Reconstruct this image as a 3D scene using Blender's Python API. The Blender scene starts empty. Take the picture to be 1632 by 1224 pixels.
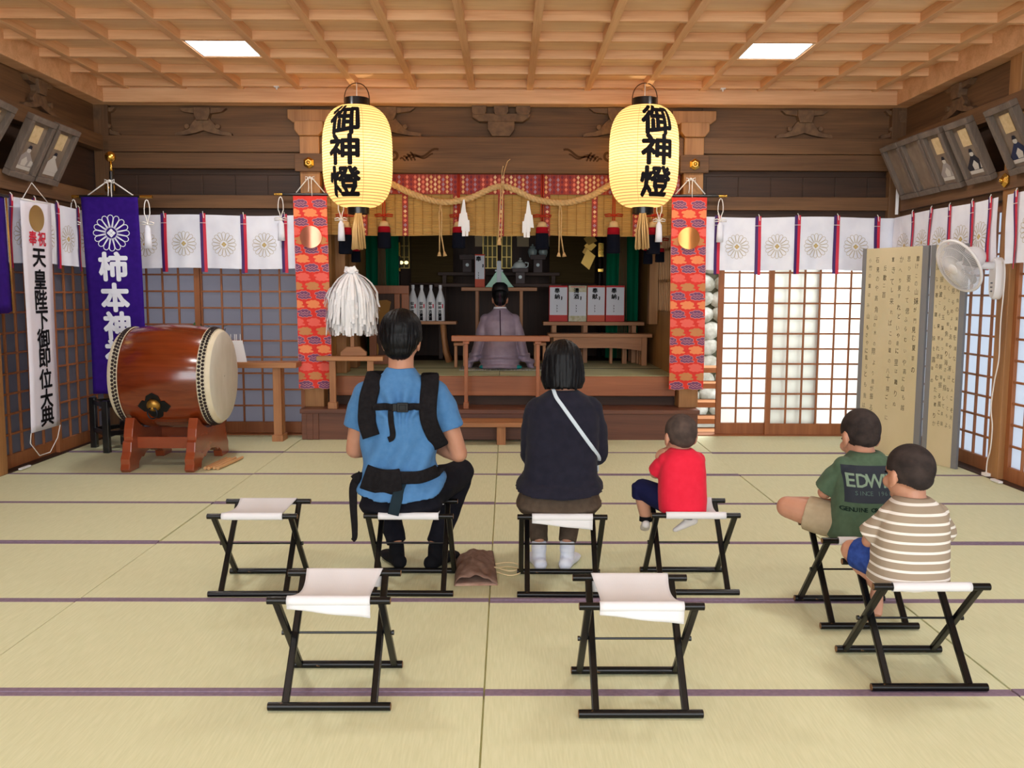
import bpy, bmesh, math, random
from mathutils import Vector, Matrix, Euler, noise

S = bpy.context.scene
COL = S.collection
PI = math.pi
V = Vector

# ------------------------------------------------------------------ camera
CAM_H, FPX = 1.363, 1419.0
PITCH, YAW, ROLL = 0.1037, 0.00569, 0.00319
_f = V((math.sin(YAW) * math.cos(PITCH), math.cos(YAW) * math.cos(PITCH), -math.sin(PITCH)))
_r = V((math.cos(YAW), -math.sin(YAW), 0))
_u = _r.cross(_f)
CR = _r * math.cos(ROLL) + _u * math.sin(ROLL)
CU = -_r * math.sin(ROLL) + _u * math.cos(ROLL)
CF = _f
cam_data = bpy.data.cameras.new('camera')
cam_data.sensor_fit = 'HORIZONTAL'
cam_data.sensor_width = 36
cam_data.lens = FPX / 1632 * 36
cam_data.clip_start = 0.05
cam = bpy.data.objects.new('camera', cam_data)
COL.objects.link(cam)
cam.matrix_world = Matrix(((CR.x, CU.x, -CF.x, 0), (CR.y, CU.y, -CF.y, 0), (CR.z, CU.z, -CF.z, CAM_H), (0, 0, 0, 1)))
S.camera = cam

# ------------------------------------------------------------------ light and exposure
S.view_settings.view_transform = 'Standard'
S.view_settings.look = 'None'
S.view_settings.gamma = 1
S.view_settings.use_curve_mapping = False
S.view_settings.exposure = 0.0
S.cycles.max_bounces = 10
S.cycles.diffuse_bounces = 6
S.cycles.sample_clamp_indirect = 6

world = bpy.data.worlds.new('overcast_sky')
S.world = world
world.use_nodes = True
_bg = world.node_tree.nodes['Background']
_bg.inputs[0].default_value = (0.90, 0.96, 1.0, 1)
_bg.inputs[1].default_value = 2.2


def area_light(name, loc, rot, sx, sy, energy, color, spread=PI):
    ld = bpy.data.lights.new(name, 'AREA')
    ld.shape = 'RECTANGLE'
    ld.size, ld.size_y = sx, sy
    ld.energy = energy
    ld.color = color
    ld.spread = spread
    o = bpy.data.objects.new(name, ld)
    COL.objects.link(o)
    o.location = loc
    o.rotation_euler = rot
    return o


# daylight through the open front of the hall, behind the camera
area_light('front_opening_daylight', (-0.06, -2.4, 1.75), (PI / 2, 0, 0), 7.0, 2.6, 250, (0.94, 0.97, 1.0))


# ------------------------------------------------------------------ pixel -> place
def ray(x, y):
    return CR * ((x - 816) / FPX) - CU * ((y - 612) / FPX) + CF


def at(x, y, Y):
    d = ray(x, y)
    return V((0, 0, CAM_H)) + d * (Y / d.y)


def atx(x, y, X):
    d = ray(x, y)
    return V((0, 0, CAM_H)) + d * (X / d.x)


def atz(x, y, z=0.0):
    d = ray(x, y)
    return V((0, 0, CAM_H)) + d * ((z - CAM_H) / d.z)


# ------------------------------------------------------------------ objects
ROOTM = {}


def thing(name, label, cat, loc=(0, 0, 0), rz=0.0, group=None):
    o = bpy.data.objects.new(name, None)
    o.empty_display_size = 0.1
    COL.objects.link(o)
    o.location = loc
    o.rotation_euler = (0, 0, rz)
    o['label'] = label
    o['category'] = cat
    if group:
        o['group'] = group
    ROOTM[o.name] = (Matrix.Translation(V(loc)) @ Matrix.Rotation(rz, 4, 'Z')).inverted()
    return o


def tag(o, label, cat, group=None):
    o['label'] = label
    o['category'] = cat
    if group:
        o['group'] = group
    return o


def structure(o):
    o['kind'] = 'structure'
    return o


def dup(root, loc, rz=0.0, label=None, group=None):
    r = root.copy()
    COL.objects.link(r)
    r.location = loc
    r.rotation_euler = (0, 0, rz)
    if label:
        r['label'] = label
    if group:
        r['group'] = group
    for ch in list(root.children):
        c = ch.copy()
        COL.objects.link(c)
        c.parent = r
        for g in ch.children:
            d = g.copy()
            COL.objects.link(d)
            d.parent = c
    return r


class MB:
    def __init__(self):
        self.bm = bmesh.new()
        self.mi = 0

    def face(self, pts):
        vs = [self.bm.verts.new(p) for p in pts]
        f = self.bm.faces.new(vs)
        f.material_index = self.mi
        return f

    def box(self, c, s, R=None):
        c = V(c)
        hx, hy, hz = s[0] / 2, s[1] / 2, s[2] / 2
        co = [V((a, b, d)) for a in (-hx, hx) for b in (-hy, hy) for d in (-hz, hz)]
        if R is not None:
            co = [R @ p for p in co]
        v = [self.bm.verts.new(c + p) for p in co]
        for q in ((0, 1, 3, 2), (4, 6, 7, 5), (0, 4, 5, 1), (2, 3, 7, 6), (0, 2, 6, 4), (1, 5, 7, 3)):
            f = self.bm.faces.new([v[i] for i in q])
            f.material_index = self.mi
        return self

    def lohi(self, a, b):
        return self.box([(a[i] + b[i]) / 2 for i in range(3)], [abs(b[i] - a[i]) for i in range(3)])

    def bar(self, p0, p1, w, h, up=(0, 0, 1)):
        p0, p1 = V(p0), V(p1)
        d = (p1 - p0)
        L = d.length
        d.normalize()
        up = V(up)
        if abs(d.dot(up)) > 0.99:
            up = V((0, 1, 0))
        s = d.cross(up).normalized()
        t = s.cross(d)
        R = Matrix((s, d, t)).transposed()
        return self.box((p0 + p1) / 2, (w, L, h), R)

    def rings(self, rings, closed=False, caps=True):
        vs = [[self.bm.verts.new(p) for p in r] for r in rings]
        n = len(vs[0])
        m = len(vs)
        for i in range(m if closed else m - 1):
            a, b = vs[i], vs[(i + 1) % m]
            for j in range(n):
                f = self.bm.faces.new((a[j], a[(j + 1) % n], b[(j + 1) % n], b[j]))
                f.material_index = self.mi
        if caps and not closed:
            for r in (list(reversed(vs[0])), vs[-1]):
                f = self.bm.faces.new(r)
                f.material_index = self.mi
        return self

    def tube(self, pts, r, n=10, closed=False, caps=True, flat=1.0, side=None):
        pts = [V(p) for p in pts]
        m = len(pts)
        rr = r if isinstance(r, (list, tuple)) else [r] * m
        rings = []
        prev = None
        for i, p in enumerate(pts):
            if closed:
                d = pts[(i + 1) % m] - pts[i - 1]
            else:
                d = pts[min(i + 1, m - 1)] - pts[max(i - 1, 0)]
            d.normalize()
            if prev is None:
                a = V(side) if side else (V((0, 0, 1)) if abs(d.z) < 0.9 else V((1, 0, 0)))
            else:
                a = prev
            a = (a - d * a.dot(d)).normalized()
            prev = a
            b = d.cross(a)
            q = rr[i]
            ra, rb = q if isinstance(q, (tuple, list)) else (q, q * flat)
            rings.append([p + a * (ra * math.cos(2 * PI * k / n)) + b * (rb * math.sin(2 * PI * k / n)) for k in range(n)])
        return self.rings(rings, closed, caps)

    def lathe(self, prof, n=24, o=(0, 0, 0), ax='z', caps=True):
        o = V(o)
        rings = []
        for r, h in prof:
            ring = []
            for k in range(n):
                c, s = r * math.cos(2 * PI * k / n), r * math.sin(2 * PI * k / n)
                p = (c, s, h) if ax == 'z' else ((h, c, s) if ax == 'x' else (s, h, c))
                ring.append(o + V(p))
            rings.append(ring)
        return self.rings(rings, False, caps)

    def prism(self, poly, o, u, v, w):
        o, u, v, w = V(o), V(u), V(v), V(w)
        a = [o + u * x + v * y for x, y in poly]
        n = len(a)
        va = [self.bm.verts.new(p) for p in a]
        vb = [self.bm.verts.new(p + w) for p in a]
        fs = [self.bm.faces.new(va), self.bm.faces.new(list(reversed(vb)))]
        for i in range(n):
            fs.append(self.bm.faces.new((va[(i + 1) % n], va[i], vb[i], vb[(i + 1) % n])))
        for f in fs:
            f.material_index = self.mi
        return self

    def sheet(self, fn, nu, nv):
        g = [[self.bm.verts.new(fn(i / nu, j / nv)) for j in range(nv + 1)] for i in range(nu + 1)]
        for i in range(nu):
            for j in range(nv):
                f = self.bm.faces.new((g[i][j], g[i + 1][j], g[i + 1][j + 1], g[i][j + 1]))
                f.material_index = self.mi
        return self

    def ell(self, c, r, R=None, sub=3):
        M = Matrix.Translation(V(c))
        if R is not None:
            M = M @ R.to_4x4()
        r = (r, r, r) if not isinstance(r, (tuple, list)) else r
        M = M @ Matrix.Diagonal((r[0], r[1], r[2], 1))
        ret = bmesh.ops.create_icosphere(self.bm, subdivisions=sub, radius=1, matrix=M)
        for v in ret['verts']:
            for f in v.link_faces:
                f.material_index = self.mi
        return self

    def strip(self, poly, w, fn, closed=False):
        """a thin flat line along a 2-D polyline, put into 3-D by fn(x, y)"""
        n = len(poly)
        L, R = [], []
        for i in range(n):
            if closed:
                p, q = poly[i - 1], poly[(i + 1) % n]
            else:
                p, q = poly[max(i - 1, 0)], poly[min(i + 1, n - 1)]
            dx, dy = q[0] - p[0], q[1] - p[1]
            l = math.hypot(dx, dy) or 1
            nx, ny = -dy / l * w / 2, dx / l * w / 2
            L.append(self.bm.verts.new(fn(poly[i][0] + nx, poly[i][1] + ny)))
            R.append(self.bm.verts.new(fn(poly[i][0] - nx, poly[i][1] - ny)))
        for i in range(n if closed else n - 1):
            j = (i + 1) % n
            f = self.bm.faces.new((L[i], R[i], R[j], L[j]))
            f.material_index = self.mi
        return self

    def glyph(self, ch, size, bold, cx, cy, fn, cut=0.0, sx=1.0):
        vs, fs = glyph(ch, size, 0.0)
        b = bmesh.new()
        k = bold
        offs = [(0, 0)] if abs(k) < 1e-4 else [(0, 0), (k, 0), (-k, 0), (0, k), (0, -k), (0.7 * k, 0.7 * k), (-0.7 * k, 0.7 * k), (0.7 * k, -0.7 * k), (-0.7 * k, -0.7 * k)]
        for ox, oy in offs:
            bv = [b.verts.new((x * sx + cx + ox, y + cy + oy, 0)) for x, y in vs]
            for f in fs:
                try:
                    b.faces.new([bv[i] for i in f])
                except ValueError:
                    pass
        if cut:
            bmesh.ops.triangulate(b, faces=b.faces[:])
            for axis in (0, 1):
                lo = min(v.co[axis] for v in b.verts)
                hi = max(v.co[axis] for v in b.verts)
                t = lo + cut
                while t < hi:
                    no = (1, 0, 0) if axis == 0 else (0, 1, 0)
                    co = (t, 0, 0) if axis == 0 else (0, t, 0)
                    bmesh.ops.bisect_plane(b, geom=b.verts[:] + b.edges[:] + b.faces[:], plane_co=co, plane_no=no)
                    t += cut
            bmesh.ops.triangulate(b, faces=b.faces[:])
        mp = {v: self.bm.verts.new(fn(v.co.x, v.co.y)) for v in b.verts}
        for f in b.faces:
            q = self.bm.faces.new([mp[v] for v in f.verts])
            q.material_index = self.mi
        b.free()
        return self

    def build(self, name, mats, parent=None, smooth=False, bevel=0.0, solid=0.0, seg=2, normals=True):
        me = bpy.data.meshes.new(name)
        if normals:
            bmesh.ops.recalc_face_normals(self.bm, faces=self.bm.faces[:])
        if parent is not None and parent.name in ROOTM:
            self.bm.transform(ROOTM[parent.name])
        self.bm.to_mesh(me)
        self.bm.free()
        return link_mesh(name, me, mats, parent, smooth, bevel, solid, seg)


def link_mesh(name, me, mats, parent=None, smooth=False, bevel=0.0, solid=0.0, seg=2):
    for m in (mats if isinstance(mats, (list, tuple)) else [mats]):
        me.materials.append(m)
    if smooth:
        me.polygons.foreach_set('use_smooth', [True] * len(me.polygons))
        if smooth == 'auto':
            me.set_sharp_from_angle(angle=math.radians(40))
    o = bpy.data.objects.new(name, me)
    COL.objects.link(o)
    if parent is not None:
        o.parent = parent
        if parent.name in ROOTM:
            ROOTM[o.name] = ROOTM[parent.name]
    if solid:
        md = o.modifiers.new('thickness', 'SOLIDIFY')
        md.thickness = solid
        md.offset = 0
    if bevel:
        md = o.modifiers.new('edge', 'BEVEL')
        md.width = bevel
        md.segments = seg
        md.limit_method = 'ANGLE'
        md.angle_limit = math.radians(50)
    return o


_GL = {}


def glyph(ch, size, bold):
    k = (ch, round(size, 4), round(bold, 4))
    if k in _GL:
        return _GL[k]
    cu = bpy.data.curves.new('glyph', 'FONT')
    cu.body = ch
    cu.size = size
    cu.align_x = 'CENTER'
    cu.resolution_u = 2
    o = bpy.data.objects.new('glyph', cu)
    COL.objects.link(o)
    dg = bpy.context.evaluated_depsgraph_get()
    me = bpy.data.meshes.new_from_object(o.evaluated_get(dg))
    vs = [(v.co.x, v.co.y) for v in me.vertices]
    fs = [tuple(p.vertices) for p in me.polygons]
    if vs:
        ym = (min(v[1] for v in vs) + max(v[1] for v in vs)) / 2 if len(ch) == 1 and ord(ch) > 0x2000 else size * 0.35
        xm = (min(v[0] for v in vs) + max(v[0] for v in vs)) / 2
        vs = [(x - xm, y - ym) for x, y in vs]
    bpy.data.objects.remove(o)
    bpy.data.curves.remove(cu)
    bpy.data.meshes.remove(me)
    _GL[k] = (vs, fs)
    return _GL[k]


# ------------------------------------------------------------------ materials
def lin(c):
    return tuple(((x / 255) / 12.92 if x / 255 <= 0.04045 else ((x / 255 + 0.055) / 1.055) ** 2.4) for x in c[:3]) + (1.0,)


def mat(name, rgb, rough=0.6, metal=0.0, noise_amt=0.0, noise_scale=(8, 8, 8), rgb2=None, bump=0.0, bump_scale=None, spec=0.5, coat=0.0, sheen=0.0):
    m = bpy.data.materials.new(name)
    m.use_nodes = True
    nt = m.node_tree
    b = nt.nodes['Principled BSDF']
    b.inputs['Base Color'].default_value = lin(rgb)
    b.inputs['Roughness'].default_value = rough
    b.inputs['Metallic'].default_value = metal
    b.inputs['Specular IOR Level'].default_value = spec if rough < 0.8 else 0.12
    b.inputs['Coat Weight'].default_value = coat
    b.inputs['Coat Roughness'].default_value = 0.12
    b.inputs['Sheen Weight'].default_value = sheen * 0.3
    if rgb2 or bump:
        tc = nt.nodes.new('ShaderNodeTexCoord')

        def tex(scale, detail=4):
            mp = nt.nodes.new('ShaderNodeMapping')
            mp.inputs['Scale'].default_value = scale
            nt.links.new(tc.outputs['Object'], mp.inputs['Vector'])
            n = nt.nodes.new('ShaderNodeTexNoise')
            n.inputs['Scale'].default_value = 1
            n.inputs['Detail'].default_value = detail
            nt.links.new(mp.outputs[0], n.inputs['Vector'])
            return n
        if rgb2:
            n = tex(noise_scale)
            cr = nt.nodes.new('ShaderNodeValToRGB')
            cr.color_ramp.elements[0].position = 0.35
            cr.color_ramp.elements[1].position = 0.68
            cr.color_ramp.elements[0].color = lin(rgb)
            cr.color_ramp.elements[1].color = lin(rgb2)
            nt.links.new(n.outputs['Fac'], cr.inputs[0])
            nt.links.new(cr.outputs[0], b.inputs['Base Color'])
        if bump:
            n = tex(bump_scale or noise_scale, 3)
            bp = nt.nodes.new('ShaderNodeBump')
            bp.inputs['Strength'].default_value = bump
            bp.inputs['Distance'].default_value = 0.004
            nt.links.new(n.outputs['Fac'], bp.inputs['Height'])
            nt.links.new(bp.outputs[0], b.inputs['Normal'])
    return m


def wood(name, c1, c2, axis='x', rough=0.55, ring=30, coat=0.0, spec=0.4):
    """long-grained timber: noise stretched along the grain plus fine fibre"""
    m = bpy.data.materials.new(name)
    m.use_nodes = True
    nt = m.node_tree
    b = nt.nodes['Principled BSDF']
    b.inputs['Roughness'].default_value = rough
    b.inputs['Specular IOR Level'].default_value = spec
    b.inputs['Coat Weight'].default_value = coat
    b.inputs['Coat Roughness'].default_value = 0.15
    tc = nt.nodes.new('ShaderNodeTexCoord')
    fs = []
    for s_long, s_cross, det in ((0.8, ring * 0.35, 3), (2.5, ring * 3.2, 2)):
        mp = nt.nodes.new('ShaderNodeMapping')
        sc = [s_cross] * 3
        sc['xyz'.index(axis)] = s_long
        mp.inputs['Scale'].default_value = sc
        nt.links.new(tc.outputs['Object'], mp.inputs['Vector'])
        n = nt.nodes.new('ShaderNodeTexNoise')
        n.inputs['Scale'].default_value = 1
        n.inputs['Detail'].default_value = det
        n.inputs['Distortion'].default_value = 0.6
        nt.links.new(mp.outputs[0], n.inputs['Vector'])
        fs.append(n)
    mx = nt.nodes.new('ShaderNodeMath')
    mx.operation = 'MULTIPLY_ADD'
    mx.inputs[1].default_value = 0.35
    nt.links.new(fs[1].outputs['Fac'], mx.inputs[0])
    ms = nt.nodes.new('ShaderNodeMath')
    ms.operation = 'MULTIPLY'
    ms.inputs[1].default_value = 0.65
    nt.links.new(fs[0].outputs['Fac'], ms.inputs[0])
    nt.links.new(ms.outputs[0], mx.inputs[2])
    cr = nt.nodes.new('ShaderNodeValToRGB')
    cr.color_ramp.elements[0].position = 0.34
    cr.color_ramp.elements[1].position = 0.66
    cr.color_ramp.elements[0].color = lin(c1)
    cr.color_ramp.elements[1].color = lin(c2)
    nt.links.new(mx.outputs[0], cr.inputs[0])
    nt.links.new(cr.outputs[0], b.inputs['Base Color'])
    bp = nt.nodes.new('ShaderNodeBump')
    bp.inputs['Strength'].default_value = 0.12
    bp.inputs['Distance'].default_value = 0.003
    nt.links.new(mx.outputs[0], bp.inputs['Height'])
    nt.links.new(bp.outputs[0], b.inputs['Normal'])
    return m


def translucent(name, rgb, amount=0.6, rough=0.5, rgb_t=None):
    m = bpy.data.materials.new(name)
    m.use_nodes = True
    nt = m.node_tree
    for n in list(nt.nodes):
        nt.nodes.remove(n)
    out = nt.nodes.new('ShaderNodeOutputMaterial')
    d = nt.nodes.new('ShaderNodeBsdfPrincipled')
    d.inputs['Base Color'].default_value = lin(rgb)
    d.inputs['Roughness'].default_value = rough
    t = nt.nodes.new('ShaderNodeBsdfTranslucent')
    t.inputs['Color'].default_value = lin(rgb_t or rgb)
    mx = nt.nodes.new('ShaderNodeMixShader')
    mx.inputs[0].default_value = amount
    nt.links.new(d.outputs[0], mx.inputs[1])
    nt.links.new(t.outputs[0], mx.inputs[2])
    nt.links.new(mx.outputs[0], out.inputs[0])
    return m


def emit(name, rgb, strength):
    m = bpy.data.materials.new(name)
    m.use_nodes = True
    b = m.node_tree.nodes['Principled BSDF']
    b.inputs['Base Color'].default_value = lin(rgb)
    b.inputs['Emission Color'].default_value = lin(rgb)
    b.inputs['Emission Strength'].default_value = strength
    return m


def stripes(name, base, line, period, width, axis='Z', phase=0.0, rough=0.9, wob=0.0):
    m = mat(name, base, rough)
    nt = m.node_tree
    b = nt.nodes['Principled BSDF']
    tc = nt.nodes.new('ShaderNodeTexCoord')
    sp = nt.nodes.new('ShaderNodeSeparateXYZ')
    nt.links.new(tc.outputs['Object'], sp.inputs[0])
    a = nt.nodes.new('ShaderNodeMath')
    a.operation = 'ADD'
    a.inputs[1].default_value = 10 * period + phase
    nt.links.new(sp.outputs[axis], a.inputs[0])
    q = nt.nodes.new('ShaderNodeMath')
    q.operation = 'MODULO'
    q.inputs[1].default_value = period
    nt.links.new(a.outputs[0], q.inputs[0])
    l = nt.nodes.new('ShaderNodeMath')
    l.operation = 'LESS_THAN'
    l.inputs[1].default_value = width
    nt.links.new(q.outputs[0], l.inputs[0])
    mx = nt.nodes.new('ShaderNodeMix')
    mx.data_type = 'RGBA'
    mx.inputs['A'].default_value = lin(base)
    mx.inputs['B'].default_value = lin(line)
    nt.links.new(l.outputs[0], mx.inputs['Factor'])
    nt.links.new(mx.outputs['Result'], b.inputs['Base Color'])
    return m


M = {}
for ax in 'xyz':
    M['header_' + ax] = wood('weathered_cedar_' + ax, (82, 56, 34), (116, 82, 52), ax, 0.65)
    M['dark_' + ax] = wood('dark_timber_' + ax, (42, 26, 16), (66, 42, 27), ax, 0.6)
    M['ceil_' + ax] = wood('ceiling_cypress_' + ax, (208, 154, 110), (236, 190, 146), ax, 0.5, 24)
    M['lattice_' + ax] = wood('lattice_timber_' + ax, (138, 82, 46), (166, 104, 62), ax, 0.5)
    M['post_' + ax] = wood('post_timber_' + ax, (140, 96, 54), (172, 124, 76), ax, 0.55)
    M['step_' + ax] = wood('step_timber_' + ax, (88, 52, 38), (116, 72, 52), ax, 0.45)
    M['plat_' + ax] = wood('platform_timber_' + ax, (134, 76, 42), (162, 96, 56), ax, 0.45)
    M['table_' + ax] = wood('plain_cypress_' + ax, (150, 98, 60), (182, 128, 84), ax, 0.5)
    M['shrine_' + ax] = wood('shrine_dark_' + ax, (50, 30, 20), (74, 46, 30), ax, 0.6)
    M['screenwood_' + ax] = wood('honey_timber_' + ax, (150, 104, 52), (178, 130, 74), ax, 0.5)
M['ceil_board'] = wood('ceiling_board', (214, 172, 130), (240, 204, 164), 'x', 0.5, 16)
M['carving'] = mat('carved_timber', (92, 66, 45), 0.7, rgb2=(116, 86, 58), noise_scale=(20, 20, 20))
M['black_lacquer'] = mat('black_lacquer', (16, 15, 17), 0.28, coat=0.3)
M['gold'] = mat('gold', (222, 176, 84), 0.25, 1.0)
M['goldpaper'] = mat('gold_leaf', (214, 178, 100), 0.35, 0.9)
M['white_cloth'] = mat('white_cloth', (240, 242, 252), 0.9, rgb2=(230, 232, 244), noise_scale=(6, 6, 6), bump=0.1, bump_scale=(300, 300, 300))
M['white_paint'] = mat('white_plastic', (232, 230, 232), 0.4)
M['white_paper'] = mat('white_paper', (240, 240, 242), 0.8)
M['canvas'] = mat('white_canvas', (212, 211, 214), 0.9, bump=0.15, bump_scale=(260, 260, 260))
M['cord_white'] = mat('white_cord', (236, 232, 228), 0.8)
M['red_ribbon'] = mat('red_ribbon', (206, 34, 62), 0.6)
M['purple_ribbon'] = mat('purple_ribbon', (62, 24, 96), 0.6)
M['crest_line'] = mat('crest_grey_gold', (186, 174, 150), 0.8)
M['crest_gold'] = mat('crest_gold', (196, 170, 104), 0.6)
M['ink'] = mat('black_ink', (22, 20, 24), 0.8)
M['pale_ink'] = mat('pale_ink', (116, 108, 92), 0.9)
M['red_ink'] = mat('red_ink', (206, 52, 72), 0.8)
# ================================================================== the room
WL, WR, YB, YF = -3.76, 3.64, 8.378, -2.6
XC = -0.0756
Z1, Z2 = 0.282, 0.566

# tatami
tat = mat('tatami_rush', (206, 208, 168), 0.75, rgb2=(216, 217, 180), noise_scale=(150, 9, 1), bump=0.25, bump_scale=(240, 900, 240))
heri = mat('tatami_purple_border', (126, 108, 126), 0.85, rgb2=(138, 120, 136), noise_scale=(60, 60, 60))
b = MB()
b.lohi((WL - 0.1, YF, -0.08), (WR + 0.1, YB + 0.02, -0.012))
for i in range(-2, 2):
    x0 = XC + i * 1.82
    for j in range(-6, 6):
        y0 = 2.918 + j * 0.91
        if y0 < YF - 0.2:
            continue
        g = 0.003
        dz = 0.0022 * ((i * 7 + j * 5) % 3 - 1) * (1 if j > -1 else 0.5)
        b.mi = 0
        b.lohi((x0 + g, y0 + 0.027, -0.04), (x0 + 1.82 - g, y0 + 0.91 - 0.027, dz))
        b.mi = 1
        b.lohi((x0 + g, y0 + 0.001, -0.04), (x0 + 1.82 - g, y0 + 0.028, dz + 0.0008))
        b.lohi((x0 + g, y0 + 0.91 - 0.028, -0.04), (x0 + 1.82 - g, y0 + 0.91 - 0.001, dz + 0.0008))
structure(b.build('floor', [tat, heri], bevel=0.0012, seg=1))

# timber sill along the side walls and back
for nm, x0, x1 in (('baseboard_left', WL, XC - 3.64), ('baseboard_right', XC + 3.64, WR)):
    b = MB()
    b.lohi((x0 - (0.1 if x0 < 0 else 0), YF, -0.05), (x1 + (0.1 if x0 > 0 else 0), YB, 0.006))
    structure(b.build(nm, M['dark_y'], bevel=0.003))

# ceiling: boards, lattice and edge moulding
CZ = 3.15
CB = CZ + 0.068
b = MB()
b.lohi((WL - 1.0, YF, CB), (WR + 1.0, YB + 0.1, CB + 0.04))
structure(b.build('ceiling', M['ceil_board']))
b = MB()
for k in range(-7, 7):
    x = -0.06 + 0.515 * (k + 0.5)
    b.lohi((x - 0.029, YF, CZ), (x + 0.029, YB - 0.16, CB))
structure(b.build('trim_1', M['ceil_y'], bevel=0.003))
b = MB()
y = 8.1
while y > YF:
    b.lohi((WL + 0.14, y - 0.022, CZ + 0.002), (WR - 0.14, y + 0.022, CB))
    y -= 0.487
structure(b.build('trim_2', M['ceil_x'], bevel=0.003))
b = MB()
for y0, y1, z0 in ((YB - 0.03, YB - 0.19, 3.035),):
    b.lohi((WL, y0, z0), (WR, y1, CZ + 0.13))
b.lohi((WL, YF, 3.035), (WL + 0.15, YB - 0.19, CZ + 0.13))
b.lohi((WR - 0.15, YF, 3.035), (WR, YB - 0.19, CZ + 0.13))
structure(b.build('trim_3', M['ceil_x'], bevel=0.006))

# unseen roof, its eaves sized to shade the door panes
b = MB()
b.lohi((WL - 1.1, YF - 0.6, 3.4), (WR + 0.55, YB + 0.2, 3.5))
b.lohi((WL - 1.1, YB + 0.2, 3.4), (-1.7, YB + 0.8, 3.5))
b.lohi((-2.4, YB, 3.4), (2.3, 12.6, 3.5))
structure(b.build('roof', M['dark_x']))


def carve(bm, x, z, w, h, f):
    """a frog-leg strut carving: scrolls to both sides of a bearing block; f(x, z, d) -> place"""
    def ext(poly, d0, d1):
        n = len(poly)
        a = [bm.bm.verts.new(f(px, pz, d1)) for px, pz in poly]
        c = [bm.bm.verts.new(f(px, pz, d0)) for px, pz in poly]
        bm.bm.faces.new(a)
        for i in range(n):
            bm.bm.faces.new((a[i], c[i], c[(i + 1) % n], a[(i + 1) % n]))
    ext([(x - 0.1 * w, z + h * 0.55), (x + 0.1 * w, z + h * 0.55), (x + 0.14 * w, z + h * 0.78), (x + 0.14 * w, z + h), (x - 0.14 * w, z + h), (x - 0.14 * w, z + h * 0.78)], 0, 0.07)
    for s in (-1, 1):
        up = []
        for k in range(9):
            t = k / 8
            up.append((x + s * w * (0.06 + 0.44 * t), z + h * (0.62 * (1 - t) ** 1.6 + 0.08 + 0.05 * math.sin(t * 9))))
        lo = [(x + s * w * 0.5, z), (x + s * w * 0.3, z + 0.01), (x + s * w * 0.12, z + h * 0.12), (x, z + h * 0.2)]
        poly = [(x, z + h * 0.6)] + up + lo
        if s < 0:
            poly = poly[::-1]
        ext(poly, 0, 0.045)
        # rolled scroll at the end and an upper bracket arm
        c = [(x + s * w * 0.27 + 0.022 * math.cos(q * PI / 6), z + h * 0.33 + 0.022 * math.sin(q * PI / 6)) for q in range(12)]
        ext(c, 0.04, 0.065)
        ext([(x + s * 0.14 * w, z + h * 0.8), (x + s * 0.34 * w, z + h * 0.86), (x + s * 0.42 * w, z + h), (x + s * 0.14 * w, z + h)][::s], 0, 0.05)


# back wall -----------------------------------------------------------
PLX, PRX = -1.80, 1.70            # pillars beside the opening
b = MB()
yb = YB
for x0, x1 in ((WL, PLX - 0.09), (PRX + 0.09, WR)):
    b.mi = 0
    b.lohi((x0, yb, 2.76), (x1, yb + 0.1, 3.14))             # frieze board
    b.lohi((x0, yb - 0.07, 2.62), (x1, yb + 0.1, 2.765))     # upper beam
    b.lohi((x0, yb - 0.045, 2.475), (x1, yb + 0.1, 2.618))   # lower beam
    b.mi = 1
    b.lohi((x0, yb + 0.02, 2.425), (x1, yb + 0.1, 2.475))    # dark gap
    b.lohi((x0, yb + 0.01, 2.235), (x1, yb + 0.1, 2.425))    # board panel
    xx = x0 + 0.05
    while xx < x1 - 0.02:
        b.lohi((xx, yb + 0.004, 2.237), (min(xx + 0.295, x1), yb + 0.02, 2.423))
        xx += 0.30
    b.mi = 0
    b.lohi((x0, yb - 0.05, 2.115), (x1, yb + 0.1, 2.235))    # head rail over the doors
    b.mi = 1
    b.lohi((x0, yb, 2.035), (x1, yb + 0.1, 2.115))
structure(b.build('wall_back', [M['header_x'], M['dark_x']], bevel=0.004))
b = MB()
fb = lambda x, z, d: V((x, YB - d, z))
for cx in (-2.78, 2.72):
    carve(b, cx, 2.765, 0.52, 0.25, fb)
for cx in (WL + 0.02, WR - 0.02):
    carve(b, cx, 2.765, 0.4, 0.25, fb)
structure(b.build('trim_4', M['carving'], bevel=0.003))

# the pillars beside the sanctuary, with a gilt nail cover each
hexm = M['gold']
for n, px in ((1, PLX), (2, PRX)):
    b = MB()
    b.lohi((px - 0.09, YB - 0.10, Z1), (px + 0.09, YB + 0.08, 2.76))
    b.prism([(-0.09, 0), (0.09, 0), (0.13, 0.05), (0.13, 0.13), (-0.13, 0.13), (-0.13, 0.05)], (px, YB - 0.13, 2.76), (1, 0, 0), (0, 0, 1), (0, 0.2, 0))
    b.prism([(-0.20, 0.16), (-0.15, 0.12), (0.15, 0.12), (0.20, 0.16), (0.20, 0.24), (-0.20, 0.24)], (px, YB - 0.08, 2.76), (1, 0, 0), (0, 0, 1), (0, 0.1, 0))
    structure(b.build('pillar_%d' % n, M['post_z'], bevel=0.006))


def nail_cover(c, nrm, label):
    c, nrm = V(c), V(nrm)
    R = nrm.to_track_quat('Z', 'Y').to_matrix()
    t = thing('gilt_nail_cover', label, 'ornament', c, group='gilt nail covers on the timber posts')
    b = MB()
    for prof in ([(0.052, 0), (0.052, 0.012), (0.03, 0.03)],):
        b.rings([[c + R @ V((r * math.cos(PI / 6 + k * PI / 3), r * math.sin(PI / 6 + k * PI / 3), h)) for k in range(6)] for r, h in prof])
    b.build('plate', hexm, t, bevel=0.003)
    b = MB()
    b.ell(c + nrm * 0.034, 0.017, sub=2)
    b.build('boss', hexm, t, smooth=True)
    return t


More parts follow.
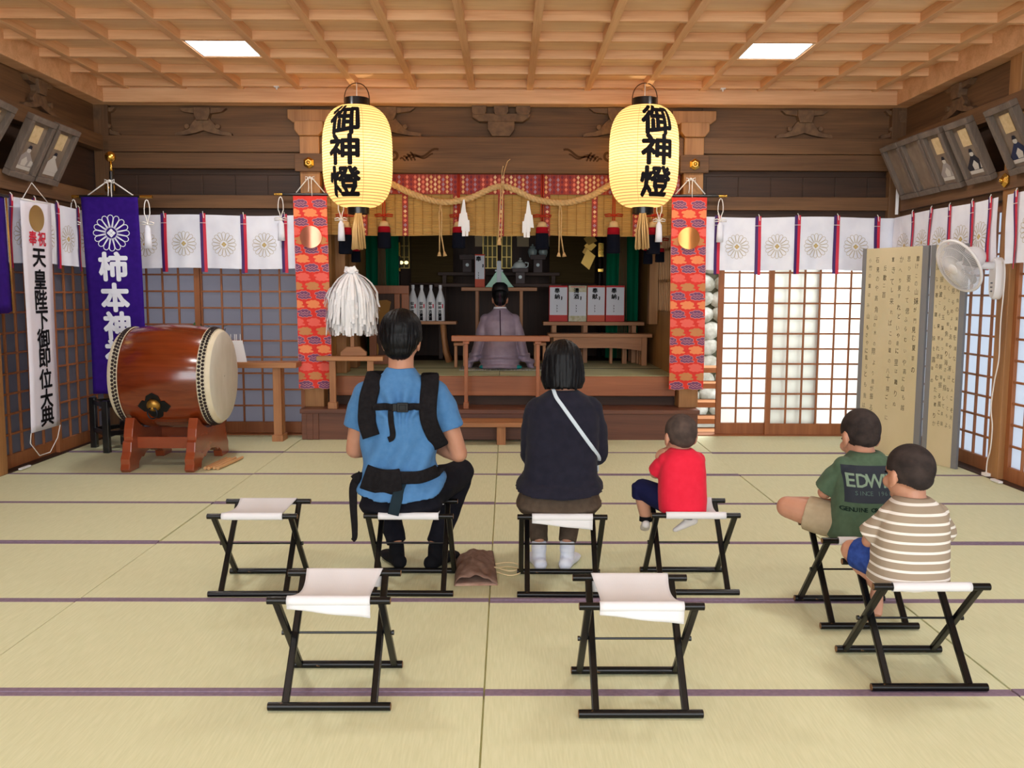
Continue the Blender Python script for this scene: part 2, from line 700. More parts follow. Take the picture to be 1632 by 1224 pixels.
nail_cover((PLX, YB - 0.135, 2.515), (0, -1, 0), 'hexagonal gilt nail cover on the post above the left brocade banner')
nail_cover((PRX, YB - 0.135, 2.515), (0, -1, 0), 'hexagonal gilt nail cover on the post above the right brocade banner')
b = MB()
for px in (PLX, PRX):
    b.lohi((px - 0.13, YB - 0.135, 2.44), (px + 0.13, YB - 0.10, 2.60))
structure(b.build('trim_5', M['header_x'], bevel=0.004))

# great lintel over the sanctuary with the frieze above it
b = MB()
b.lohi((PLX + 0.09, YB - 0.08, 2.435), (PRX - 0.09, YB + 0.1, 2.765))
structure(b.build('lintel_beam', M['header_x'], bevel=0.01))
b = MB()
b.lohi((PLX - 0.25, YB + 0.02, 2.765), (PRX + 0.25, YB + 0.098, 3.24))
structure(b.build('frieze_beam', M['header_x']))
b = MB()
for cx in (-1.10, 1.0):
    carve(b, cx, 2.768, 0.62, 0.26, fb)
# centre bracket: bearing block, arm and three small blocks
b.prism([(-0.08, 0), (0.08, 0), (0.12, 0.06), (0.12, 0.13), (-0.12, 0.13), (-0.12, 0.06)], (-0.06, YB - 0.09, 2.768), (1, 0, 0), (0, 0, 1), (0, 0.1, 0))
b.prism([(-0.26, 0.17), (-0.2, 0.13), (0.2, 0.13), (0.26, 0.17), (0.26, 0.2), (-0.26, 0.2)], (-0.06, YB - 0.09, 2.768), (1, 0, 0), (0, 0, 1), (0, 0.1, 0))
for dx in (-0.2, 0, 0.2):
    b.prism([(-0.05, 0), (0.05, 0), (0.065, 0.03), (0.065, 0.08), (-0.065, 0.08), (-0.065, 0.03)], (-0.06 + dx, YB - 0.10, 2.955), (1, 0, 0), (0, 0, 1), (0, 0.11, 0))
structure(b.build('trim_6', M['carving'], bevel=0.003))
# wave scrolls cut into the lintel
b = MB()
for s, cx in ((1, -0.98), (-1, 0.86)):
    f2 = lambda x, z: V((cx + s * x, YB - 0.082, 2.60 + z))
    sp = [(0.07 * (1 - t) * math.cos(2.2 + 8 * t) - 0.06, 0.07 * (1 - t) * math.sin(2.2 + 8 * t)) for t in [k / 24 for k in range(25)]]
    b.strip(sp, 0.024, f2)
    for q in range(4):
        b.strip([(0.0 + 0.03 * q + 0.05 * t, -0.04 + 0.02 * q * (1 - t) + 0.012 * math.sin(5 * t)) for t in [k / 8 for k in range(9)]], 0.016, f2)
    b.strip([(0.05 + 0.30 * t, -0.035 + 0.075 * t + 0.02 * math.sin(9 * t)) for t in [k / 16 for k in range(17)]], 0.020, f2)
    b.strip([(0.10 + 0.20 * t, -0.035 + 0.03 * t + 0.015 * math.sin(8 * t)) for t in [k / 16 for k in range(17)]], 0.015, f2)
structure(b.build('trim_7', mat('cut_scroll', (72, 48, 30), 0.8)))


# lattice doors -------------------------------------------------------
def lattice_door(name, o, u, w, h, nx, nz, pane, stile=0.05, rail=0.07, bar=0.016, dep=0.034, lat=None):
    """sliding lattice door from corner o along unit u; bars on the room side, one frosted pane behind"""
    o, u = V(o), V(u)
    nrm = u.cross(V((0, 0, 1)))     # towards the room when u runs rightwards as seen from the room
    R = Matrix((u, nrm, V((0, 0, 1)))).transposed()
    b = MB()

    def bx(x0, x1, z0, z1, d0, d1):
        b.box(o + u * ((x0 + x1) / 2) + nrm * ((d0 + d1) / 2) + V((0, 0, (z0 + z1) / 2)), (x1 - x0, d1 - d0, z1 - z0), R)
    bx(0, stile, 0, h, -dep / 2, dep / 2)
    bx(w - stile, w, 0, h, -dep / 2, dep / 2)
    bx(stile, w - stile, 0, rail * 1.5, -dep / 2, dep / 2)
    bx(stile, w - stile, h - rail, h, -dep / 2, dep / 2)
    for i in range(1, nx):
        x = stile + (w - 2 * stile) * i / nx
        bx(x - bar / 2, x + bar / 2, rail, h - rail, -0.004, dep / 2 - 0.002)
    z0 = rail * 1.5
    for j in range(1, nz):
        z = z0 + (h - rail - z0) * j / nz
        bx(stile, w - stile, z - bar / 2, z + bar / 2, -0.006, dep / 2 - 0.004)
    d = structure(b.build(name, lat or M['lattice_z'], bevel=0.002))
    b = MB()
    bx(stile * 0.5, w - stile * 0.5, 0.03, h - 0.03, -0.014, -0.009)
    p = b.build('pane', pane, d)
    return d


pane_dim = translucent('frosted_glass_shaded', (140, 140, 150), 0.7, 0.3, (196, 194, 204))  # darker copy of the frosted glass: outside shade put into its colour
pane_bright = translucent('clear_frosted_glass', (225, 232, 232), 0.85, 0.3, (250, 252, 250))  # paler, more translucent copy: strong daylight put into the glass colour
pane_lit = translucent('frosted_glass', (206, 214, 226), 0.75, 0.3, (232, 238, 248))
DZ = 2.04
dn = 1
# back left: three sliding doors
xs = [WL + 0.06, -2.90, -1.93]
for k in range(2):
    w = xs[k + 1] - xs[k] + 0.04
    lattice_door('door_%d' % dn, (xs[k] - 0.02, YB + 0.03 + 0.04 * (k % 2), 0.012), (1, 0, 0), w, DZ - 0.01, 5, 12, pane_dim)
    dn += 1
# back right: one stands ajar, the next two overlap
for x0, x1, dy in ((1.995, 2.955, 0.04), (2.455, 3.42, -0.005), (3.36, 3.64, 0.045)):
    lattice_door('door_%d' % dn, (x0, YB + 0.02 + dy, 0.012), (1, 0, 0), x1 - x0, DZ - 0.01, max(3, round((x1 - x0 - 0.1) / 0.145)), 13, pane_bright)
    dn += 1
b = MB()
b.lohi((WL, YB - 0.03, -0.02), (PLX - 0.05, YB + 0.12, 0.012))
b.lohi((PRX + 0.1, YB - 0.03, -0.02), (WR, YB + 0.12, 0.012))
structure(b.build('baseboard_back', M['lattice_x']))

# side walls ----------------------------------------------------------
for side, X, s in (('left', WL, 1), ('right', WR, -1)):
    b = MB()

    def bb(d, y0, y1, z0, z1):
        b.lohi((X - s * 0.1, y0, z0), (X + s * d, y1, z1))
    b.mi = 0
    bb(0.0, YF, YB, 2.765, 3.14)
    bb(0.075, YF, YB, 2.63, 2.765)
    b.mi = 1
    bb(-0.02, YF, YB, 2.24, 2.63)
    b.mi = 0
    bb(0.07, YF, YB, 2.10, 2.24)
    b.mi = 0
    bb(0.02, YF, YB, 2.035, 2.10)
    structure(b.build('wall_' + side, [M['header_y'], M['dark_y']], bevel=0.004))
    b = MB()
    fs = lambda y, z, d: V((X + s * d, y, z))
    for cy in (7.3, 5.5, 3.7):
        carve(b, cy, 2.768, 0.5, 0.25, fs)
    structure(b.build('trim_%d' % (8 if side == 'left' else 9), M['carving'], bevel=0.003))
    # posts
    for k, py in enumerate((6.47, 4.55, 2.64, 0.73)):
        b = MB()
        b.lohi((X - s * 0.06, py - 0.075, 0.0), (X + s * 0.05, py + 0.075, 3.04))
        structure(b.build('post_beam', M['post_z'], bevel=0.006))
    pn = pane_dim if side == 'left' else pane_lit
    for k, (y0, y1) in enumerate(((6.545, 7.46), (7.40, 8.36), (4.625, 5.54), (5.48, 6.395), (2.715, 3.63), (3.57, 4.475), (0.8, 1.72), (1.66, 2.565))):
        off = 0.0 if k % 2 else 0.038
        if side == 'left':
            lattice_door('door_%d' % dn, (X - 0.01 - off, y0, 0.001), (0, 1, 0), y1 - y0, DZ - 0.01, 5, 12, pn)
        else:
            lattice_door('door_%d' % dn, (X + 0.01 + off, y1, 0.001), (0, -1, 0), y1 - y0, DZ - 0.01, 5, 12, pn)
        dn += 1
b = MB()
for px in (WL + 0.06, WR - 0.06):
    b.lohi((px - 0.07, YB - 0.07, 0), (px + 0.07, YB + 0.08, 3.04))
structure(b.build('pillar_3', M['header_z'], bevel=0.006))
nail_cover((WL + 0.13, 8.30, 2.29), (0, -1, 0), 'gilt nail cover on the corner post behind the purple banner')
nail_cover((WR - 0.072, 6.47, 2.165), (-1, 0, 0), 'gilt nail cover on the wall beam above the wall fan')

# the raised entrance to the sanctuary -----------------------------------
b = MB()
b.lohi((-1.885, 8.125, -0.02), (1.76, YB + 0.05, Z1 - 0.035))
structure(b.build('step_slab', M['step_x'], bevel=0.004))
b = MB()
b.lohi((-1.90, 8.105, Z1 - 0.04), (1.775, 9.3, Z1))
b.lohi((-1.885, 8.108, 0.0), (-1.73, 8.13, Z1 - 0.04))
b.lohi((-1.84, 8.100, 0.0), (-1.78, 8.13, Z1 - 0.04))
structure(b.build('step_tread_slab', M['step_x'], bevel=0.004))
b = MB()
b.lohi((-1.66, YB + 0.02, 0.375), (1.60, YB + 0.10, Z2 - 0.004))
structure(b.build('platform_slab', M['plat_x'], bevel=0.006))
b = MB()
b.lohi((PLX + 0.09, YB + 0.10, Z1), (PRX - 0.09, 11.6, Z2 - 0.03))
structure(b.build('sanctuary_slab', M['shrine_x']))
tat2 = mat('sanctuary_tatami', (172, 172, 130), 0.75, rgb2=(184, 182, 142), noise_scale=(2, 6, 1), bump=0.2, bump_scale=(240, 900, 240))
b = MB()
for k, (x0, x1) in enumerate(((-1.66, -0.075), (-0.071, 1.60))):
    b.lohi((x0, YB + 0.06, Z2 - 0.03), (x1, 9.24, Z2))
    b.lohi((x0, 9.25, Z2 - 0.03), (x1, 10.3, Z2))
b.mi = 1
b.lohi((-1.66, 9.2, Z2 - 0.03), (1.60, 9.25, Z2 + 0.001))
structure(b.build('sanctuary_floor', [tat2, mat('dark_mat_border', (70, 66, 60), 0.8)]))
# removable wooden step in front
st = thing('wooden_step', 'low cypress step board standing before the sanctuary steps', 'step', (XC, 8.0, 0))
b = MB()
b.lohi((-1.0, 7.80, 0.165), (0.85, 8.098, 0.205))
b.build('tread', M['table_x'], st, bevel=0.004)
for x in (-0.93, -0.05, 0.78):
    b = MB()
    b.lohi((x - 0.04, 7.84, 0), (x + 0.04, 8.06, 0.165))
    b.build('leg', M['table_z'], st, bevel=0.003)
b = MB()
b.lohi((-0.97, 8.02, 0.02), (0.82, 8.04, 0.164))
b.build('back_board', M['step_x'], st)

# ceiling fittings --------------------------------------------------------
lit = emit('lit_panel', (255, 252, 250), 9.0)
for x0, lab in ((-2.38, 'left lit square ceiling panel light over the drum side'), (1.742, 'right lit square ceiling panel light over the screen side')):
    # the panel fills one coffer of the ceiling
    cx = x0 + 0.258
    cy = 6.882
    t = thing('ceiling_light', lab, 'ceiling light', (cx, cy, CB), group='square ceiling lights')
    b = MB()
    z = CZ + 0.02
    for a, c in (((cx - 0.232, cy - 0.222), (cx + 0.232, cy - 0.205)), ((cx - 0.232, cy + 0.205), (cx + 0.232, cy + 0.222)), ((cx - 0.232, cy - 0.205), (cx - 0.215, cy + 0.205)), ((cx + 0.215, cy - 0.205), (cx + 0.232, cy + 0.205))):
        b.lohi((a[0], a[1], z - 0.012), (c[0], c[1], CB - 0.001))
    b.build('frame', M['white_paint'], t)
    b = MB()
    b.lohi((cx - 0.214, cy - 0.204, z - 0.006), (cx + 0.214, cy + 0.204, z + 0.004))
    b.build('diffuser', lit, t)
    area_light('ceiling_panel_glow', (cx, cy, z - 0.02), (0, 0, 0), 0.42, 0.4, 19, (1.0, 0.98, 0.95))
# unseen panels added over and behind the camera to brighten the floor
for cx in (-2.12, 2.0):
    for cy, pw in ((3.96, 19), (1.04, 9), (-1.4, 9)):
        b = MB()
        b.lohi((cx - 0.214, cy - 0.204, CZ + 0.014), (cx + 0.214, cy + 0.204, CZ + 0.024))
        structure(b.build('ceiling_panel', lit))
        area_light('ceiling_panel_glow', (cx, cy, CZ), (0, 0, 0), 0.42, 0.4, pw, (1.0, 0.98, 0.95))
p = at(287, 3, 5.45)
t = thing('smoke_detector', 'small white round smoke detector on the ceiling', 'smoke detector', (p.x, 5.2, CB))
b = MB()
b.lathe([(0.055, CB), (0.055, CZ + 0.03), (0.05, CZ + 0.018)], 24, (p.x, 5.2, 0))
b.build('housing', M['white_paint'], t, smooth='auto')
b = MB()
b.lathe([(0.032, CZ + 0.018), (0.026, CZ - 0.012), (0.012, CZ - 0.02)], 20, (p.x, 5.2, 0))
for k in range(6):
    b.box((p.x + 0.042 * math.cos(k * PI / 3), 5.2 + 0.042 * math.sin(k * PI / 3), CZ + 0.014), (0.012, 0.012, 0.008))
b.build('sensor_cage', mat('grey_plastic', (150, 146, 144), 0.5), t, smooth='auto')
p = at(1300, -2, 5.35)
t = thing('ceiling_speaker', 'grey round flat speaker disc on the ceiling', 'speaker', (p.x, 5.35, CZ))
b = MB()
b.lathe([(0.1, CB), (0.1, CZ - 0.008), (0.09, CZ - 0.014)], 32, (p.x, 5.35, 0))
b.build('grille', mat('speaker_grey', (140, 132, 126), 0.6), t, smooth='auto')
for px, lab in ((441, 'small white ceiling hook plate left of the left lantern'), (1152, 'small white ceiling hook plate right of the right lantern')):
    p = at(px, 138, 8.1)
    b = MB()
    b.lohi((p.x - 0.022, 8.075, CZ - 0.004), (p.x + 0.022, 8.12, CZ + 0.006))
    b.lohi((p.x - 0.006, 8.092, CZ - 0.022), (p.x + 0.006, 8.104, CZ))
    tag(b.build('ceiling_hook', M['white_paint'], bevel=0.002), lab, 'hook', 'ceiling hook plates')

area_light('doorway_daylight', (2.9, 10.6, 4.3), (math.radians(-48), 0, 0), 3.0, 2.0, 620, (1.0, 1.0, 0.97))
# outside -----------------------------------------------------------------
b = MB()
b.lohi((-14, -12, -0.6), (14, 20, -0.5))
structure(b.build('ground', mat('pale_gravel', (170, 166, 156), 0.9, rgb2=(146, 142, 130), noise_scale=(9, 9, 9))))
b = MB()
b.lohi((-5.6, -4, -0.5), (-5.3, 12, 4.2))  # unseen wall added to block the sky and dim the left panes
structure(b.build('wall_outside_left', mat('grey_render', (104, 108, 122), 0.9)))
# ================================================================== hangings
def crest(bm, fn, cx, cy, r, w, line_mi, core_mi, fill_mi=None, core=0.30):
    """sixteen-petalled flower outline with a four-part diamond at its heart"""
    bm.mi = line_mi
    for k in range(16):
        a = 2 * PI * k / 16
        da = PI / 16 * 0.93
        pts = []
        r0, r1 = r * 0.30, r * 0.80
        pts.append((r0, -da * 0.5))
        pts.append((r1, -da))
        for q in range(1, 6):
            t = PI * q / 6
            pts.append((r1 + (r - r1) * math.sin(t), -da * math.cos(t)))
        pts.append((r1, da))
        pts.append((r0, da * 0.5))
        bm.strip([(cx + rr * math.cos(a + th), cy + rr * math.sin(a + th)) for rr, th in pts], w, fn)
    bm.mi = core_mi
    s = r * core / 2
    for dx, dy in ((0, 1), (0, -1), (1, 0), (-1, 0)):
        q = s * 0.94
        bm.face([fn(cx + dx * s + q * x, cy + dy * s + q * y) for x, y in ((0, -1), (1, 0), (0, 1), (-1, 0))])
    if fill_mi is not None:
        bm.mi = fill_mi
        for dx, dy in ((0, 1), (0, -1), (1, 0), (-1, 0)):
            bm.face([fn(cx + dx * s + 0.2 * s * x, cy + dy * s + 0.2 * s * y, 0.004) for x, y in ((0, -1), (1, 0), (0, 1), (-1, 0))])
    bm.mi = 0


def noren(label, o, u, n, w, rib, h=0.485, seed=0, crests=True):
    """white crest curtain; o top-left corner seen from the room, u along it, n towards the room"""
    o, u, n = V(o), V(u), V(n)
    t = thing('crest_curtain', label, 'curtain', o, group='white crest curtains along the walls')
    rnd = random.Random(seed)
    ph = rnd.random() * 6

    def pt(x, z, d=0.0):
        s = z / h
        wv = 0.010 * s * math.sin(x * 17 + ph) + 0.006 * math.sin(x * 41 + ph * 2) * s + 0.005 * math.sin(x * 7 + z * 9)
        return o + u * x + n * (wv + d) - V((0, 0, z + 0.006 * math.sin(x * 5 + ph)))
    b = MB()
    b.sheet(lambda a, c: pt(a * w, c * h), max(8, int(w / 0.025)), 14)
    b.mi = 0
    f2 = lambda x, y, d=0.003: pt(x, -y, d)
    if crests:
        ee = list(rib)
        for i in range(len(ee) - 1):
            cx = (ee[i] + ee[i + 1]) / 2
            crest(b, f2, cx, -0.265, 0.112, 0.0035, 1, 2, core=0.22)
        if ee[0] > 0.3:
            crest(b, f2, ee[0] - 0.185, -0.265, 0.112, 0.0035, 1, 2, core=0.22)
    b.build('cloth', [M['white_cloth'], M['crest_line'], M['crest_gold']], t, smooth=True, normals=False)
    for x in rib:
        b = MB()
        for mi, x0, x1 in ((0, -0.027, 0.002), (1, 0.0, 0.027)):
            b.mi = mi
            L = h + 0.045 + 0.008 * rnd.random()
            b.sheet(lambda a, c: pt(x + x0 + (x1 - x0) * a, c * L - 0.012, 0.008 + 0.002 * mi + 0.003 * math.sin(c * 7 + x * 9)), 2, 16)
        b.mi = 2
        b.tube([pt(x, -0.03, 0.006), pt(x + 0.005, -0.015, 0.016), pt(x + 0.012, 0.03, 0.015)], 0.003, 6)
        b.strip([(x - 0.034, -0.075), (x + 0.034, -0.075)], 0.004, lambda a, c: pt(a, -c, 0.016))
        b.build('ribbon', [M['purple_ribbon'], M['red_ribbon'], M['cord_white']], t, solid=0.0012, normals=False)
    return t


yn = YB - 0.075
x0 = at(160, 345, yn).x
x1 = at(474, 345, yn).x
noren('white crest curtain on the back wall between the purple and red banners', (x0, yn, 2.05), (1, 0, 0), (0, -1, 0), x1 - x0,
      [at(px, 345, yn).x - x0 for px in (199, 260.6, 323.5, 387.8, 453)], seed=1)
x0 = at(1120, 350, yn).x
x1 = at(1436, 350, yn).x
noren('white crest curtain over the bright lattice doors at the back', (x0, yn, 2.05), (1, 0, 0), (0, -1, 0), x1 - x0,
      [at(px, 350, yn).x - x0 for px in (1143.5, 1208.5, 1271, 1333.5, 1398)], seed=2)
noren('white crest curtain on the side wall behind the white hanging scroll', (WL + 0.1, 6.5, 2.05), (0, 1, 0), (1, 0, 0), 1.78,
      [0.16, 0.5, 0.85, 1.2, 1.55], seed=3)
noren('white crest curtain on the side wall behind the wall fan', (WR - 0.085, 8.27, 2.05), (0, -1, 0), (-1, 0, 0), 1.735,
      [0.39, 0.72, 1.05, 1.39, 1.70 - 0.06], seed=4)
noren('white crest curtain at the edge of the picture past the fan post', (WR - 0.1, 6.385, 2.05), (0, -1, 0), (-1, 0, 0), 1.7,
      [0.13, 0.47, 0.81, 1.15, 1.49], seed=5)


# hanging cords and tassels --------------------------------------------------
def loop_tassel(parent, x, y, z, L, name='tassel'):
    """white cord loop with a bow and a bound tassel, hung at x, y, z"""
    b = MB()
    lp = []
    for k in range(15):
        t = k / 14 * 2 * PI
        lp.append((x + 0.024 * math.sin(t) * (1 if math.cos(t) > -0.6 else 0.5), y, z - 0.10 + 0.095 * math.cos(t)))
    b.tube(lp, 0.0045, 6, closed=True)
    for s in (-1, 1):
        b.tube([(x, y - 0.006, z - 0.205), (x + s * 0.03, y - 0.008, z - 0.19), (x + s * 0.058, y - 0.006, z - 0.20), (x + s * 0.055, y - 0.006, z - 0.215), (x + s * 0.02, y - 0.008, z - 0.212), (x, y - 0.006, z - 0.207)], 0.0045, 6)
    b.ell((x, y - 0.006, z - 0.207), 0.012, sub=2)
    o = b.build('cord', M['cord_white'], parent, smooth=True)
    b = MB()
    z1 = z - 0.215
    n = 20
    prof = [(0.010, z1), (0.018, z1 - 0.02), (0.024, z1 - 0.028), (0.026, z1 - 0.05), (0.029, z1 - L * 0.6), (0.031, z1 - L)]
    rings = []
    for r, h in prof:
        rings.append([V((x + r * (1 + (0.06 if k % 2 else 0)) * math.cos(2 * PI * k / n), y + r * 0.7 * math.sin(2 * PI * k / n), h)) for k in range(n)])
    b.rings(rings)
    b.build(name, M['white_cloth'], parent, smooth=True)


def hanger(parent, x, y, zbar, halfw, zpeak, straight=True):
    b = MB()
    for s in (-1, 1):
        b.tube([(x + s * halfw, y, zbar + 0.012), (x + s * 0.012, y - 0.004, zpeak)], 0.0055, 6)
        b.tube([(x + s * 0.01, y - 0.008, zpeak - 0.005), (x + s * 0.04, y - 0.01, zpeak + 0.006), (x + s * 0.042, y - 0.01, zpeak - 0.02), (x + s * 0.012, y - 0.012, zpeak - 0.022)], 0.0045, 6)
        b.tube([(x + s * 0.014, y - 0.01, zpeak - 0.01), (x + s * 0.012, y - 0.012, zpeak - 0.09), (x + s * 0.016, y - 0.01, zpeak - 0.15 - 0.02 * s)], 0.004, 6)
    b.ell((x, y - 0.008, zpeak - 0.005), 0.013, sub=2)
    b.build('hanging_cord', M['cord_white'], parent, smooth=True)


# two red brocade banners ----------------------------------------------------
br_red = mat('vermilion_silk', (220, 38, 24), 0.65, rgb2=(230, 50, 30), noise_scale=(30, 30, 30), sheen=0.2)
br_or = mat('orange_cloud', (240, 138, 82), 0.6)
br_pk = mat('coral_cloud', (238, 96, 82), 0.6)
br_ol = mat('tan_cloud', (200, 128, 72), 0.6)
br_pu = mat('purple_cloud', (120, 62, 104), 0.6)
br_wh = mat('pale_outline', (218, 150, 150), 0.6)


def cloud(cx, cy, w, h):
    out = []
    lob = [(0.0, 0.5), (0.28, 0.42), (0.5, 0.12), (0.36, -0.1), (0.62, -0.28), (0.3, -0.42), (0.0, -0.46), (-0.3, -0.42), (-0.5, -0.22), (-0.36, 0.0), (-0.62, 0.18), (-0.3, 0.42)]
    n = len(lob)
    for i in range(n):
        p, q = lob[i], lob[(i + 1) % n]
        for t in (0.0, 0.5):
            x = p[0] + (q[0] - p[0]) * t
            y = p[1] + (q[1] - p[1]) * t
            bul = 1.10 if t else 0.92
            out.append((cx + x * bul * w, cy + y * bul * h))
    return out


def brocade(px0, px1, label, disc_rgb, ends):
    Y = 8.245
    p0, p1 = at(px0, 312, Y), at(px1, 312, Y)
    zt = 2.222
    zb = 0.46
    w = p1.x - p0.x
    xc = (p0.x + p1.x) / 2
    t = thing('brocade_banner', label, 'banner', (xc, Y, zt), group='red brocade banners on the two posts')

    def f(x, z, d=0.0):
        return V((xc + x + 0.012 * math.sin(z * 2.2) * 0.5 + 0.02 * (zt - z) * 0.4 * (0.5 if px0 < 800 else -0.25), Y - d + 0.007 * math.sin(x * 14 + z * 2.5) * (zt - z), z))
    b = MB()
    b.sheet(lambda a, c: f((a - 0.5) * w, zt - c * (zt - zb)), 12, 40)
    row = 0
    z = zt - 0.07
    kinds = (5, 1, 5, 2, 3)
    seq = [4, 1, 4, 2, 3]
    while z > zb + 0.02:
        k = seq[row % 5]
        xs = (-0.085, 0.085) if row % 2 == 0 else (-0.155, 0.0, 0.155)
        for x in xs:
            ww, hh = 0.125, 0.078
            poly = cloud(x, z, ww, hh)
            poly = [(max(-w / 2 + 0.001, min(w / 2 - 0.001, a)), c) for a, c in poly]
            b.mi = k
            b.face([f(a, c, 0.0015) for a, c in poly])
            if k == 4:
                b.mi = 5
                cl = [q for q in poly]
                b.strip(cl, 0.004, lambda a, c: f(max(-w / 2, min(w / 2, a)), c, 0.003), closed=True)
                for yy in (-0.012, 0.008):
                    pl = [(x - 0.04 + 0.08 * q / 8, z + yy + 0.008 * math.sin(q * 1.9)) for q in range(9)]
                    b.strip([(max(-w / 2, min(w / 2, a)), c) for a, c in pl], 0.004, lambda a, c: f(a, c, 0.003))
        z -= 0.083
        row += 1
    b.build('cloth', [br_red, br_or, br_pk, br_ol, br_pu, br_wh], t, smooth=False, normals=False)
    # round metal disc with a sheen, fixed on the cloth
    zc = at(800, 379, Y).z
    b = MB()
    cc = f(0, zc, 0.006)
    b.rings([[cc + V((r * math.cos(2 * PI * k / 48), -d - 0.022 * (1 - (r * math.cos(2 * PI * k / 48) / 0.1) ** 2), r * math.sin(2 * PI * k / 48))) for k in range(48)] for r, d in ((0.1, -0.022), (0.1, 0.003), (0.08, 0.003), (0.05, 0.003), (0.02, 0.003), (0.004, 0.003))])
    b.build('disc', mat('disc_metal', disc_rgb, 0.3, 0.85), t, smooth='auto')
    b = MB()
    xl, xr = p0.x - 0.10, p1.x + 0.10
    b.tube([(xl, Y, zt + 0.012), (xr, Y, zt + 0.012)], 0.013, 12)
    b.build('rod', M['black_lacquer'], t, smooth='auto')
    b = MB()
    for s in ends:
        xe = xl if s < 0 else xr
        b.tube([(xe, Y, zt + 0.012), (xe + s * 0.075, Y, zt + 0.012)], 0.012, 12)
    b.build('rod_tip', M['gold'], t, smooth='auto')
    b = MB()
    hanger(t, xc, Y - 0.005, zt + 0.015, w * 0.42, zt + 0.165)
    for s in (-1, 1):
        xe = (xl - 0.02) if s < 0 else (xr + 0.02)
        loop_tassel(t, xe, Y, zt - 0.005, 0.185)
    b.bm.free()


brocade(468, 522, 'vermilion brocade banner with pale copper disc on the post beside the drum side', (236, 150, 120), (-1, 1))
brocade(1072, 1128, 'vermilion brocade banner with golden disc on the post beside the open doorway', (226, 150, 84), (-1, 1))

# purple shrine banner on its pole --------------------------------------------
vio = mat('violet_cloth', (46, 18, 112), 0.85, rgb2=(52, 22, 122), noise_scale=(20, 20, 20))
Yp = 7.72
pc = at(176, 250, Yp)
t = thing('shrine_banner', 'deep purple banner with white crest and large white characters behind the drum', 'banner', (pc.x, Yp, 0))
pz = at(176, 314, Yp).z
b = MB()
b.tube([(pc.x, Yp, 0.02), (pc.x, Yp, pc.z - 0.12)], 0.016, 12)
b.build('pole', M['black_lacquer'], t, smooth='auto')
b = MB()
b.tube([(pc.x, Yp, pc.z - 0.14), (pc.x, Yp, pc.z - 0.03)], 0.011, 12)
b.ell((pc.x, Yp, pc.z), 0.045)
b.build('finial', M['gold'], t, smooth=True)
xa, xb = at(110, 314, Yp).x, at(245, 314, Yp).x
b = MB()
b.tube([(xa + 0.10, Yp - 0.03, pz), (xb - 0.10, Yp - 0.03, pz)], 0.013, 12)
b.build('crossbar', M['black_lacquer'], t, smooth='auto')
b = MB()
for x, s in ((xa, 1), (xb, -1)):
    b.tube([(x, Yp - 0.03, pz), (x + s * 0.105, Yp - 0.03, pz)], 0.0135, 12)
b.build('crossbar_tip', M['gold'], t, smooth='auto')
hanger(t, pc.x, Yp - 0.03, pz, 0.19, pc.z - 0.2)
for x in (xa + 0.05, xb - 0.05):
    loop_tassel(t, x, Yp - 0.03, pz - 0.02, 0.20)
x0, x1 = at(133, 318, Yp).x, at(223, 318, Yp).x
w = x1 - x0
zt, zb = pz - 0.005, 0.47


def fp(x, z, d=0.0):
    s = (zt - z)
    return V((x0 + w / 2 + x + 0.038 * s * 0.55, Yp - 0.045 - d + 0.012 * math.sin(x * 9 + z * 3) * s, z))


b = MB()
b.sheet(lambda a, c: fp((a - 0.5) * w, zt - c * (zt - zb)), 14, 40)
b.build('cloth', vio, t, smooth=True, solid=0.002, normals=False)
b = MB()
zc = at(180, 372, Yp).z
crest(b, lambda x, y, d=0.004: fp(x, y, d), 0.0, zc, 0.152, 0.006, 0, 0, 1, core=0.26)
b.build('crest', [M['white_cloth'], vio], t, normals=False)
for ch, py in zip('柿本神社', (425, 474, 519, 563)):
    zc = at(185, py, Yp).z
    cx = 0.0
    b = MB()
    b.glyph(ch, 0.250, 0.0105, cx, zc, lambda x, y: fp(x, y, 0.006), cut=0.05)
    b.build('lettering', M['white_cloth'], t, normals=False)
t2 = thing('banner_stand', 'black four-legged stand on the tatami behind the drum', 'stand', (pc.x, Yp, 0))
cs = [(pc.x + 0.0, Yp - 0.30), (pc.x + 0.27, Yp), (pc.x, Yp + 0.27), (pc.x - 0.22, Yp - 0.05)]
for (x, y) in cs:
    b = MB()
    b.lohi((x - 0.026, y - 0.026, 0), (x + 0.026, y + 0.026, 0.44))
    b.build('leg', M['black_lacquer'], t2, bevel=0.004)
b = MB()
for i in range(4):
    p, q = cs[i], cs[(i + 1) % 4]
    b.bar((p[0], p[1], 0.16), (q[0], q[1], 0.16), 0.025, 0.04)
    b.bar((p[0], p[1], 0.40), (q[0], q[1], 0.40), 0.025, 0.04)
b.bar((cs[0][0], cs[0][1], 0.14), (cs[2][0], cs[2][1], 0.14), 0.03, 0.03)
b.build('rail', M['black_lacquer'], t2, bevel=0.003)
b = MB()
b.lathe([(0.075, 0.10), (0.09, 0.12), (0.09, 0.24), (0.06, 0.25), (0.02, 0.25)], 20, (pc.x + 0.1, Yp - 0.05, 0))
b.build('weight', M['black_lacquer'], t2, smooth='auto')

# white hanging scroll on the side wall -----------------------------------------
Xs = WL + 0.185
pA, pB = atx(33, 316, Xs), atx(80, 326, Xs)
pC = atx(45, 692, Xs)
t = thing('hanging_scroll', 'long narrow white hanging scroll with gold sun and black brush characters', 'scroll', (Xs, (pA.y + pB.y) / 2, 2.03))
yA, yB_ = pA.y, pB.y
zt, zb = (pA.z + pB.z) / 2, pC.z
wsc = yB_ - yA


def fsx(x, z, d=0.0):
    s = (zt - z)
    return V((Xs + d + 0.006 * math.sin(z * 3 + x * 5), yA + wsc / 2 + x - 0.03 * s * 0.5, z))


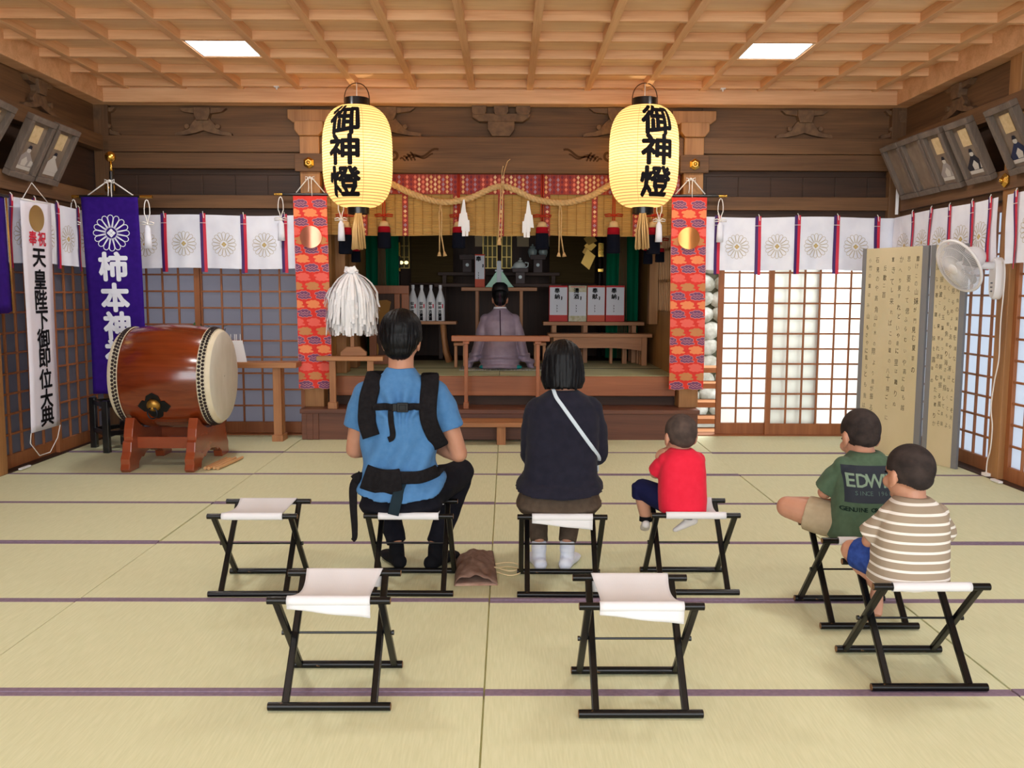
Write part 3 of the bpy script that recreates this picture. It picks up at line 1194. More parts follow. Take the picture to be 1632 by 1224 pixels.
b = MB()
b.sheet(lambda a, c: fsx((a - 0.5) * wsc, zt - c * (zt - zb)), 6, 30)
b.build('cloth', mat('white_satin', (226, 222, 234), 0.6), t, smooth=True, solid=0.002, normals=False)
b = MB()
zc = atx(57, 348, Xs).z
b.face([fsx(0.105 * math.cos(2 * PI * k / 32), zc + 0.10 * math.sin(2 * PI * k / 32), 0.004) for k in range(32)])
b.build('sun_disc', M['goldpaper'], t, normals=False)
b = MB()
for ch, dx in (('奉', -0.065), ('祝', 0.065)):
    b.glyph(ch, 0.115, 0.003, dx, atx(58, 380, Xs).z, lambda x, y: fsx(x, y, 0.005), cut=0.06)
b.build('lettering', M['red_ink'], t, normals=False)
b = MB()
for ch, px, py in zip('天皇陛下御即位大典', (60.5, 61.5, 63, 63, 64.5, 66.5, 67, 68.5, 68), (411, 445, 478, 510, 540, 571, 604, 636, 664)):
    q = atx(px, py, Xs)
    b.glyph(ch, 0.160, 0.0045, 0.015, q.z, lambda x, y: fsx(x, y, 0.005), cut=0.08, sx=1.25)
b.build('lettering', M['ink'], t, normals=False)
b = MB()
pk = atx(52, 285, WL + 0.12)
for y in (yA + 0.02, yB_ - 0.02):
    b.tube([(Xs, y, zt), (WL + 0.16, (yA + yB_) / 2, zt + 0.14)], 0.003, 6)
b.build('hanging_cord', M['cord_white'], t, smooth=True)
b = MB()
b.tube([(Xs, yA + 0.0, zt), (Xs, yB_, zt)], 0.006, 8)
b.build('top_rod', M['cord_white'], t, smooth=True)
b = MB()
lo = [fsx(-wsc / 2, zb), fsx(-wsc / 2 + 0.02, zb - 0.08, -0.02), fsx(-0.05, zb - 0.20, -0.03), fsx(0.1, zb - 0.2, -0.03), fsx(wsc / 2 - 0.01, zb - 0.1, -0.02), fsx(wsc / 2, zb)]
b.tube(lo, 0.0035, 6)
b.build('cord', M['cord_white'], t, smooth=True)

# edge of a second purple banner at the very left of the picture
Xq = WL + 0.30
t = thing('fringed_banner', 'purple banner with gold edging cut off at the picture edge by the scroll', 'banner', (Xq, 6.2, 1.7))
b = MB()
b.sheet(lambda a, c: V((Xq + 0.008 * math.sin(a * 6), 5.9 + 0.345 * a + 0.02 * c, 2.0 - c * 0.80 * (1 if a < 0.9 else 0.98))), 8, 12)
b.build('cloth', vio, t, smooth=True, solid=0.002, normals=False)
b = MB()
b.sheet(lambda a, c: V((Xq + 0.004, 6.243 + 0.022 * a + 0.02 * c, 2.0 - c * 0.80)), 1, 12)
b.build('edging', M['gold'], t, solid=0.003, normals=False)
b = MB()
b.tube([(Xq, 5.86, 2.005), (Xq, 6.29, 2.005)], 0.012, 10)
for y in (5.95, 6.2):
    b.tube([(Xq, y, 2.01), (WL + 0.07, y, 2.14)], 0.003, 6)
b.build('rod', M['black_lacquer'], t, smooth='auto')

# lanterns -------------------------------------------------------------------
paper = bpy.data.materials.new('lantern_paper')
paper.use_nodes = True
nt = paper.node_tree
for n in list(nt.nodes):
    nt.nodes.remove(n)
out = nt.nodes.new('ShaderNodeOutputMaterial')
tc = nt.nodes.new('ShaderNodeTexCoord')
sp = nt.nodes.new('ShaderNodeSeparateXYZ')
nt.links.new(tc.outputs['Object'], sp.inputs[0])
RP = 0.0232
m1 = nt.nodes.new('ShaderNodeMath'); m1.operation = 'ADD'; m1.inputs[1].default_value = 60 * RP
m2 = nt.nodes.new('ShaderNodeMath'); m2.operation = 'MODULO'; m2.inputs[1].default_value = RP
m3 = nt.nodes.new('ShaderNodeMath'); m3.operation = 'LESS_THAN'; m3.inputs[1].default_value = 0.0062
nt.links.new(sp.outputs['Z'], m1.inputs[0]); nt.links.new(m1.outputs[0], m2.inputs[0]); nt.links.new(m2.outputs[0], m3.inputs[0])
mc = nt.nodes.new('ShaderNodeMix'); mc.data_type = 'RGBA'
mc.inputs['A'].default_value = lin((255, 236, 182)); mc.inputs['B'].default_value = lin((168, 118, 66))
nt.links.new(m3.outputs[0], mc.inputs['Factor'])
tr = nt.nodes.new('ShaderNodeBsdfTranslucent')
df = nt.nodes.new('ShaderNodeBsdfDiffuse')
df.inputs['Color'].default_value = lin((236, 214, 170))
nt.links.new(mc.outputs['Result'], tr.inputs['Color'])
ms = nt.nodes.new('ShaderNodeMixShader'); ms.inputs[0].default_value = 0.7
nt.links.new(df.outputs[0], ms.inputs[1]); nt.links.new(tr.outputs[0], ms.inputs[2]); nt.links.new(ms.outputs[0], out.inputs[0])


def lantern(pxc, label, ang, tdir):
    Y = 7.9
    c = at(pxc, 250, Y)
    x = c.x
    zt, zb = at(pxc, 169, Y).z, at(pxc, 331, Y).z
    H = zt - zb
    zm = (zt + zb) / 2
    t = thing('paper_lantern', label, 'lantern', (x, Y, zm), group='large paper lanterns')

    def rad(s):
        # s from 0 (top) to 1 (bottom); barrel with round shoulders
        q = 2 * s - 1
        return 0.098 + 0.202 * max(0.0, 1 - abs(q) ** 3.6) ** 0.55
    n, m = 64, 84
    b = MB()
    rings = []
    for i in range(m + 1):
        s = i / m
        r = rad(s)
        z = zt - H * s
        r *= 1 + 0.004 * math.cos(2 * PI * (z - zm) / RP)
        rings.append([V((x + r * math.cos(2 * PI * k / n), Y + r * math.sin(2 * PI * k / n), z)) for k in range(n)])
    b.rings(rings, caps=False)
    b.build('paper_shade', paper, t, smooth=True)
    b = MB()
    for z0, z1, r in ((zt - 0.008, at(pxc, 157, Y).z, 0.105), (at(pxc, 341, Y).z, zb + 0.008, 0.094)):
        b.lathe([(r, z0), (r, z1), (r - 0.012, z1), (r - 0.012, z0)], 40, (x, Y, 0), caps=False)
        b.lathe([(r, z0), (r - 0.012, z0)], 40, (x, Y, 0), caps=False)
    b.build('ring', M['black_lacquer'], t, smooth='auto')
    # wire handle and hanging string
    b = MB()
    zr = at(pxc, 157, Y).z
    arc = [(x + 0.108 * math.cos(a), Y, zr - 0.02 + 0.15 * math.sin(a) ** 0.8) for a in [PI * k / 16 for k in range(17)]]
    b.tube([(x + 0.108, Y, zr - 0.06)] + arc + [(x - 0.108, Y, zr - 0.06)], 0.0045, 8)
    b.build('handle', mat('bronze_wire', (92, 58, 34), 0.4, 0.8), t, smooth=True)
    b = MB()
    b.tube([(x, Y, zr - 0.02), (x, Y, CZ)], 0.004, 6)
    b.build('cord', M['cord_white'], t, smooth=True)
    # a seam where the paper joins
    b = MB()
    a0 = -PI / 2 - ang * 1.35

    def fl2(u, z, d):
        s = min(max((zt - z) / H, 0.02), 0.98)
        r = rad(s) * 1.004 + d
        a = u
        return V((x + r * math.cos(a), Y + r * math.sin(a), z))
    b.rings([[fl2(a0 + e, zt - H * s, dd) for e, dd in ((-0.006, 0.001), (0.006, 0.001), (0.006, 0.003), (-0.006, 0.003))] for s in [0.03 + 0.94 * k / 30 for k in range(31)]])
    b.build('seam', mat('paper_seam', (206, 170, 110), 0.8), t)
    for ch, py in zip('御神燈', (199, 246, 295)):
        zc = at(pxc, py, Y).z
        b = MB()
        b.glyph(ch, 0.262, 0.0095, 0, 0, lambda u, w2: fl2(-PI / 2 + ang + u / 0.30, zc + w2, 0.004), cut=0.03, sx=1.12)
        b.build('lettering', M['ink'], t, normals=False)
    # straw tassel below
    b = MB()
    zr2 = at(pxc, 341, Y).z
    rnd = random.Random(int(pxc))
    tx = x + tdir * 0.0
    for k in range(46):
        a = rnd.random() * 2 * PI
        rr = 0.055 * math.sqrt(rnd.random())
        L = 0.29 + 0.02 * rnd.random()
        b.tube([(tx + 0.4 * rr * math.cos(a), Y + 0.4 * rr * math.sin(a), zr2 + 0.02), (tx + rr * math.cos(a), Y + rr * math.sin(a), zr2 - L * 0.5), (tx + 1.15 * rr * math.cos(a + 0.2), Y + 1.15 * rr * math.sin(a + 0.2), zr2 - L)], 0.0075, 5)
    b.build('tassel', mat('straw_tassel', (200, 160, 104), 0.8, rgb2=(220, 184, 130), noise_scale=(60, 60, 4)), t, smooth=True)
    ld = bpy.data.lights.new('lantern_bulb', 'POINT')
    ld.energy = 10
    ld.color = (1.0, 0.80, 0.52)
    ld.shadow_soft_size = 0.06
    lo = bpy.data.objects.new('lantern_bulb', ld)
    COL.objects.link(lo)
    lo.location = (x, Y, zm + 0.02)


lantern(570, 'glowing paper lantern with black characters hung on the drum side of the rope', -0.24, 1)
lantern(1026, 'glowing paper lantern with black characters hung on the screen side of the rope', 0.24, 1)

# bamboo blinds with patterned top bands ------------------------------------------
bam = mat('split_bamboo', (176, 134, 70), 0.6, rgb2=(196, 156, 88), noise_scale=(1, 1, 160))
bam_t = mat('blind_thread', (140, 98, 48), 0.8)
pat = mat('red_patterned_silk', (150, 44, 36), 0.7, rgb2=(166, 56, 42), noise_scale=(20, 20, 20))
dm = [mat('pattern_diamond_%d' % i, c, 0.7) for i, c in enumerate(((226, 170, 110), (226, 120, 96), (168, 126, 140), (236, 196, 150), (120, 30, 46)))]
Yd = YB + 0.02
BZ0, BZ1, BZ2 = 2.445, 2.255, 1.885
xsb = [PLX + 0.10, at(732.6, 300, Yd).x, at(864.5, 300, Yd).x, PRX - 0.10]
strips_px = (581, 646, 727, 798.6, 872, 947.4, 1013)
blab = ('bamboo blind with red patterned band behind the left lantern', 'bamboo blind with red patterned band at the middle of the opening', 'bamboo blind with red patterned band behind the right lantern')
for k in range(3):
    xa, xb = xsb[k] + 0.003, xsb[k + 1] - 0.003
    t = thing('bamboo_blind', blab[k], 'blind', ((xa + xb) / 2, Yd, BZ0), group='bamboo blinds over the sanctuary opening')
    b = MB()
    m = 46
    sag = lambda a, c: V((xa + (xb - xa) * a, Yd + 0.012 * math.sin(c * 3) + 0.002 * math.cos(c * m * PI), BZ1 + 0.02 - (BZ1 + 0.02 - BZ2) * c - 0.012 * math.sin(a * PI) * c))
    b.sheet(sag, 10, m * 2)
    b.mi = 1
    x = xa + 0.06
    while x < xb:
        b.lohi((x - 0.0015, Yd - 0.006, BZ2), (x + 0.0015, Yd + 0.002, BZ1))
        x += 0.085
    b.build('bamboo_panel', [bam, bam_t], t, normals=False)
    b = MB()
    b.lohi((xa, Yd - 0.02, BZ1), (xb, Yd - 0.012, BZ0))
    cnt = 0
    x = xa + 0.03
    col = 0
    while x < xb - 0.015:
        b.mi = 1 + (col * 2 + col // 3) % 5
        z = BZ0 - 0.035 - (0.022 if col % 2 else 0)
        while z > BZ1 + 0.012:
            b.face([(x + sx * 0.015, Yd - 0.0215, z + sz * 0.020) for sx, sz in ((0, -1), (1, 0), (0, 1), (-1, 0))])
            z -= 0.044
        b.lohi((x - 0.001, Yd - 0.0212, BZ1 + 0.005), (x + 0.001, Yd - 0.0202, BZ0 - 0.01))
        x += 0.037
        col += 1
    b.build('top_band', [pat] + dm, t, normals=False)
    for px in strips_px:
        xx = at(px, 340, Yd).x
        if xa < xx < xb - 0.02 or (k == 0 and abs(xx - xb) < 0.03):
            b = MB()
            xx = min(xx, xb - 0.028)
            b.lohi((xx - 0.027, Yd - 0.014, BZ2 - 0.012), (xx + 0.027, Yd - 0.008, BZ1))
            z = BZ1 - 0.03
            q = 0
            while z > BZ2:
                b.mi = 1 + q % 4
                b.face([(xx + sx * 0.017, Yd - 0.0155, z + sz * 0.017) for sx, sz in ((0, -1), (1, 0), (0, 1), (-1, 0))])
                z -= 0.042
                q += 1
            b.build('band_strip', [pat] + dm, t, normals=False)

# tricolour tassels -----------------------------------------------------------------
tas_c = mat('tassel_cream', (214, 178, 130), 0.9)
tas_r = mat('tassel_red', (150, 18, 32), 0.9)
tas_k = mat('tassel_black', (16, 18, 30), 0.95)
cord_r = mat('red_cord', (178, 54, 36), 0.8)


def tri_tassel(px, pt, pb, Y, label, w=0.058, cord_to=2.44):
    c = at(px, pt, Y)
    zb = at(px, pb, Y).z
    x, zt = c.x, c.z
    L = zt - zb
    t = thing('tricolour_tassel', label, 'tassel', (x, Y, zt), group='tricolour tassels before the sanctuary')
    for nm, m, prof in (('tassel_top', tas_c, [(0.2, 0), (0.62, 0.04), (0.8, 0.2)]), ('tassel_band', tas_r, [(0.8, 0.2), (0.94, 0.24), (0.97, 0.42)]), ('tassel_skirt', tas_k, [(0.97, 0.42), (1.0, 0.5), (1.06, 0.97), (0.9, 1.0)])):
        b = MB()
        n = 28
        b.rings([[V((x + w * r * (1 + (0.05 if q % 2 else 0)) * math.cos(2 * PI * q / n), Y + w * 0.8 * r * math.sin(2 * PI * q / n), zt - L * h)) for q in range(n)] for r, h in prof])
        b.build(nm, m, t, smooth=True)
    b = MB()
    for s in (-1, 1):
        b.tube([(x + s * 0.008, Y, zt - 0.01), (x + s * 0.01, Y - 0.004, zt + 0.06), (x + s * 0.006, Y, cord_to)], 0.005, 6)
        b.tube([(x, Y - 0.01, zt + 0.05), (x + s * 0.04, Y - 0.012, zt + 0.062), (x + s * 0.085, Y - 0.01, zt + 0.055), (x + s * 0.08, Y - 0.01, zt + 0.04), (x, Y - 0.012, zt + 0.045)], 0.006, 6)
    b.ell((x, Y - 0.008, zt + 0.05), 0.014, sub=2)
    b.build('cord', cord_r, t, smooth=True)


YT = Yd - 0.055
for px, pt, pb, lab in ((550, 352, 405, 'tricolour tassel beside the straw tassel of the left lantern'),
                        (612, 352, 396, 'tricolour tassel hanging before the left green curtain'),
                        (731, 353, 396, 'tricolour tassel half behind the left white paper streamer'),
                        (864, 353, 398, 'tricolour tassel half behind the right white paper streamer'),
                        (978, 352, 404, 'tricolour tassel hanging before the right green curtain'),
                        (1042, 352, 405, 'tricolour tassel beside the golden disc banner')):
    tri_tassel(px, pt, pb, YT, lab)
for px, pt, pb, lab in ((544, 380, 413, 'small dark tassel low behind the left banner tassel'), (567, 388, 418, 'small dark tassel under the straw tassel of the left lantern'),
                        (1033, 384, 421, 'small dark tassel below the straw tassel of the right lantern'), (1052, 390, 418, 'small dark tassel nearest the golden disc banner')):
    tri_tassel(px, pt, pb, 8.75, lab, 0.042, 2.36)

# the rope with its paper streamers ----------------------------------------------
straw = mat('rope_straw', (196, 158, 108), 0.85, rgb2=(214, 180, 130), noise_scale=(40, 40, 40))
Yr = YB - 0.115
rp = [(528, 268), (580, 276), (622, 292), (660, 310), (705, 322), (748, 316), (800, 297), (855, 318), (900, 323), (940, 313), (975, 294), (1020, 278), (1072, 268)]
P = [at(x, y, Yr) for x, y in rp]


def catmull(P, n):
    out = []
    for i in range(len(P) - 1):
        p0, p1, p2, p3 = P[max(i - 1, 0)], P[i], P[i + 1], P[min(i + 2, len(P) - 1)]
        for k in range(n):
            t = k / n
            out.append(0.5 * ((2 * p1) + (p2 - p0) * t + (2 * p0 - 5 * p1 + 4 * p2 - p3) * t * t + (3 * p1 - p0 - 3 * p2 + p3) * t ** 3))
    out.append(P[-1])
    return out


path = catmull(P, 14)
t = thing('sacred_rope', 'thick twisted straw rope swagged across the sanctuary opening between the lanterns', 'rope', path[len(path) // 2])
b = MB()
for s in range(3):
    pts = []
    L = 0
    for i, p in enumerate(path):
        if i:
            L += (p - path[i - 1]).length
        d = (path[min(i + 1, len(path) - 1)] - path[max(i - 1, 0)]).normalized()
        up = V((0, -1, 0))
        sd = d.cross(up)
        a = L / 0.115 * 2 * PI + s * 2 * PI / 3
        pts.append(p + up * (0.015 * math.cos(a)) + sd * (0.015 * math.sin(a)))
    b.tube(pts, 0.0165, 8)
b.build('strand', straw, t, smooth=True)
b = MB()
c = at(800, 297, Yr - 0.03)
for s in (-1, 1):
    b.tube([c + V((s * 0.006, 0.02, 0)), c + V((s * 0.008, -0.035, 0.0)), c + V((s * 0.01 + 0.01, -0.02, 0.13)), c + V((0.03 + s * 0.02, -0.02, 0.20 + 0.02 * s)), c + V((0.045 + s * 0.03, -0.02, 0.205 + 0.035 * s))], 0.0035, 6)
    b.tube([c + V((s * 0.008, -0.03, 0.0)), c + V((s * 0.012 - 0.01, -0.03, -0.3)), c + V((s * 0.012 - 0.02, -0.03, -0.47))], 0.006, 6)
b.tube([c + V((-0.022, -0.03, -0.46)), c + V((-0.025, -0.03, -0.53))], [0.012, 0.022], 8)
b.build('tie_cord', straw, t, smooth=True)
for px, py, nm in ((702, 322, 'left'), (893, 323, 'right')):
    c = at(px, py, Yr)
    b = MB()
    for s in (-1, 1):
        b.tube([c, c + V((s * 0.012, -0.02, -0.1)), c + V((s * 0.008, -0.02, -0.3)), c + V((0.012 + s * 0.022, -0.02, -0.46))], 0.006, 6)
        b.tube([c + V((0.012 + s * 0.022, -0.02, -0.45)), c + V((0.014 + s * 0.026, -0.02, -0.49))], [0.008, 0.02], 8)
    b.build('straw_tail', straw, t, smooth=True)
for px, py, s, lab in ((739, 318, 1, 'white folded paper streamer on the left half of the rope'), (842, 320, -1, 'white folded paper streamer on the right half of the rope')):
    c = at(px, py, Yr - 0.035)
    t = thing('paper_streamer', lab, 'streamer', c, group='white folded paper streamers on the rope')
    b = MB()
    k = 0.0058
    for i, (x0, z0, x1, z1) in enumerate(((0, 0, 0, 0),)):
        pass
    polys = [[(-1, 0), (1.5, 0), (4, -22), (-7, -34)], [(-6.5, -22), (5, -20), (8, -40), (-9, -42)], [(-4, -30), (9, -32), (9.5, -50), (-3.5, -48)], [(-2.5, -40), (3, -40), (2.5, -57), (-2.5, -57)], [(3, -42), (8, -42), (7, -57), (3.5, -57)]]
    for i, q in enumerate(polys):
        pts = [c + V((s * x * k, -0.006 * i + 0.0025 * (j % 2), z * k)) for j, (x, z) in enumerate(q)]
        b.face(pts)
    b.build('folded_paper', M['white_paper'], t, solid=0.0015, normals=False)
# ================================================================== folding stools
blk = mat('worn_black_paint', (9, 9, 11), 0.26, rgb2=(15, 14, 14), noise_scale=(8, 30, 30), spec=0.3)
worn = mat('bare_wood_end', (120, 84, 50), 0.6)
blk_rail = bpy.data.materials.new('chipped_black_rail')
blk_rail.use_nodes = True
nt = blk_rail.node_tree
bs = nt.nodes['Principled BSDF']
bs.inputs['Roughness'].default_value = 0.28
bs.inputs['Specular IOR Level'].default_value = 0.3
tc = nt.nodes.new('ShaderNodeTexCoord')
nz = nt.nodes.new('ShaderNodeTexNoise'); nz.inputs['Scale'].default_value = 26; nz.inputs['Detail'].default_value = 6
nt.links.new(tc.outputs['Object'], nz.inputs['Vector'])
cr = nt.nodes.new('ShaderNodeValToRGB')
cr.color_ramp.elements[0].position = 0.63; cr.color_ramp.elements[0].color = lin((9, 9, 11))
cr.color_ramp.elements[1].position = 0.69; cr.color_ramp.elements[1].color = lin((128, 92, 58))
nt.links.new(nz.outputs['Fac'], cr.inputs[0]); nt.links.new(cr.outputs[0], bs.inputs['Base Color'])

TOPZ = 0.362


def stool(label, loc, rz=0.0, flap=False, inset=0.055, swap=1, sag=0.03, seed=0):
    """cross-legged folding stool; rails run along x, near rails at -y"""
    t = thing('folding_stool', label, 'stool', (0, 0, 0), 0, 'black folding stools with white canvas seats')
    hw, yb, yt = 0.20, 0.165, 0.143
    for nm, z, y, r, mm in (('top_rail', TOPZ, -yt, 0.0125, blk), ('top_rail', TOPZ, yt, 0.0125, blk), ('foot_rail', 0.0135, -yb, 0.0135, blk_rail), ('foot_rail', 0.0135, yb, 0.0135, blk_rail)):
        b = MB()
        b.tube([(-hw, y, z), (hw, y, z)], r, 14)
        b.mi = 1
        for s in (-1, 1):
            b.lathe([(r - 0.002, s * hw), (r - 0.003, s * (hw + 0.0012))], 14, (0, y, z), 'x')
        b.build(nm, [mm, worn], t, smooth='auto')
    for s in (-1, 1):
        for d, xi in ((1, hw - inset), (-1, hw - inset + 0.026 * swap)):
            b = MB()
            b.bar((s * xi, -d * yb, 0.012), (s * xi, d * yt, TOPZ - 0.004), 0.019, 0.024, up=(1, 0, 0))
            b.build('leg', blk, t, bevel=0.004)
    b = MB()
    b.tube([(-hw + 0.012, 0.003, 0.197), (hw - 0.012, 0.003, 0.197)], 0.0042, 8)
    for s in (-1, 1):
        b.tube([(s * (hw - 0.016), 0.003, 0.197), (s * (hw - 0.008), 0.003, 0.197)], 0.009, 8)
    b.build('pivot_rod', blk, t, smooth='auto')
    rnd = random.Random(seed)
    ph = rnd.random() * 6
    cw = 0.135

    def seat(a, c):
        # around the near rail, across, around the far rail
        x = (a - 0.5) * 2 * cw
        L = c * 10
        R = 0.0155
        if L < 2:
            th = (1 - L / 2) * 1.15 * PI - 0.0
            y, z = -yt - R * math.sin(th), TOPZ + R * math.cos(th)
            return V((x, y, z))
        if L > 8:
            th = (L - 8) / 2 * 1.15 * PI
            return V((x, yt + R * math.sin(th), TOPZ + R * math.cos(th)))
        q = (L - 2) / 6
        y = -yt + 2 * yt * q
        z = TOPZ + R - sag * math.sin(PI * q) ** 0.9 + 0.0035 * math.sin(x * 42 + ph + q * 2) * math.sin(PI * q)
        xin = x * (1 - 0.10 * math.sin(PI * q))
        return V((xin, y, z))
    b = MB()
    b.sheet(seat, 16, 40)
    if flap:
        b.sheet(lambda a, c: V(((a - 0.5) * 2 * cw + 0.0, -yt - 0.009 + 0.004 * math.sin(a * 9) * c, TOPZ - 0.008 - c * (0.018 + 0.030 * a))), 10, 4)
        b.sheet(lambda a, c: V(((a - 0.5) * 2 * cw, yt - 0.006 - 0.012 * c, TOPZ - 0.01 - c * 0.035)), 10, 4)
    b.build('seat', M['canvas'], t, smooth=True, solid=0.0025, normals=False)
    t.location = loc
    t.rotation_euler = (0, 0, rz)
    return t


stool('empty folding stool at the left end of the middle row', (-1.135, 4.035, 0), 0.01, seed=1, sag=0.02)
stool('folding stool the person in the blue shirt sits on', (-0.437, 4.045, 0), -0.012, seed=2, inset=0.045, sag=0.045)
stool('folding stool the person in the dark sweater sits on', (0.250, 4.030, 0), -0.01, seed=3, inset=0.045, flap=True, sag=0.045)
stool('folding stool the small child in red sits on', (0.852, 4.065, 0), 0.0, seed=4, inset=0.05, sag=0.035)
stool('folding stool the child in the green shirt sits on', (1.478, 3.660, 0), 0.0, seed=5, inset=0.05, sag=0.035)
stool('folding stool the child in the striped shirt sits on', (1.455, 3.095, 0), 0.0, seed=6, inset=0.06, sag=0.035)
stool('front empty folding stool nearer the drum side with a drooping cloth edge', (-0.577, 2.950, 0), 0.0, flap=True, seed=7)
stool('front empty folding stool before the dark sweater seat, nearest to the camera', (0.433, 2.900, 0), 0.0, flap=True, seed=8)

# ================================================================== the drum
dr_w = wood('varnished_keyaki', (92, 33, 10), (132, 54, 20), 'x', 0.16, 12, coat=0.6, spec=0.5)
dr_st = mat('varnished_red_stand', (134, 58, 30), 0.25, rgb2=(150, 70, 38), noise_scale=(3, 3, 8), coat=0.5)
skin_d = mat('drum_hide', (212, 200, 172), 0.6, rgb2=(226, 216, 192), noise_scale=(6, 6, 6))
skin_f = mat('drum_hide_face', (206, 202, 188), 0.55, rgb2=(220, 217, 206), noise_scale=(4, 9, 4))
DX0, DX1, DY, DZc = -3.01, -2.23, 7.02, 0.690
t = thing('taiko_drum', 'large varnished barrel drum with hide heads on a red stand', 'drum', ((DX0 + DX1) / 2, DY, DZc))
hl = (DX1 - DX0) / 2
xm = (DX0 + DX1) / 2


def dr(q):     # q -1..1 along the barrel
    return 0.352 + 0.055 * (1 - abs(q) ** 2.3)


b = MB()
b.lathe([(dr(-0.93 + 1.86 * k / 40), xm + hl * (-0.93 + 1.86 * k / 40)) for k in range(41)], 72, (0, DY, DZc), 'x')
b.build('barrel', dr_w, t, smooth='auto')
for s in (-1, 1):
    b = MB()
    prof = [(dr(0.76) + 0.004, xm + s * hl * 0.76), (dr(0.9) + 0.006, xm + s * hl * 0.88), (0.362, xm + s * hl * 0.95), (0.350, xm + s * hl * 0.985)]
    b.lathe(prof, 72, (0, DY, DZc), 'x', caps=False)
    b.mi = 1
    fp_ = [(0.350, xm + s * hl * 0.985), (0.343, xm + s * hl * 0.995), (0.15, xm + s * hl * 0.992), (0.004, xm + s * hl * 0.992)]
    b.lathe(fp_, 72, (0, DY, DZc), 'x', caps=False)
    b.build('drum_head', [skin_d, skin_f], t, smooth='auto')
    b = MB()
    for row, q in ((0, 0.80), (1, 0.865)):
        n = 78
        for k in range(n):
            a = 2 * PI * (k + 0.5 * row) / n
            r = dr(q) + 0.006
            c = V((xm + s * hl * q, DY + r * math.sin(a), DZc + r * math.cos(a)))
            b.ell(c, (0.0135, 0.0135, 0.0135), sub=1)
    b.build('tack_band', mat('dark_iron_tacks', (44, 30, 28), 0.45, 0.4), t, smooth=True)
    b = MB()
    for q in (0.765, 0.905):
        ring = [(xm + s * hl * q, DY + (dr(q) + 0.007) * math.sin(2 * PI * k / 90), DZc + (dr(q) + 0.007) * math.cos(2 * PI * k / 90)) for k in range(90)]
        b.tube(ring, 0.0035, 5, closed=True)
    b.build('edge_cord', skin_d, t, smooth=True)


def on_drum(x, ang, d=0.0):
    q = (x - xm) / hl
    r = dr(q) + d
    return V((x, DY - r * math.cos(ang), DZc + r * math.sin(ang)))


# ring mount: shaped iron plate, gilt boss and ring
cx, ca = xm - 0.035, -0.50
pl = [(-0.125, 0), (-0.085, 0.03), (-0.06, 0.028), (-0.045, 0.055), (0, 0.07), (0.045, 0.055), (0.06, 0.028), (0.085, 0.03), (0.125, 0), (0.085, -0.032), (0.06, -0.03), (0.045, -0.06), (0, -0.078), (-0.045, -0.06), (-0.06, -0.03), (-0.085, -0.032)]
b = MB()
b.rings([[on_drum(cx + x, ca + z / 0.25, d) for x, z in pl] for d in (0.001, 0.007)])
b.build('ring_plate', mat('black_iron', (20, 22, 26), 0.45, 0.5), t, smooth='auto')
b = MB()
c = on_drum(cx, ca + 0.03, 0.008)
n_ = (on_drum(cx, ca + 0.03, 0.1) - on_drum(cx, ca + 0.03, 0.0)).normalized()
R = n_.to_track_quat('Z', 'Y').to_matrix()
b.ell(c, (0.052, 0.05, 0.034), R, 3)
b.ell(c + n_ * 0.026 + V((0, 0, -0.012)), (0.014, 0.02, 0.014), R, 2)
b.build('ring_boss', mat('old_brass', (170, 128, 58), 0.4, 0.85), t, smooth=True)
b = MB()
b.tube([c + n_ * 0.024 + R @ V((0.036 * math.cos(2 * PI * k / 24), 0, 0)) + V((0, -0.004, -0.045 + 0.042 * math.sin(2 * PI * k / 24))) for k in range(24)], 0.006, 8, closed=True)
b.build('ring', mat('dark_ring', (40, 40, 46), 0.3, 0.8), t, smooth=True)
b = MB()
s2 = thing('drum_stand', 'glossy red-brown wooden drum stand with flared feet and cross rails', 'stand', (xm, DY, 0))
half = [(0.41, 0.0), (0.43, 0.02), (0.415, 0.06), (0.42, 0.10), (0.385, 0.15), (0.37, 0.22), (0.345, 0.235), (0.35, 0.26), (0.335, 0.32), (0.30, 0.40), (0.265, 0.395)]
arcp = [(0.402 * math.sin(a), DZc - 0.402 * math.cos(a)) for a in [0.72 * (1 - k / 10) for k in range(11)]]
cut = [(0.06, 0.0), (0.075, 0.03), (0.11, 0.045), (0.13, 0.08), (0.17, 0.075), (0.20, 0.055), (0.22, 0.0)]
right = half[:-1] + arcp
poly_r = right + [(0.0, 0.13)] + [(0.05, 0.135), (0.12, 0.11), (0.17, 0.085), (0.215, 0.05), (0.23, 0.0)]
for x in (DX0 + 0.11, DX1 - 0.19):
    b = MB()
    full = [(-y, z) for y, z in reversed(right)][0:] + []
    body = right + [(-y, z) for y, z in reversed(right[:-1])] + [(-0.25, 0.0), (-0.235, 0.05), (-0.17, 0.085), (-0.15, 0.07), (-0.10, 0.10), (0.0, 0.115), (0.10, 0.10), (0.15, 0.07), (0.17, 0.085), (0.235, 0.05), (0.25, 0.0)]
    b.prism(body, (x, DY, 0), (0, 1, 0), (0, 0, 1), (0.07, 0, 0))
    b.build('side_frame', dr_st, s2, bevel=0.006)
for y in (-0.24, 0.24):
    b = MB()
    b.lohi((DX0 + 0.13, DY + y - 0.02, 0.155), (DX1 - 0.15, DY + y + 0.02, 0.245))
    b.build('cross_rail', dr_st, s2, bevel=0.004)
stick = mat('drumstick_wood', (206, 160, 112), 0.5)
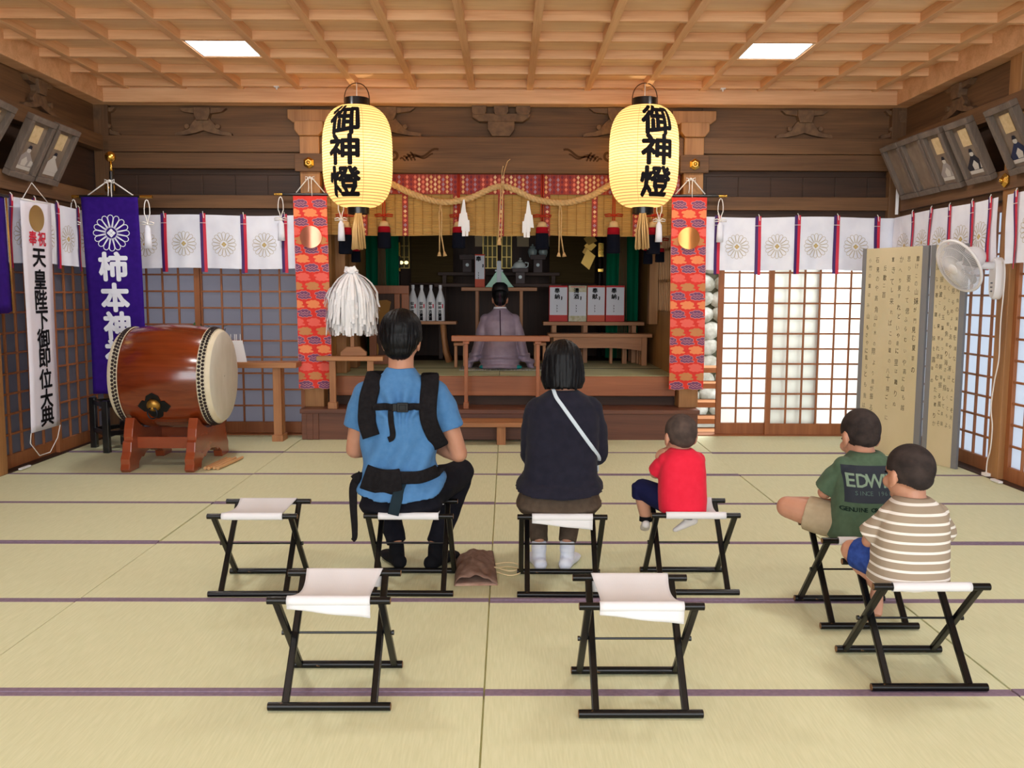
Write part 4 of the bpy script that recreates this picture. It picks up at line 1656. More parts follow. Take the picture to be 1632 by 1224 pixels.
for i, (x0, y0, x1, y1, z, lab) in enumerate(((-2.30, 6.70, -2.27, 7.12, 0.014, 'pale drumstick lying closest to the foot of the drum stand'), (-2.27, 6.69, -2.235, 7.10, 0.014, 'pale drumstick second from the foot of the drum stand'),
                                           (-2.235, 6.71, -2.20, 7.13, 0.014, 'pale drumstick third from the foot of the drum stand'), (-2.205, 6.70, -2.15, 7.15, 0.014, 'pale drumstick lying outermost beside the drum stand'))):
    b = MB()
    b.tube([(x0, y0, z), (x0 + (x1 - x0) * 0.5, y0 + (y1 - y0) * 0.5, z), (x1, y1, z)], [0.0125, 0.0125, 0.011], 10)
    tag(b.build('drumstick', stick, smooth='auto'), lab, 'drumstick', 'drumsticks beside the drum stand')


# ================================================================== hurdle tables
def hurdle(label, x0, x1, y, zt, legs, zf, depth=0.30, th=0.035, lw=0.06, mm='table'):
    t = thing('side_table', label, 'table', ((x0 + x1) / 2, y, zf))
    b = MB()
    b.lohi((x0, y - depth / 2, zt - th), (x1, y + depth / 2, zt))
    b.build('top', M[mm + '_x'], t, bevel=0.004)
    for lx in legs:
        b = MB()
        for k in range(3):
            b.lohi((lx - lw / 2 + 0.002 + 0.0 * k, y - depth / 2 + 0.04 + (depth - 0.08) * k / 3, zf), (lx + lw / 2 - 0.004 * (k % 2), y - depth / 2 + 0.04 + (depth - 0.08) * (k + 0.94) / 3, zt - th))
        b.lohi((lx - lw / 2 - 0.012, y - depth / 2 + 0.02, zf), (lx + lw / 2 + 0.012, y + depth / 2 - 0.02, zf + 0.06))
        b.build('leg', M[mm + '_z'], t, bevel=0.003)
    return t


YH = 8.16
hx0, hx1 = -2.95, at(480, 580, YH).x
hzt = at(430, 577, YH - 0.13).z
hurdle('long plain wooden side table on the tatami between the drum and the red banner', hx0, hx1, 8.07, hzt, (at(445, 650, 8.07).x, -2.8), 0.0, 0.22, 0.05, 0.075)
YA = 8.22
hurdle('plain wooden side table carrying the white paper wand beside the red banner', at(508, 570, YA).x, at(613, 570, YA).x, 8.165, at(560, 567, YA).z, (at(532, 600, YA).x, at(592, 600, YA).x), Z1, 0.115, 0.04, 0.06)
t = thing('altar_rail', 'slender wooden altar rail before the kneeling priest', 'rail', (at(797, 540, YA).x, YA, Z1))
xa, xb = at(720, 540, YA).x, at(876, 540, YA).x
za = at(797, 535, YA).z
b = MB()
b.lohi((xa, YA - 0.06, za - 0.05), (xb, YA + 0.06, za))
b.build('top_rail', M['plat_x'], t, bevel=0.004)
for px in (743, 857):
    x = at(px, 600, YA).x
    b = MB()
    b.lohi((x - 0.017, YA - 0.03, Z1), (x + 0.017, YA + 0.03, za - 0.05))
    b.lohi((x - 0.024, YA - 0.05, Z1), (x + 0.024, YA + 0.05, Z1 + 0.055))
    b.lohi((x - 0.03, YA - 0.05, za - 0.075), (x + 0.03, YA + 0.05, za - 0.05))
    b.build('leg', M['plat_z'], t, bevel=0.003)
# white paper tags and greenery on the long table
for k, (px, lab) in enumerate(((369, 'white paper slip on a wire holder closer to the drum head'), (378, 'white paper slip on a wire holder farther from the drum head'))):
    c = at(px, 533, 8.02)
    t = thing('paper_slip', lab, 'paper slip', (c.x, 8.05, hzt), group='white paper slips on the long side table')
    b = MB()
    b.tube([(c.x - 0.018, 8.05, hzt), (c.x - 0.018, 8.05, c.z), (c.x + 0.018, 8.05, c.z), (c.x + 0.018, 8.05, hzt)], 0.004, 6)
    b.build('holder', M['white_paint'], t)
    b = MB()
    b.sheet(lambda a, q: V((c.x - 0.022 + 0.062 * a + 0.045 * q, 8.04 - 0.01 * q, c.z - 0.055 - 0.23 * q)), 2, 6)
    b.build('paper', M['white_paper'], t, solid=0.002, normals=False)
t = thing('green_sprigs', 'small green leafy sprigs lying on the side table behind the drum', 'sprig', (-2.72, 8.08, hzt))
rnd = random.Random(5)
b = MB()
for k in range(70):
    c = V((-2.90 + 0.36 * rnd.random(), 8.05 + 0.06 * rnd.random(), hzt + 0.02 + 0.30 * rnd.random() ** 0.6))
    d = V((rnd.uniform(-1, 1), rnd.uniform(-1, 1), rnd.uniform(-0.3, 0.7))).normalized()
    s = d.cross(V((0.3, 0.2, 1))).normalized()
    b.face([c, c + d * 0.03 + s * 0.012, c + d * 0.065, c + d * 0.03 - s * 0.012])
b.build('leaves', mat('sprig_green', (44, 84, 40), 0.6), t, solid=0.001, normals=False)
b = MB()
for k in range(5):
    x = -2.88 + 0.07 * k
    b.tube([(x, 8.08, hzt), (x + 0.02, 8.08, hzt + 0.16), (x + 0.05, 8.08, hzt + 0.30)], 0.004, 5)
b.build('stem', mat('stem_brown', (80, 62, 40), 0.7), t)

# white paper wand ---------------------------------------------------------------------
c0 = at(560, 431, YA)
zt_ = at(560, 567, YA).z
t = thing('paper_wand', 'white paper-streamer purification wand standing on the small side table', 'wand', (c0.x, YA, zt_))
b = MB()
b.prism([(-0.12, 0), (0.12, 0), (0.12, 0.035), (0.06, 0.085), (-0.06, 0.085), (-0.12, 0.035)], (c0.x + 0.01, YA - 0.02, zt_), (1, 0, 0), (0, 0, 1), (0, 0.05, 0))
b.build('foot', M['table_x'], t, bevel=0.004)
b = MB()
b.lohi((c0.x - 0.016, YA - 0.01, zt_ + 0.03), (c0.x + 0.016, YA + 0.02, c0.z - 0.05))
b.build('stem', M['table_z'], t)
rnd = random.Random(11)
ztop = c0.z
b = MB()
for k in range(430):
    a = rnd.random() * 2 * PI
    lay = k / 430
    R_ = (0.205 - 0.05 * rnd.random()) if lay > 0.35 else (0.225 - 0.03 * rnd.random())
    top = ztop - 0.01 - 0.30 * rnd.random() * (0.4 + lay)
    end = ztop - (0.26 + 0.34 * rnd.random() ** 0.45)
    if end < ztop - 0.5:
        R_ *= 0.96
    else:
        R_ *= 1.05
    w = 0.009 + 0.005 * rnd.random()
    r0 = R_ * min(1.0, 0.10 + 1.15 * ((ztop - top) / 0.36) ** 0.75)
    tw = rnd.uniform(-0.5, 0.5)
    L_, R2 = [], []
    for q in range(8):
        f_ = q / 7
        z = top + (end - top) * f_
        rr = r0 + (R_ - r0) * (1 - (1 - min(1, f_ * 1.7)) ** 2) + 0.004 * math.sin(q * 2.1 + a * 9)
        aa = a + 0.05 * tw * f_
        if k % 4 == 0:
            rr += 0.035 * f_ ** 2
        p = V((c0.x + rr * math.cos(aa), YA + rr * 0.85 * math.sin(aa), z))
        d = V((-math.sin(aa + tw), math.cos(aa + tw), 0)) * w
        L_.append(b.bm.verts.new(p - d))
        R2.append(b.bm.verts.new(p + d))
    for q in range(7):
        b.bm.faces.new((L_[q], R2[q], R2[q + 1], L_[q + 1]))
b.ell((c0.x, YA, ztop - 0.30), (0.13, 0.11, 0.24), sub=3)
for k in range(9):
    a = k * 0.7
    b.box((c0.x + 0.035 * math.cos(a), YA + 0.03 * math.sin(a), ztop - 0.02 + 0.012 * (k % 3)), (0.055, 0.03, 0.05), Euler((a, k * 0.9, a)).to_matrix())
wp = b.build('paper_strips', M['white_paper'], t, normals=False)
wp['kind'] = 'stuff'

# ================================================================== framed picture boxes
frm = wood('weathered_frame', (92, 80, 72), (116, 102, 92), 'z', 0.8)
frm_in = mat('faded_panel', (116, 100, 88), 0.85, rgb2=(132, 116, 102), noise_scale=(14, 14, 6))
card = mat('old_card', (206, 182, 142), 0.85, rgb2=(192, 166, 126), noise_scale=(30, 30, 30))
pa_g = mat('faded_grey_paint', (150, 142, 140), 0.85)
pa_k = mat('faded_black_paint', (44, 42, 50), 0.85)
pa_w = mat('faded_white_paint', (188, 182, 176), 0.85)


def framed(label, corners, blank=False, robe=None, seed=0):
    """corners: top-left, top-right, bottom-right, bottom-left in the room"""
    tl, tr_, br_, bl = [V(c) for c in corners]
    u = ((tr_ - tl) + (br_ - bl)) / 2
    v = ((tl - bl) + (tr_ - br_)) / 2
    w, h = u.length, v.length
    u.normalize()
    v = (v - u * v.dot(u)).normalized()
    n = u.cross(v)
    c = (tl + tr_ + br_ + bl) / 4
    t = thing('picture_frame', label, 'picture', c, group='old framed portrait panels under the ceiling')
    R = Matrix((u, v, n)).transposed()
    b = MB()
    e = 0.045
    for x0, x1, y0, y1 in ((-w / 2, w / 2, h / 2 - e, h / 2), (-w / 2, w / 2, -h / 2, -h / 2 + e), (-w / 2, -w / 2 + e, -h / 2 + e, h / 2 - e), (w / 2 - e, w / 2, -h / 2 + e, h / 2 - e)):
        b.box(c + R @ V(((x0 + x1) / 2, (y0 + y1) / 2, 0)), (x1 - x0, y1 - y0, 0.06), R)
    b.build('frame', frm, t, bevel=0.006)
    f2 = lambda x, y, d=0.0: c + R @ V((x, y, d))
    b = MB()
    b.box(c + R @ V((0, 0, -0.012)), (w - 2 * e, h - 2 * e, 0.012), R)
    b.build('panel', frm_in, t)
    if blank:
        return t
    b = MB()
    b.box(f2(0.0, h * 0.22, -0.003), (w * 0.36, h * 0.27, 0.004), R)
    b.build('verse_card', card, t)
    # small seated robed figure and a mat line
    b = MB()
    sc = w / 0.27
    sy = h * 1.42
    b.mi = 0
    rnd = random.Random(seed)
    b.face([f2(sc * x, -h * 0.19 + sy * y, -0.004) for x, y in ((-0.09, -0.08), (0.09, -0.08), (0.10, -0.03), (0.055, 0.03), (0.02, 0.085), (-0.02, 0.085), (-0.06, 0.02), (-0.10, -0.04))])
    b.mi = 1
    b.face([f2(sc * x, -h * 0.19 + sy * y, -0.002) for x, y in ((-0.03, -0.075), (0.02, -0.075), (0.03, -0.02), (0.0, 0.03), (-0.035, -0.02))])
    b.face([f2(sc * 0.055 + sc * x, -h * 0.19 + sy * y, -0.002) for x, y in ((-0.012, -0.07), (0.03, -0.06), (0.03, -0.01), (0.0, 0.0))])
    b.face([f2(sc * 0.022 * math.cos(2 * PI * k / 14), -h * 0.19 + sy * (0.100 + 0.026 * math.sin(2 * PI * k / 14)), -0.002) for k in range(14)])
    b.mi = 2
    b.face([f2(sc * x, -h * 0.19 + sy * y, -0.001) for x, y in ((-0.022, 0.12), (0.022, 0.12), (0.016, 0.155), (-0.008, 0.16))])
    b.mi = 1
    b.face([f2(x * w, y * h, -0.004) for x, y in ((-0.33, -0.36), (0.33, -0.36), (0.33, -0.305), (-0.33, -0.305))])
    b.build('painted_figure', [robe or pa_g, pa_w, pa_k], t, normals=False)
    return t


def wallq(px, py, X):
    return atx(px, py, X)


# each leans out from the wall: bottom rests on the beam, top stands 0.28 m out
def side_frame_box(label, s, X, tl, tr_, br_, bl, **k):
    xb, xt = X + s * 0.09, X + s * 0.30
    framed(label, (atx(*tl, xt), atx(*tr_, xt), atx(*br_, xb), atx(*bl, xb)), **k)


side_frame_box('framed portrait panel of the left pair, closer to the camera', 1, WL, (47, 180), (84, 194), (52, 290), (11, 277), robe=pa_g, seed=1)
side_frame_box('framed portrait panel of the left pair, closer to the back wall', 1, WL, (86, 196), (120, 207), (92, 297), (57, 286), robe=pa_w, seed=2)
side_frame_box('framed portrait panel cut by the picture edge left of the pair', 1, WL, (-34, 148), (11, 166), (-12, 262), (-62, 240), robe=pa_g, seed=3)
side_frame_box('blank faded frame in the corner, first of the five on the screen side', -1, WR, (1412, 235), (1439, 225), (1461, 311), (1434, 317), blank=True)
side_frame_box('blank faded frame, second of the five on the screen side', -1, WR, (1441, 224), (1473, 212), (1496, 303), (1463, 311), blank=True)
side_frame_box('framed portrait with pale grey robed figure, third of the five', -1, WR, (1474, 211), (1506, 201), (1532, 296), (1498, 303), robe=pa_g, seed=4)
side_frame_box('framed portrait with black and white robed figure, fourth of the five', -1, WR, (1513, 198), (1551, 184), (1579, 285), (1541, 294), robe=pa_k, seed=5)
side_frame_box('framed portrait with dark blue robed figure at the picture edge, fifth', -1, WR, (1577, 174), (1622, 157), (1652, 266), (1610, 280), robe=mat('faded_indigo', (48, 52, 78), 0.85), seed=6)
# paper charm in the corner
c = at(1431, 305, 8.2)
b = MB()
b.lohi((c.x - 0.012, 8.2, 2.07), (c.x + 0.012, 8.212, 2.33))
tag(b.build('paper_charm', M['white_paper']), 'narrow white paper strip hanging in the corner under the blank frame', 'paper strip')

# ================================================================== folding screen
scr = mat('screen_paper', (198, 184, 148), 0.85, rgb2=(206, 192, 158), noise_scale=(3, 3, 2))
scr_b = mat('screen_grey_border', (122, 122, 124), 0.7)
t = thing('folding_screen', 'tall two-panel folding screen with brushed cursive verse and grey edges', 'screen', (3.30, 7.1, 0))
A = V((at(1368, 600, 7.75).x, 7.75, 0))
B_ = V((at(1472, 600, 7.12).x, 7.12, 0))
C_ = V((at(1533, 600, 6.80).x, 6.80, 0))
HS = 1.735
poem1 = ['靡けこの山妹が門見む夏草の', '思ひ萎えて偲ふらむいや高に山も越', 'かへり見すれどいや遠に里は離りぬ', '置きてし来ればこの道の八十隈ごとに', '反歌二首', '石見のや高角山の木の際より我が振る', '小竹の葉はみ山もさやに乱るとも我は']
poem2 = ['石見の海角の浦廻を浦なしと人こそ見らめ潟なしと', '人こそ見らめよしゑやし浦はなくともよしゑやし', '潟はなくとも鯨魚取り海辺を指して柔田津の荒磯', 'か青く生ふる玉藻沖つ藻朝羽振る風こそ寄せめ', '夕羽振る波こそ来寄れ波のむたか寄りかく寄る', '玉藻なす寄り寝し妹を露霜の']
for (p, q, poem, e0, e1) in ((A, B_, poem1, 0.045, 0.06), (B_ + V((0.012, -0.012, 0)), C_, poem2, 0.05, 0.05)):
    u = (q - p)
    L = u.length
    u.normalize()
    n = u.cross(V((0, 0, 1)))
    R = Matrix((u, n, V((0, 0, 1)))).transposed()
    b = MB()
    b.box(p + u * (L / 2) + V((0, 0, HS / 2)), (L - 0.004, 0.02, HS), R)
    pn = b.build('screen_panel', scr, t)
    b = MB()
    for x0, x1 in ((0.001, e0), (L - e1, L - 0.001)):
        b.box(p + u * ((x0 + x1) / 2) + V((0, 0, HS / 2)), (x1 - x0, 0.026, HS + 0.004), R)
    b.build('border', scr_b, t, bevel=0.002)
    iw = L - e0 - e1
    nn = len(poem)
    rnd = random.Random(nn)
    for i, line in enumerate(poem):
        x = e0 + iw * (nn - i - 0.45) / (nn + 0.1)
        z = HS - 0.10 - (0.07 if len(line) < 5 else 0.0)
        dz = 0.082
        b = MB()
        for ch in line:
            sz = (0.052 if p is A else 0.040) * (0.75 + 0.5 * rnd.random())
            b.mi = 0 if rnd.random() < 0.3 else 1
            b.glyph(ch, sz, 0.0, x + rnd.uniform(-0.006, 0.006), z, lambda a, c: p + u * a + n * 0.0112 + V((0, 0, c)), sx=0.72)
            z -= dz * (0.7 + 0.5 * rnd.random())
            if z < 0.30:
                break
        b.build('lettering', [M['ink'], M['pale_ink']], t, normals=False)

# ================================================================== wall fan
Xf = WR - 0.06
wp_ = M['white_paint']
fb_ = atx(1581, 440, Xf - 0.05)
t = thing('wall_fan', 'white wall-mounted oscillating fan on the post', 'fan', (Xf, fb_.y, fb_.z))
fz = fb_.z
fy = fb_.y
b = MB()
n = 28
prof = []
for k in range(n):
    a = 2 * PI * k / n
    prof.append((0.052 * math.cos(a), (0.135 if math.sin(a) > 0 else 0.17) * math.copysign(abs(math.sin(a)) ** 0.5, math.sin(a))))
b.rings([[V((Xf + 0.012 - d, fy + x * sc, fz + z * (0.5 + 0.5 * sc))) for x, z in prof] for d, sc in ((0, 1.0), (0.045, 1.0), (0.06, 0.86))])
b.build('wall_bracket', wp_, t, smooth='auto')
b = MB()
for k in range(3):
    b.lathe([(0.006, 0), (0.005, -0.012)], 10, (Xf - 0.048, fy - 0.005, fz - 0.05 - 0.03 * k), 'x')
b.build('button', mat('grey_button', (110, 108, 112), 0.5), t)
fc = at(1530, 424, 0.9 * fy + 0.45)            # cage centre
fc = V((3.27, fy - 0.03, at(1531, 424, fy).z))
ax = V((-0.86, -0.20, -0.45)).normalized()
Rf = ax.to_track_quat('Z', 'Y').to_matrix()
b = MB()
b.tube([(Xf - 0.03, fy, fz + 0.075), (Xf - 0.13, fy, fz + 0.075), (Xf - 0.17, fy + 0.02, fz + 0.12)], [0.03, 0.026, 0.03], 16)
b.build('arm', wp_, t, smooth=True)
b = MB()
mc_ = fc - ax * 0.12
b.ell(mc_, (0.085, 0.085, 0.10), Rf, 3)
b.tube([mc_ - ax * 0.02 - V((0, 0, 0.03)), V((Xf - 0.17, fy + 0.02, fz + 0.10))], 0.035, 12)
b.build('motor_housing', wp_, t, smooth=True)
RC = 0.20
fw = lambda r, a, d: fc + Rf @ V((r * math.cos(a), r * math.sin(a), d))
b = MB()
b.tube([fw(RC, 2 * PI * k / 60, 0) for k in range(60)], 0.011, 8, closed=True)
for s, dep in ((1, 0.055), (-1, -0.075)):
    for k in range(90):
        a = 2 * PI * k / 90
        b.tube([fw(RC * math.sin(th) ** 0.7 if False else 0.035 + (RC - 0.035) * q, a + 0.12 * (1 - q), dep * (1 - q ** 3)) for q in (0.0, 0.35, 0.7, 0.9, 1.0)], 0.0016, 4, caps=False)
    for q in (0.4, 0.75):
        b.tube([fw(0.035 + (RC - 0.035) * q, 2 * PI * k / 48, dep * (1 - q ** 3)) for k in range(48)], 0.0018, 4, closed=True)
b.build('cage', wp_, t, smooth=True)
b = MB()
b.rings([[fw(r, 2 * PI * k / 28, d) for k in range(28)] for r, d in ((0.04, 0.045), (0.04, 0.058), (0.03, 0.064))])
b.build('cage_badge', wp_, t, smooth='auto')
blade_m = translucent('clear_grey_blade', (190, 190, 196), 0.4, 0.3)
for k in range(5):
    a0 = 2 * PI * k / 5
    b = MB()
    b.sheet(lambda a, c: fw(0.03 + (0.135) * c, a0 + (a - 0.5) * (0.5 + 0.65 * c) + 0.3 * c, 0.022 * (a - 0.5) * 2 * (0.4 + c) - 0.012), 8, 8)
    b.build('blade', blade_m, t, smooth=True, solid=0.002, normals=False)
b = MB()
b.rings([[fw(r, 2 * PI * k / 24, d) for k in range(24)] for r, d in ((0.032, -0.05), (0.032, 0.01), (0.02, 0.022))])
b.build('blade_hub', wp_, t, smooth='auto')
b = MB()
rc = [(1588, 462), (1593, 430), (1598, 415), (1600, 440), (1594, 505), (1592, 540), (1590, 575), (1583, 610), (1578, 650), (1580, 680), (1577, 715), (1572, 735), (1570, 757)]
pts = [atx(x, y, WR - 0.075) for x, y in rc]
pts = [V((WR - 0.068, p.y, max(p.z, 0.02))) for p in pts]
b.tube(catmull(pts, 6), 0.0045, 8)
e = pts[-1]
b.lohi((e.x - 0.02, e.y - 0.03, 0.008), (e.x + 0.02, e.y + 0.03, 0.03))
tag(b.build('power_cord', M['cord_white'], smooth='auto'), 'white power cord running down the post from the wall fan', 'cord')
p = atz(1595, 765, 0.0)
b = MB()
b.lohi((WR - 0.12, 6.25, 0.004), (WR - 0.085, 6.36, 0.02))
tag(b.build('floor_clip', M['white_paint'], bevel=0.003), 'small white plastic strip on the sill beside the power cord end', 'clip')
b = MB()
p = atz(35, 745, 0.0)
b.lohi((WL + 0.06, 6.66, 0.004), (WL + 0.085, 6.80, 0.018))
tag(b.build('floor_clip', M['white_paint'], bevel=0.003), 'small white plastic strip on the sill under the hanging scroll', 'clip')

# ================================================================== paper bag
bagm = mat('brown_speckled_paper', (120, 94, 82), 0.85, rgb2=(142, 116, 104), noise_scale=(26, 26, 26), bump=0.5, bump_scale=(22, 22, 22))
bag_in = mat('bag_inside', (196, 164, 146), 0.9, rgb2=(160, 124, 108), noise_scale=(14, 14, 14))
t = thing('paper_bag', 'crumpled brown speckled paper bag lying flat on the tatami with its mouth open', 'bag', (-0.13, 4.05, 0))
BL = [atz(724, 935), atz(793, 934), atz(786, 882), atz(727, 893)]     # near-left, near-right, far-right, far-left


def bagp(a, c, up):
    p = (BL[0] * (1 - a) + BL[1] * a) * (1 - c) + (BL[3] * (1 - a) + BL[2] * a) * c
    hgt = 0.0
    if up:
        hgt = 0.075 * (math.sin(PI * min(1, max(0, a * 0.95))) ** 0.6) * (0.55 + 0.45 * math.sin(PI * (0.15 + 0.85 * c))) * (1.15 - 0.65 * a)
        hgt += 0.016 * noise.noise(V((a * 7 + c * 3, c * 9, 1.7))) * math.sin(PI * a) + 0.008 * noise.noise(V((a * 5, c * 5, 3.1)))
    return p + V((0, 0, 0.004 + hgt))


b = MB()
b.sheet(lambda a, c: bagp(a, c, True), 24, 18)
b.build('upper_side', bagm, t, smooth=True, solid=0.002, normals=False)
b = MB()
b.sheet(lambda a, c: bagp(a, c, False), 12, 10)
b.build('lower_side', bag_in, t, smooth=True, solid=0.002, normals=False)
b = MB()
for dy, zz in ((0.0, 0.01), (0.03, 0.022)):
    c0_ = atz(796, 914) + V((0, dy, 0))
    c1_ = atz(829, 916) + V((0, dy, 0))
    mid = (c0_ + c1_) / 2
    pts = [c0_ + V((-0.02, 0.05, zz)), c0_ + V((0.03, 0.075, zz)), mid + V((0.03, 0.07, zz)), c1_ + V((0.0, 0.035, zz)), c1_ + V((-0.005, -0.01, zz)), mid + V((0.0, -0.05, zz)), c0_ + V((0.0, -0.02, zz)), c0_ + V((-0.025, 0.0, zz))]
    b.tube(catmull(pts, 5), 0.0035, 6)
b.build('handle', mat('paper_twine', (222, 202, 158), 0.8), t, smooth=True)
# ================================================================== inside the sanctuary
SX0, SX1, SY1 = -1.66, 1.60, 11.5
b = MB()
b.lohi((SX0 - 0.08, YB + 0.1, 0), (SX0, SY1, 3.1))
structure(b.build('wall_sanctuary_left', M['screenwood_z']))
b = MB()
# right wall with a lattice window opening
wy0, wy1, wz0, wz1 = 8.75, 9.45, 1.16, 2.1
b.lohi((SX1, YB + 0.1, 0), (SX1 + 0.08, SY1, wz0))
b.lohi((SX1, YB + 0.1, wz1), (SX1 + 0.08, SY1, 3.1))
b.lohi((SX1, YB + 0.1, wz0), (SX1 + 0.08, wy0, wz1))
b.lohi((SX1, wy1, wz0), (SX1 + 0.08, SY1, wz1))
structure(b.build('wall_sanctuary_right', M['screenwood_z']))
b = MB()
for k in range(8):
    y = wy0 + (wy1 - wy0) * k / 7
    b.lohi((SX1 + 0.0, y - 0.014, wz0), (SX1 + 0.03, y + 0.014, wz1))
for k in range(4):
    z = wz0 + (wz1 - wz0) * k / 3
    b.lohi((SX1 + 0.005, wy0, z - 0.014), (SX1 + 0.035, wy1, z + 0.014))
wn = structure(b.build('window_1', M['post_z']))
b = MB()
b.lohi((SX1 + 0.045, wy0, wz0), (SX1 + 0.05, wy1, wz1))
b.build('pane', pane_lit, wn)
b = MB()
b.lohi((SX0 - 0.1, SY1, 0), (SX1 + 0.1, SY1 + 0.1, 3.1))
structure(b.build('wall_sanctuary_back', M['shrine_z']))
b = MB()
b.lohi((SX0 - 0.1, YB + 0.1, 3.1), (SX1 + 0.1, SY1 + 0.1, 3.16))
structure(b.build('ceiling_sanctuary', M['shrine_y']))
b = MB()
for px, y in ((1043, 9.5),):
    p = at(px, 460, y)
    b.lohi((SX1 - 0.10, y - 0.06, 1.02), (SX1 - 0.005, y + 0.06, 3.1))
for px, y, w in ((548, 8.75, 0.10), (575, 9.35, 0.10)):
    b.lohi((SX0, y - w, Z2), (SX0 + 0.10, y + w, 3.1))
structure(b.build('pillar_4', M['post_z'], bevel=0.005))

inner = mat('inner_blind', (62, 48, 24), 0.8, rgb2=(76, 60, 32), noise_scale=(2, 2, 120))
for px0, px1, lab in ((655, 722, 'dark inner bamboo blind behind the row of sake bottles'), (876, 948, 'dark inner bamboo blind behind the gilt zigzag ornament')):
    xa, xb = at(px0, 420, 11.0).x, at(px1, 420, 11.0).x
    t = thing('inner_blind', lab, 'blind', ((xa + xb) / 2, 11.0, 2.3))
    b = MB()
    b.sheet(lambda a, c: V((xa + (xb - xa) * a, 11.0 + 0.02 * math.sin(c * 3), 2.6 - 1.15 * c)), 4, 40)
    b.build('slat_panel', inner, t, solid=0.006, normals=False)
    b = MB()
    b.tube([(xa - 0.02, 11.0, 1.45), (xb + 0.02, 11.0, 1.45)], 0.014, 10)
    b.build('bottom_rod', M['shrine_x'], t)

# gilt lattice doors of the inner shrine
gl = mat('dim_gilt', (186, 158, 88), 0.4, 0.7)
for px0, px1, lab in ((770, 792, 'narrow gilt lattice door panel left of the altar middle'), (800, 815, 'narrow gilt lattice door panel right of the altar middle'), (636, 652, 'narrow gilt lattice strip beside the left green curtain')):
    Y = 11.46
    xa, xb = at(px0, 400, Y).x, at(px1, 400, Y).x
    za, zb = at(px0, 428, Y).z, 2.45
    t = thing('gilt_lattice', lab, 'lattice', ((xa + xb) / 2, Y, za), group='gilt lattice panels at the back of the sanctuary')
    b = MB()
    nb = max(2, int((xb - xa) / 0.045))
    for k in range(nb + 1):
        x = xa + (xb - xa) * k / nb
        b.lohi((x - 0.007, Y - 0.01, za), (x + 0.007, Y + 0.01, zb))
    k = za
    while k < zb:
        b.lohi((xa, Y - 0.007, k), (xb, Y + 0.007, k + 0.012))
        k += 0.14
    b.build('bars', gl, t)
    b = MB()
    b.lohi((xa - 0.01, Y + 0.03, za), (xb + 0.01, Y + 0.04, zb))
    b.build('backing', mat('dark_gilt_back', (92, 84, 44), 0.5, 0.3), t)

# pale paper squares on the dark back wall
for px0, px1, lab in ((715, 722, 'narrow pale paper square on the dark back wall left'), (757, 772, 'pale paper square on the dark back wall left of the gilt door'), (824, 843, 'pale paper square on the dark back wall right of the gilt door'), (871, 884, 'pale paper square beside the white jars')):
    Y = 11.46
    xa, xb = at(px0, 380, Y).x, at(px1, 380, Y).x
    z1, z0 = at(800, 371, Y).z + 0.06, at(800, 393, Y).z
    b = MB()
    b.lohi((xa, Y, z0), (xb, Y + 0.01, z1))
    b.lohi((xa - 0.005, Y - 0.004, (z0 + z1) / 2 - 0.008), (xb + 0.005, Y, (z0 + z1) / 2 + 0.008))
    tag(b.build('paper_square', mat('aged_paper', (196, 176, 144), 0.9)), lab, 'paper')

# altar tiers and tables
sh = 'shrine'
alt = M['table_x']


def table(name, label, x0, x1, y0, y1, zt, legx, zf=Z2, th=0.04, lw=0.05, mx='shrine_x', mz='shrine_z', apron=0.0, group=None):
    t = thing(name, label, 'table', ((x0 + x1) / 2, (y0 + y1) / 2, zf), group=group)
    b = MB()
    b.lohi((x0, y0, zt - th), (x1, y1, zt))
    b.build('top', M[mx], t, bevel=0.004)
    if apron:
        b = MB()
        xa, xb = x0 + 0.06, x1 - 0.06
        n = 16
        low = [(xa + (xb - xa) * k / n, zt - th - apron * (0.72 + 0.28 * abs(2 * k / n - 1) ** 3)) for k in range(n + 1)]
        b.prism([(xa, zt - th)] + low + [(xb, zt - th)], (0, y0 + 0.03, 0), (1, 0, 0), (0, 0, 1), (0, 0.03, 0))
        b.build('apron', M[mx], t)
    for lx in legx:
        for y in (y0 + 0.05, y1 - 0.05):
            b = MB()
            b.lohi((lx - lw / 2, y - lw / 2, zf), (lx + lw / 2, y + lw / 2, zt - th))
            b.build('leg', M[mz], t, bevel=0.003)
    return t


X = lambda px, Y: at(px, 460, Y).x
# upper tiers
for py, Y, pxs, lab in ((434, 10.85, (698, 892), 'upper tier of the stepped altar with offering stands'), (452, 10.5, (692, 895), 'second tier of the stepped altar behind the centre table')):
    table('altar_tier', lab, X(pxs[0], Y), X(pxs[1], Y), Y - 0.0, Y + 0.34, at(800, py, Y).z, (X(pxs[0] + 10, Y), X(pxs[1] - 10, Y)), group='altar tiers')
ZC = at(797, 458, 10.1).z
table('altar_table', 'narrow dark altar table in front of the kneeling priest', X(735, 10.1), X(856, 10.1), 10.1, 10.42, ZC, (X(760, 10.1), X(831, 10.1)), mx='table_x', mz='table_z', lw=0.035)
ZL = at(680, 512, 9.95).z
t = thing('bottle_table', 'dark table with curved legs holding the white sake bottles', 'table', (X(690, 9.95), 10.1, Z2))
b = MB()
b.lohi((X(630, 9.95), 9.95, ZL - 0.035), (X(727, 9.95), 10.25, ZL))
b.build('top', M['table_x'], t, bevel=0.004)
for px in (640, 706):
    for y in (10.0, 10.2):
        b = MB()
        x = X(px, 9.95)
        b.tube([(x - 0.01, y, ZL - 0.03), (x, y, (ZL + Z2) / 2 + 0.05), (x + 0.02, y, Z2 + 0.12), (x + 0.06, y, Z2)], [(0.03, 0.03), (0.026, 0.026), (0.03, 0.03), (0.034, 0.034)], 8)
        b.build('leg', M['table_z'], t, smooth=True)
ZR = at(940, 513, 9.95).z
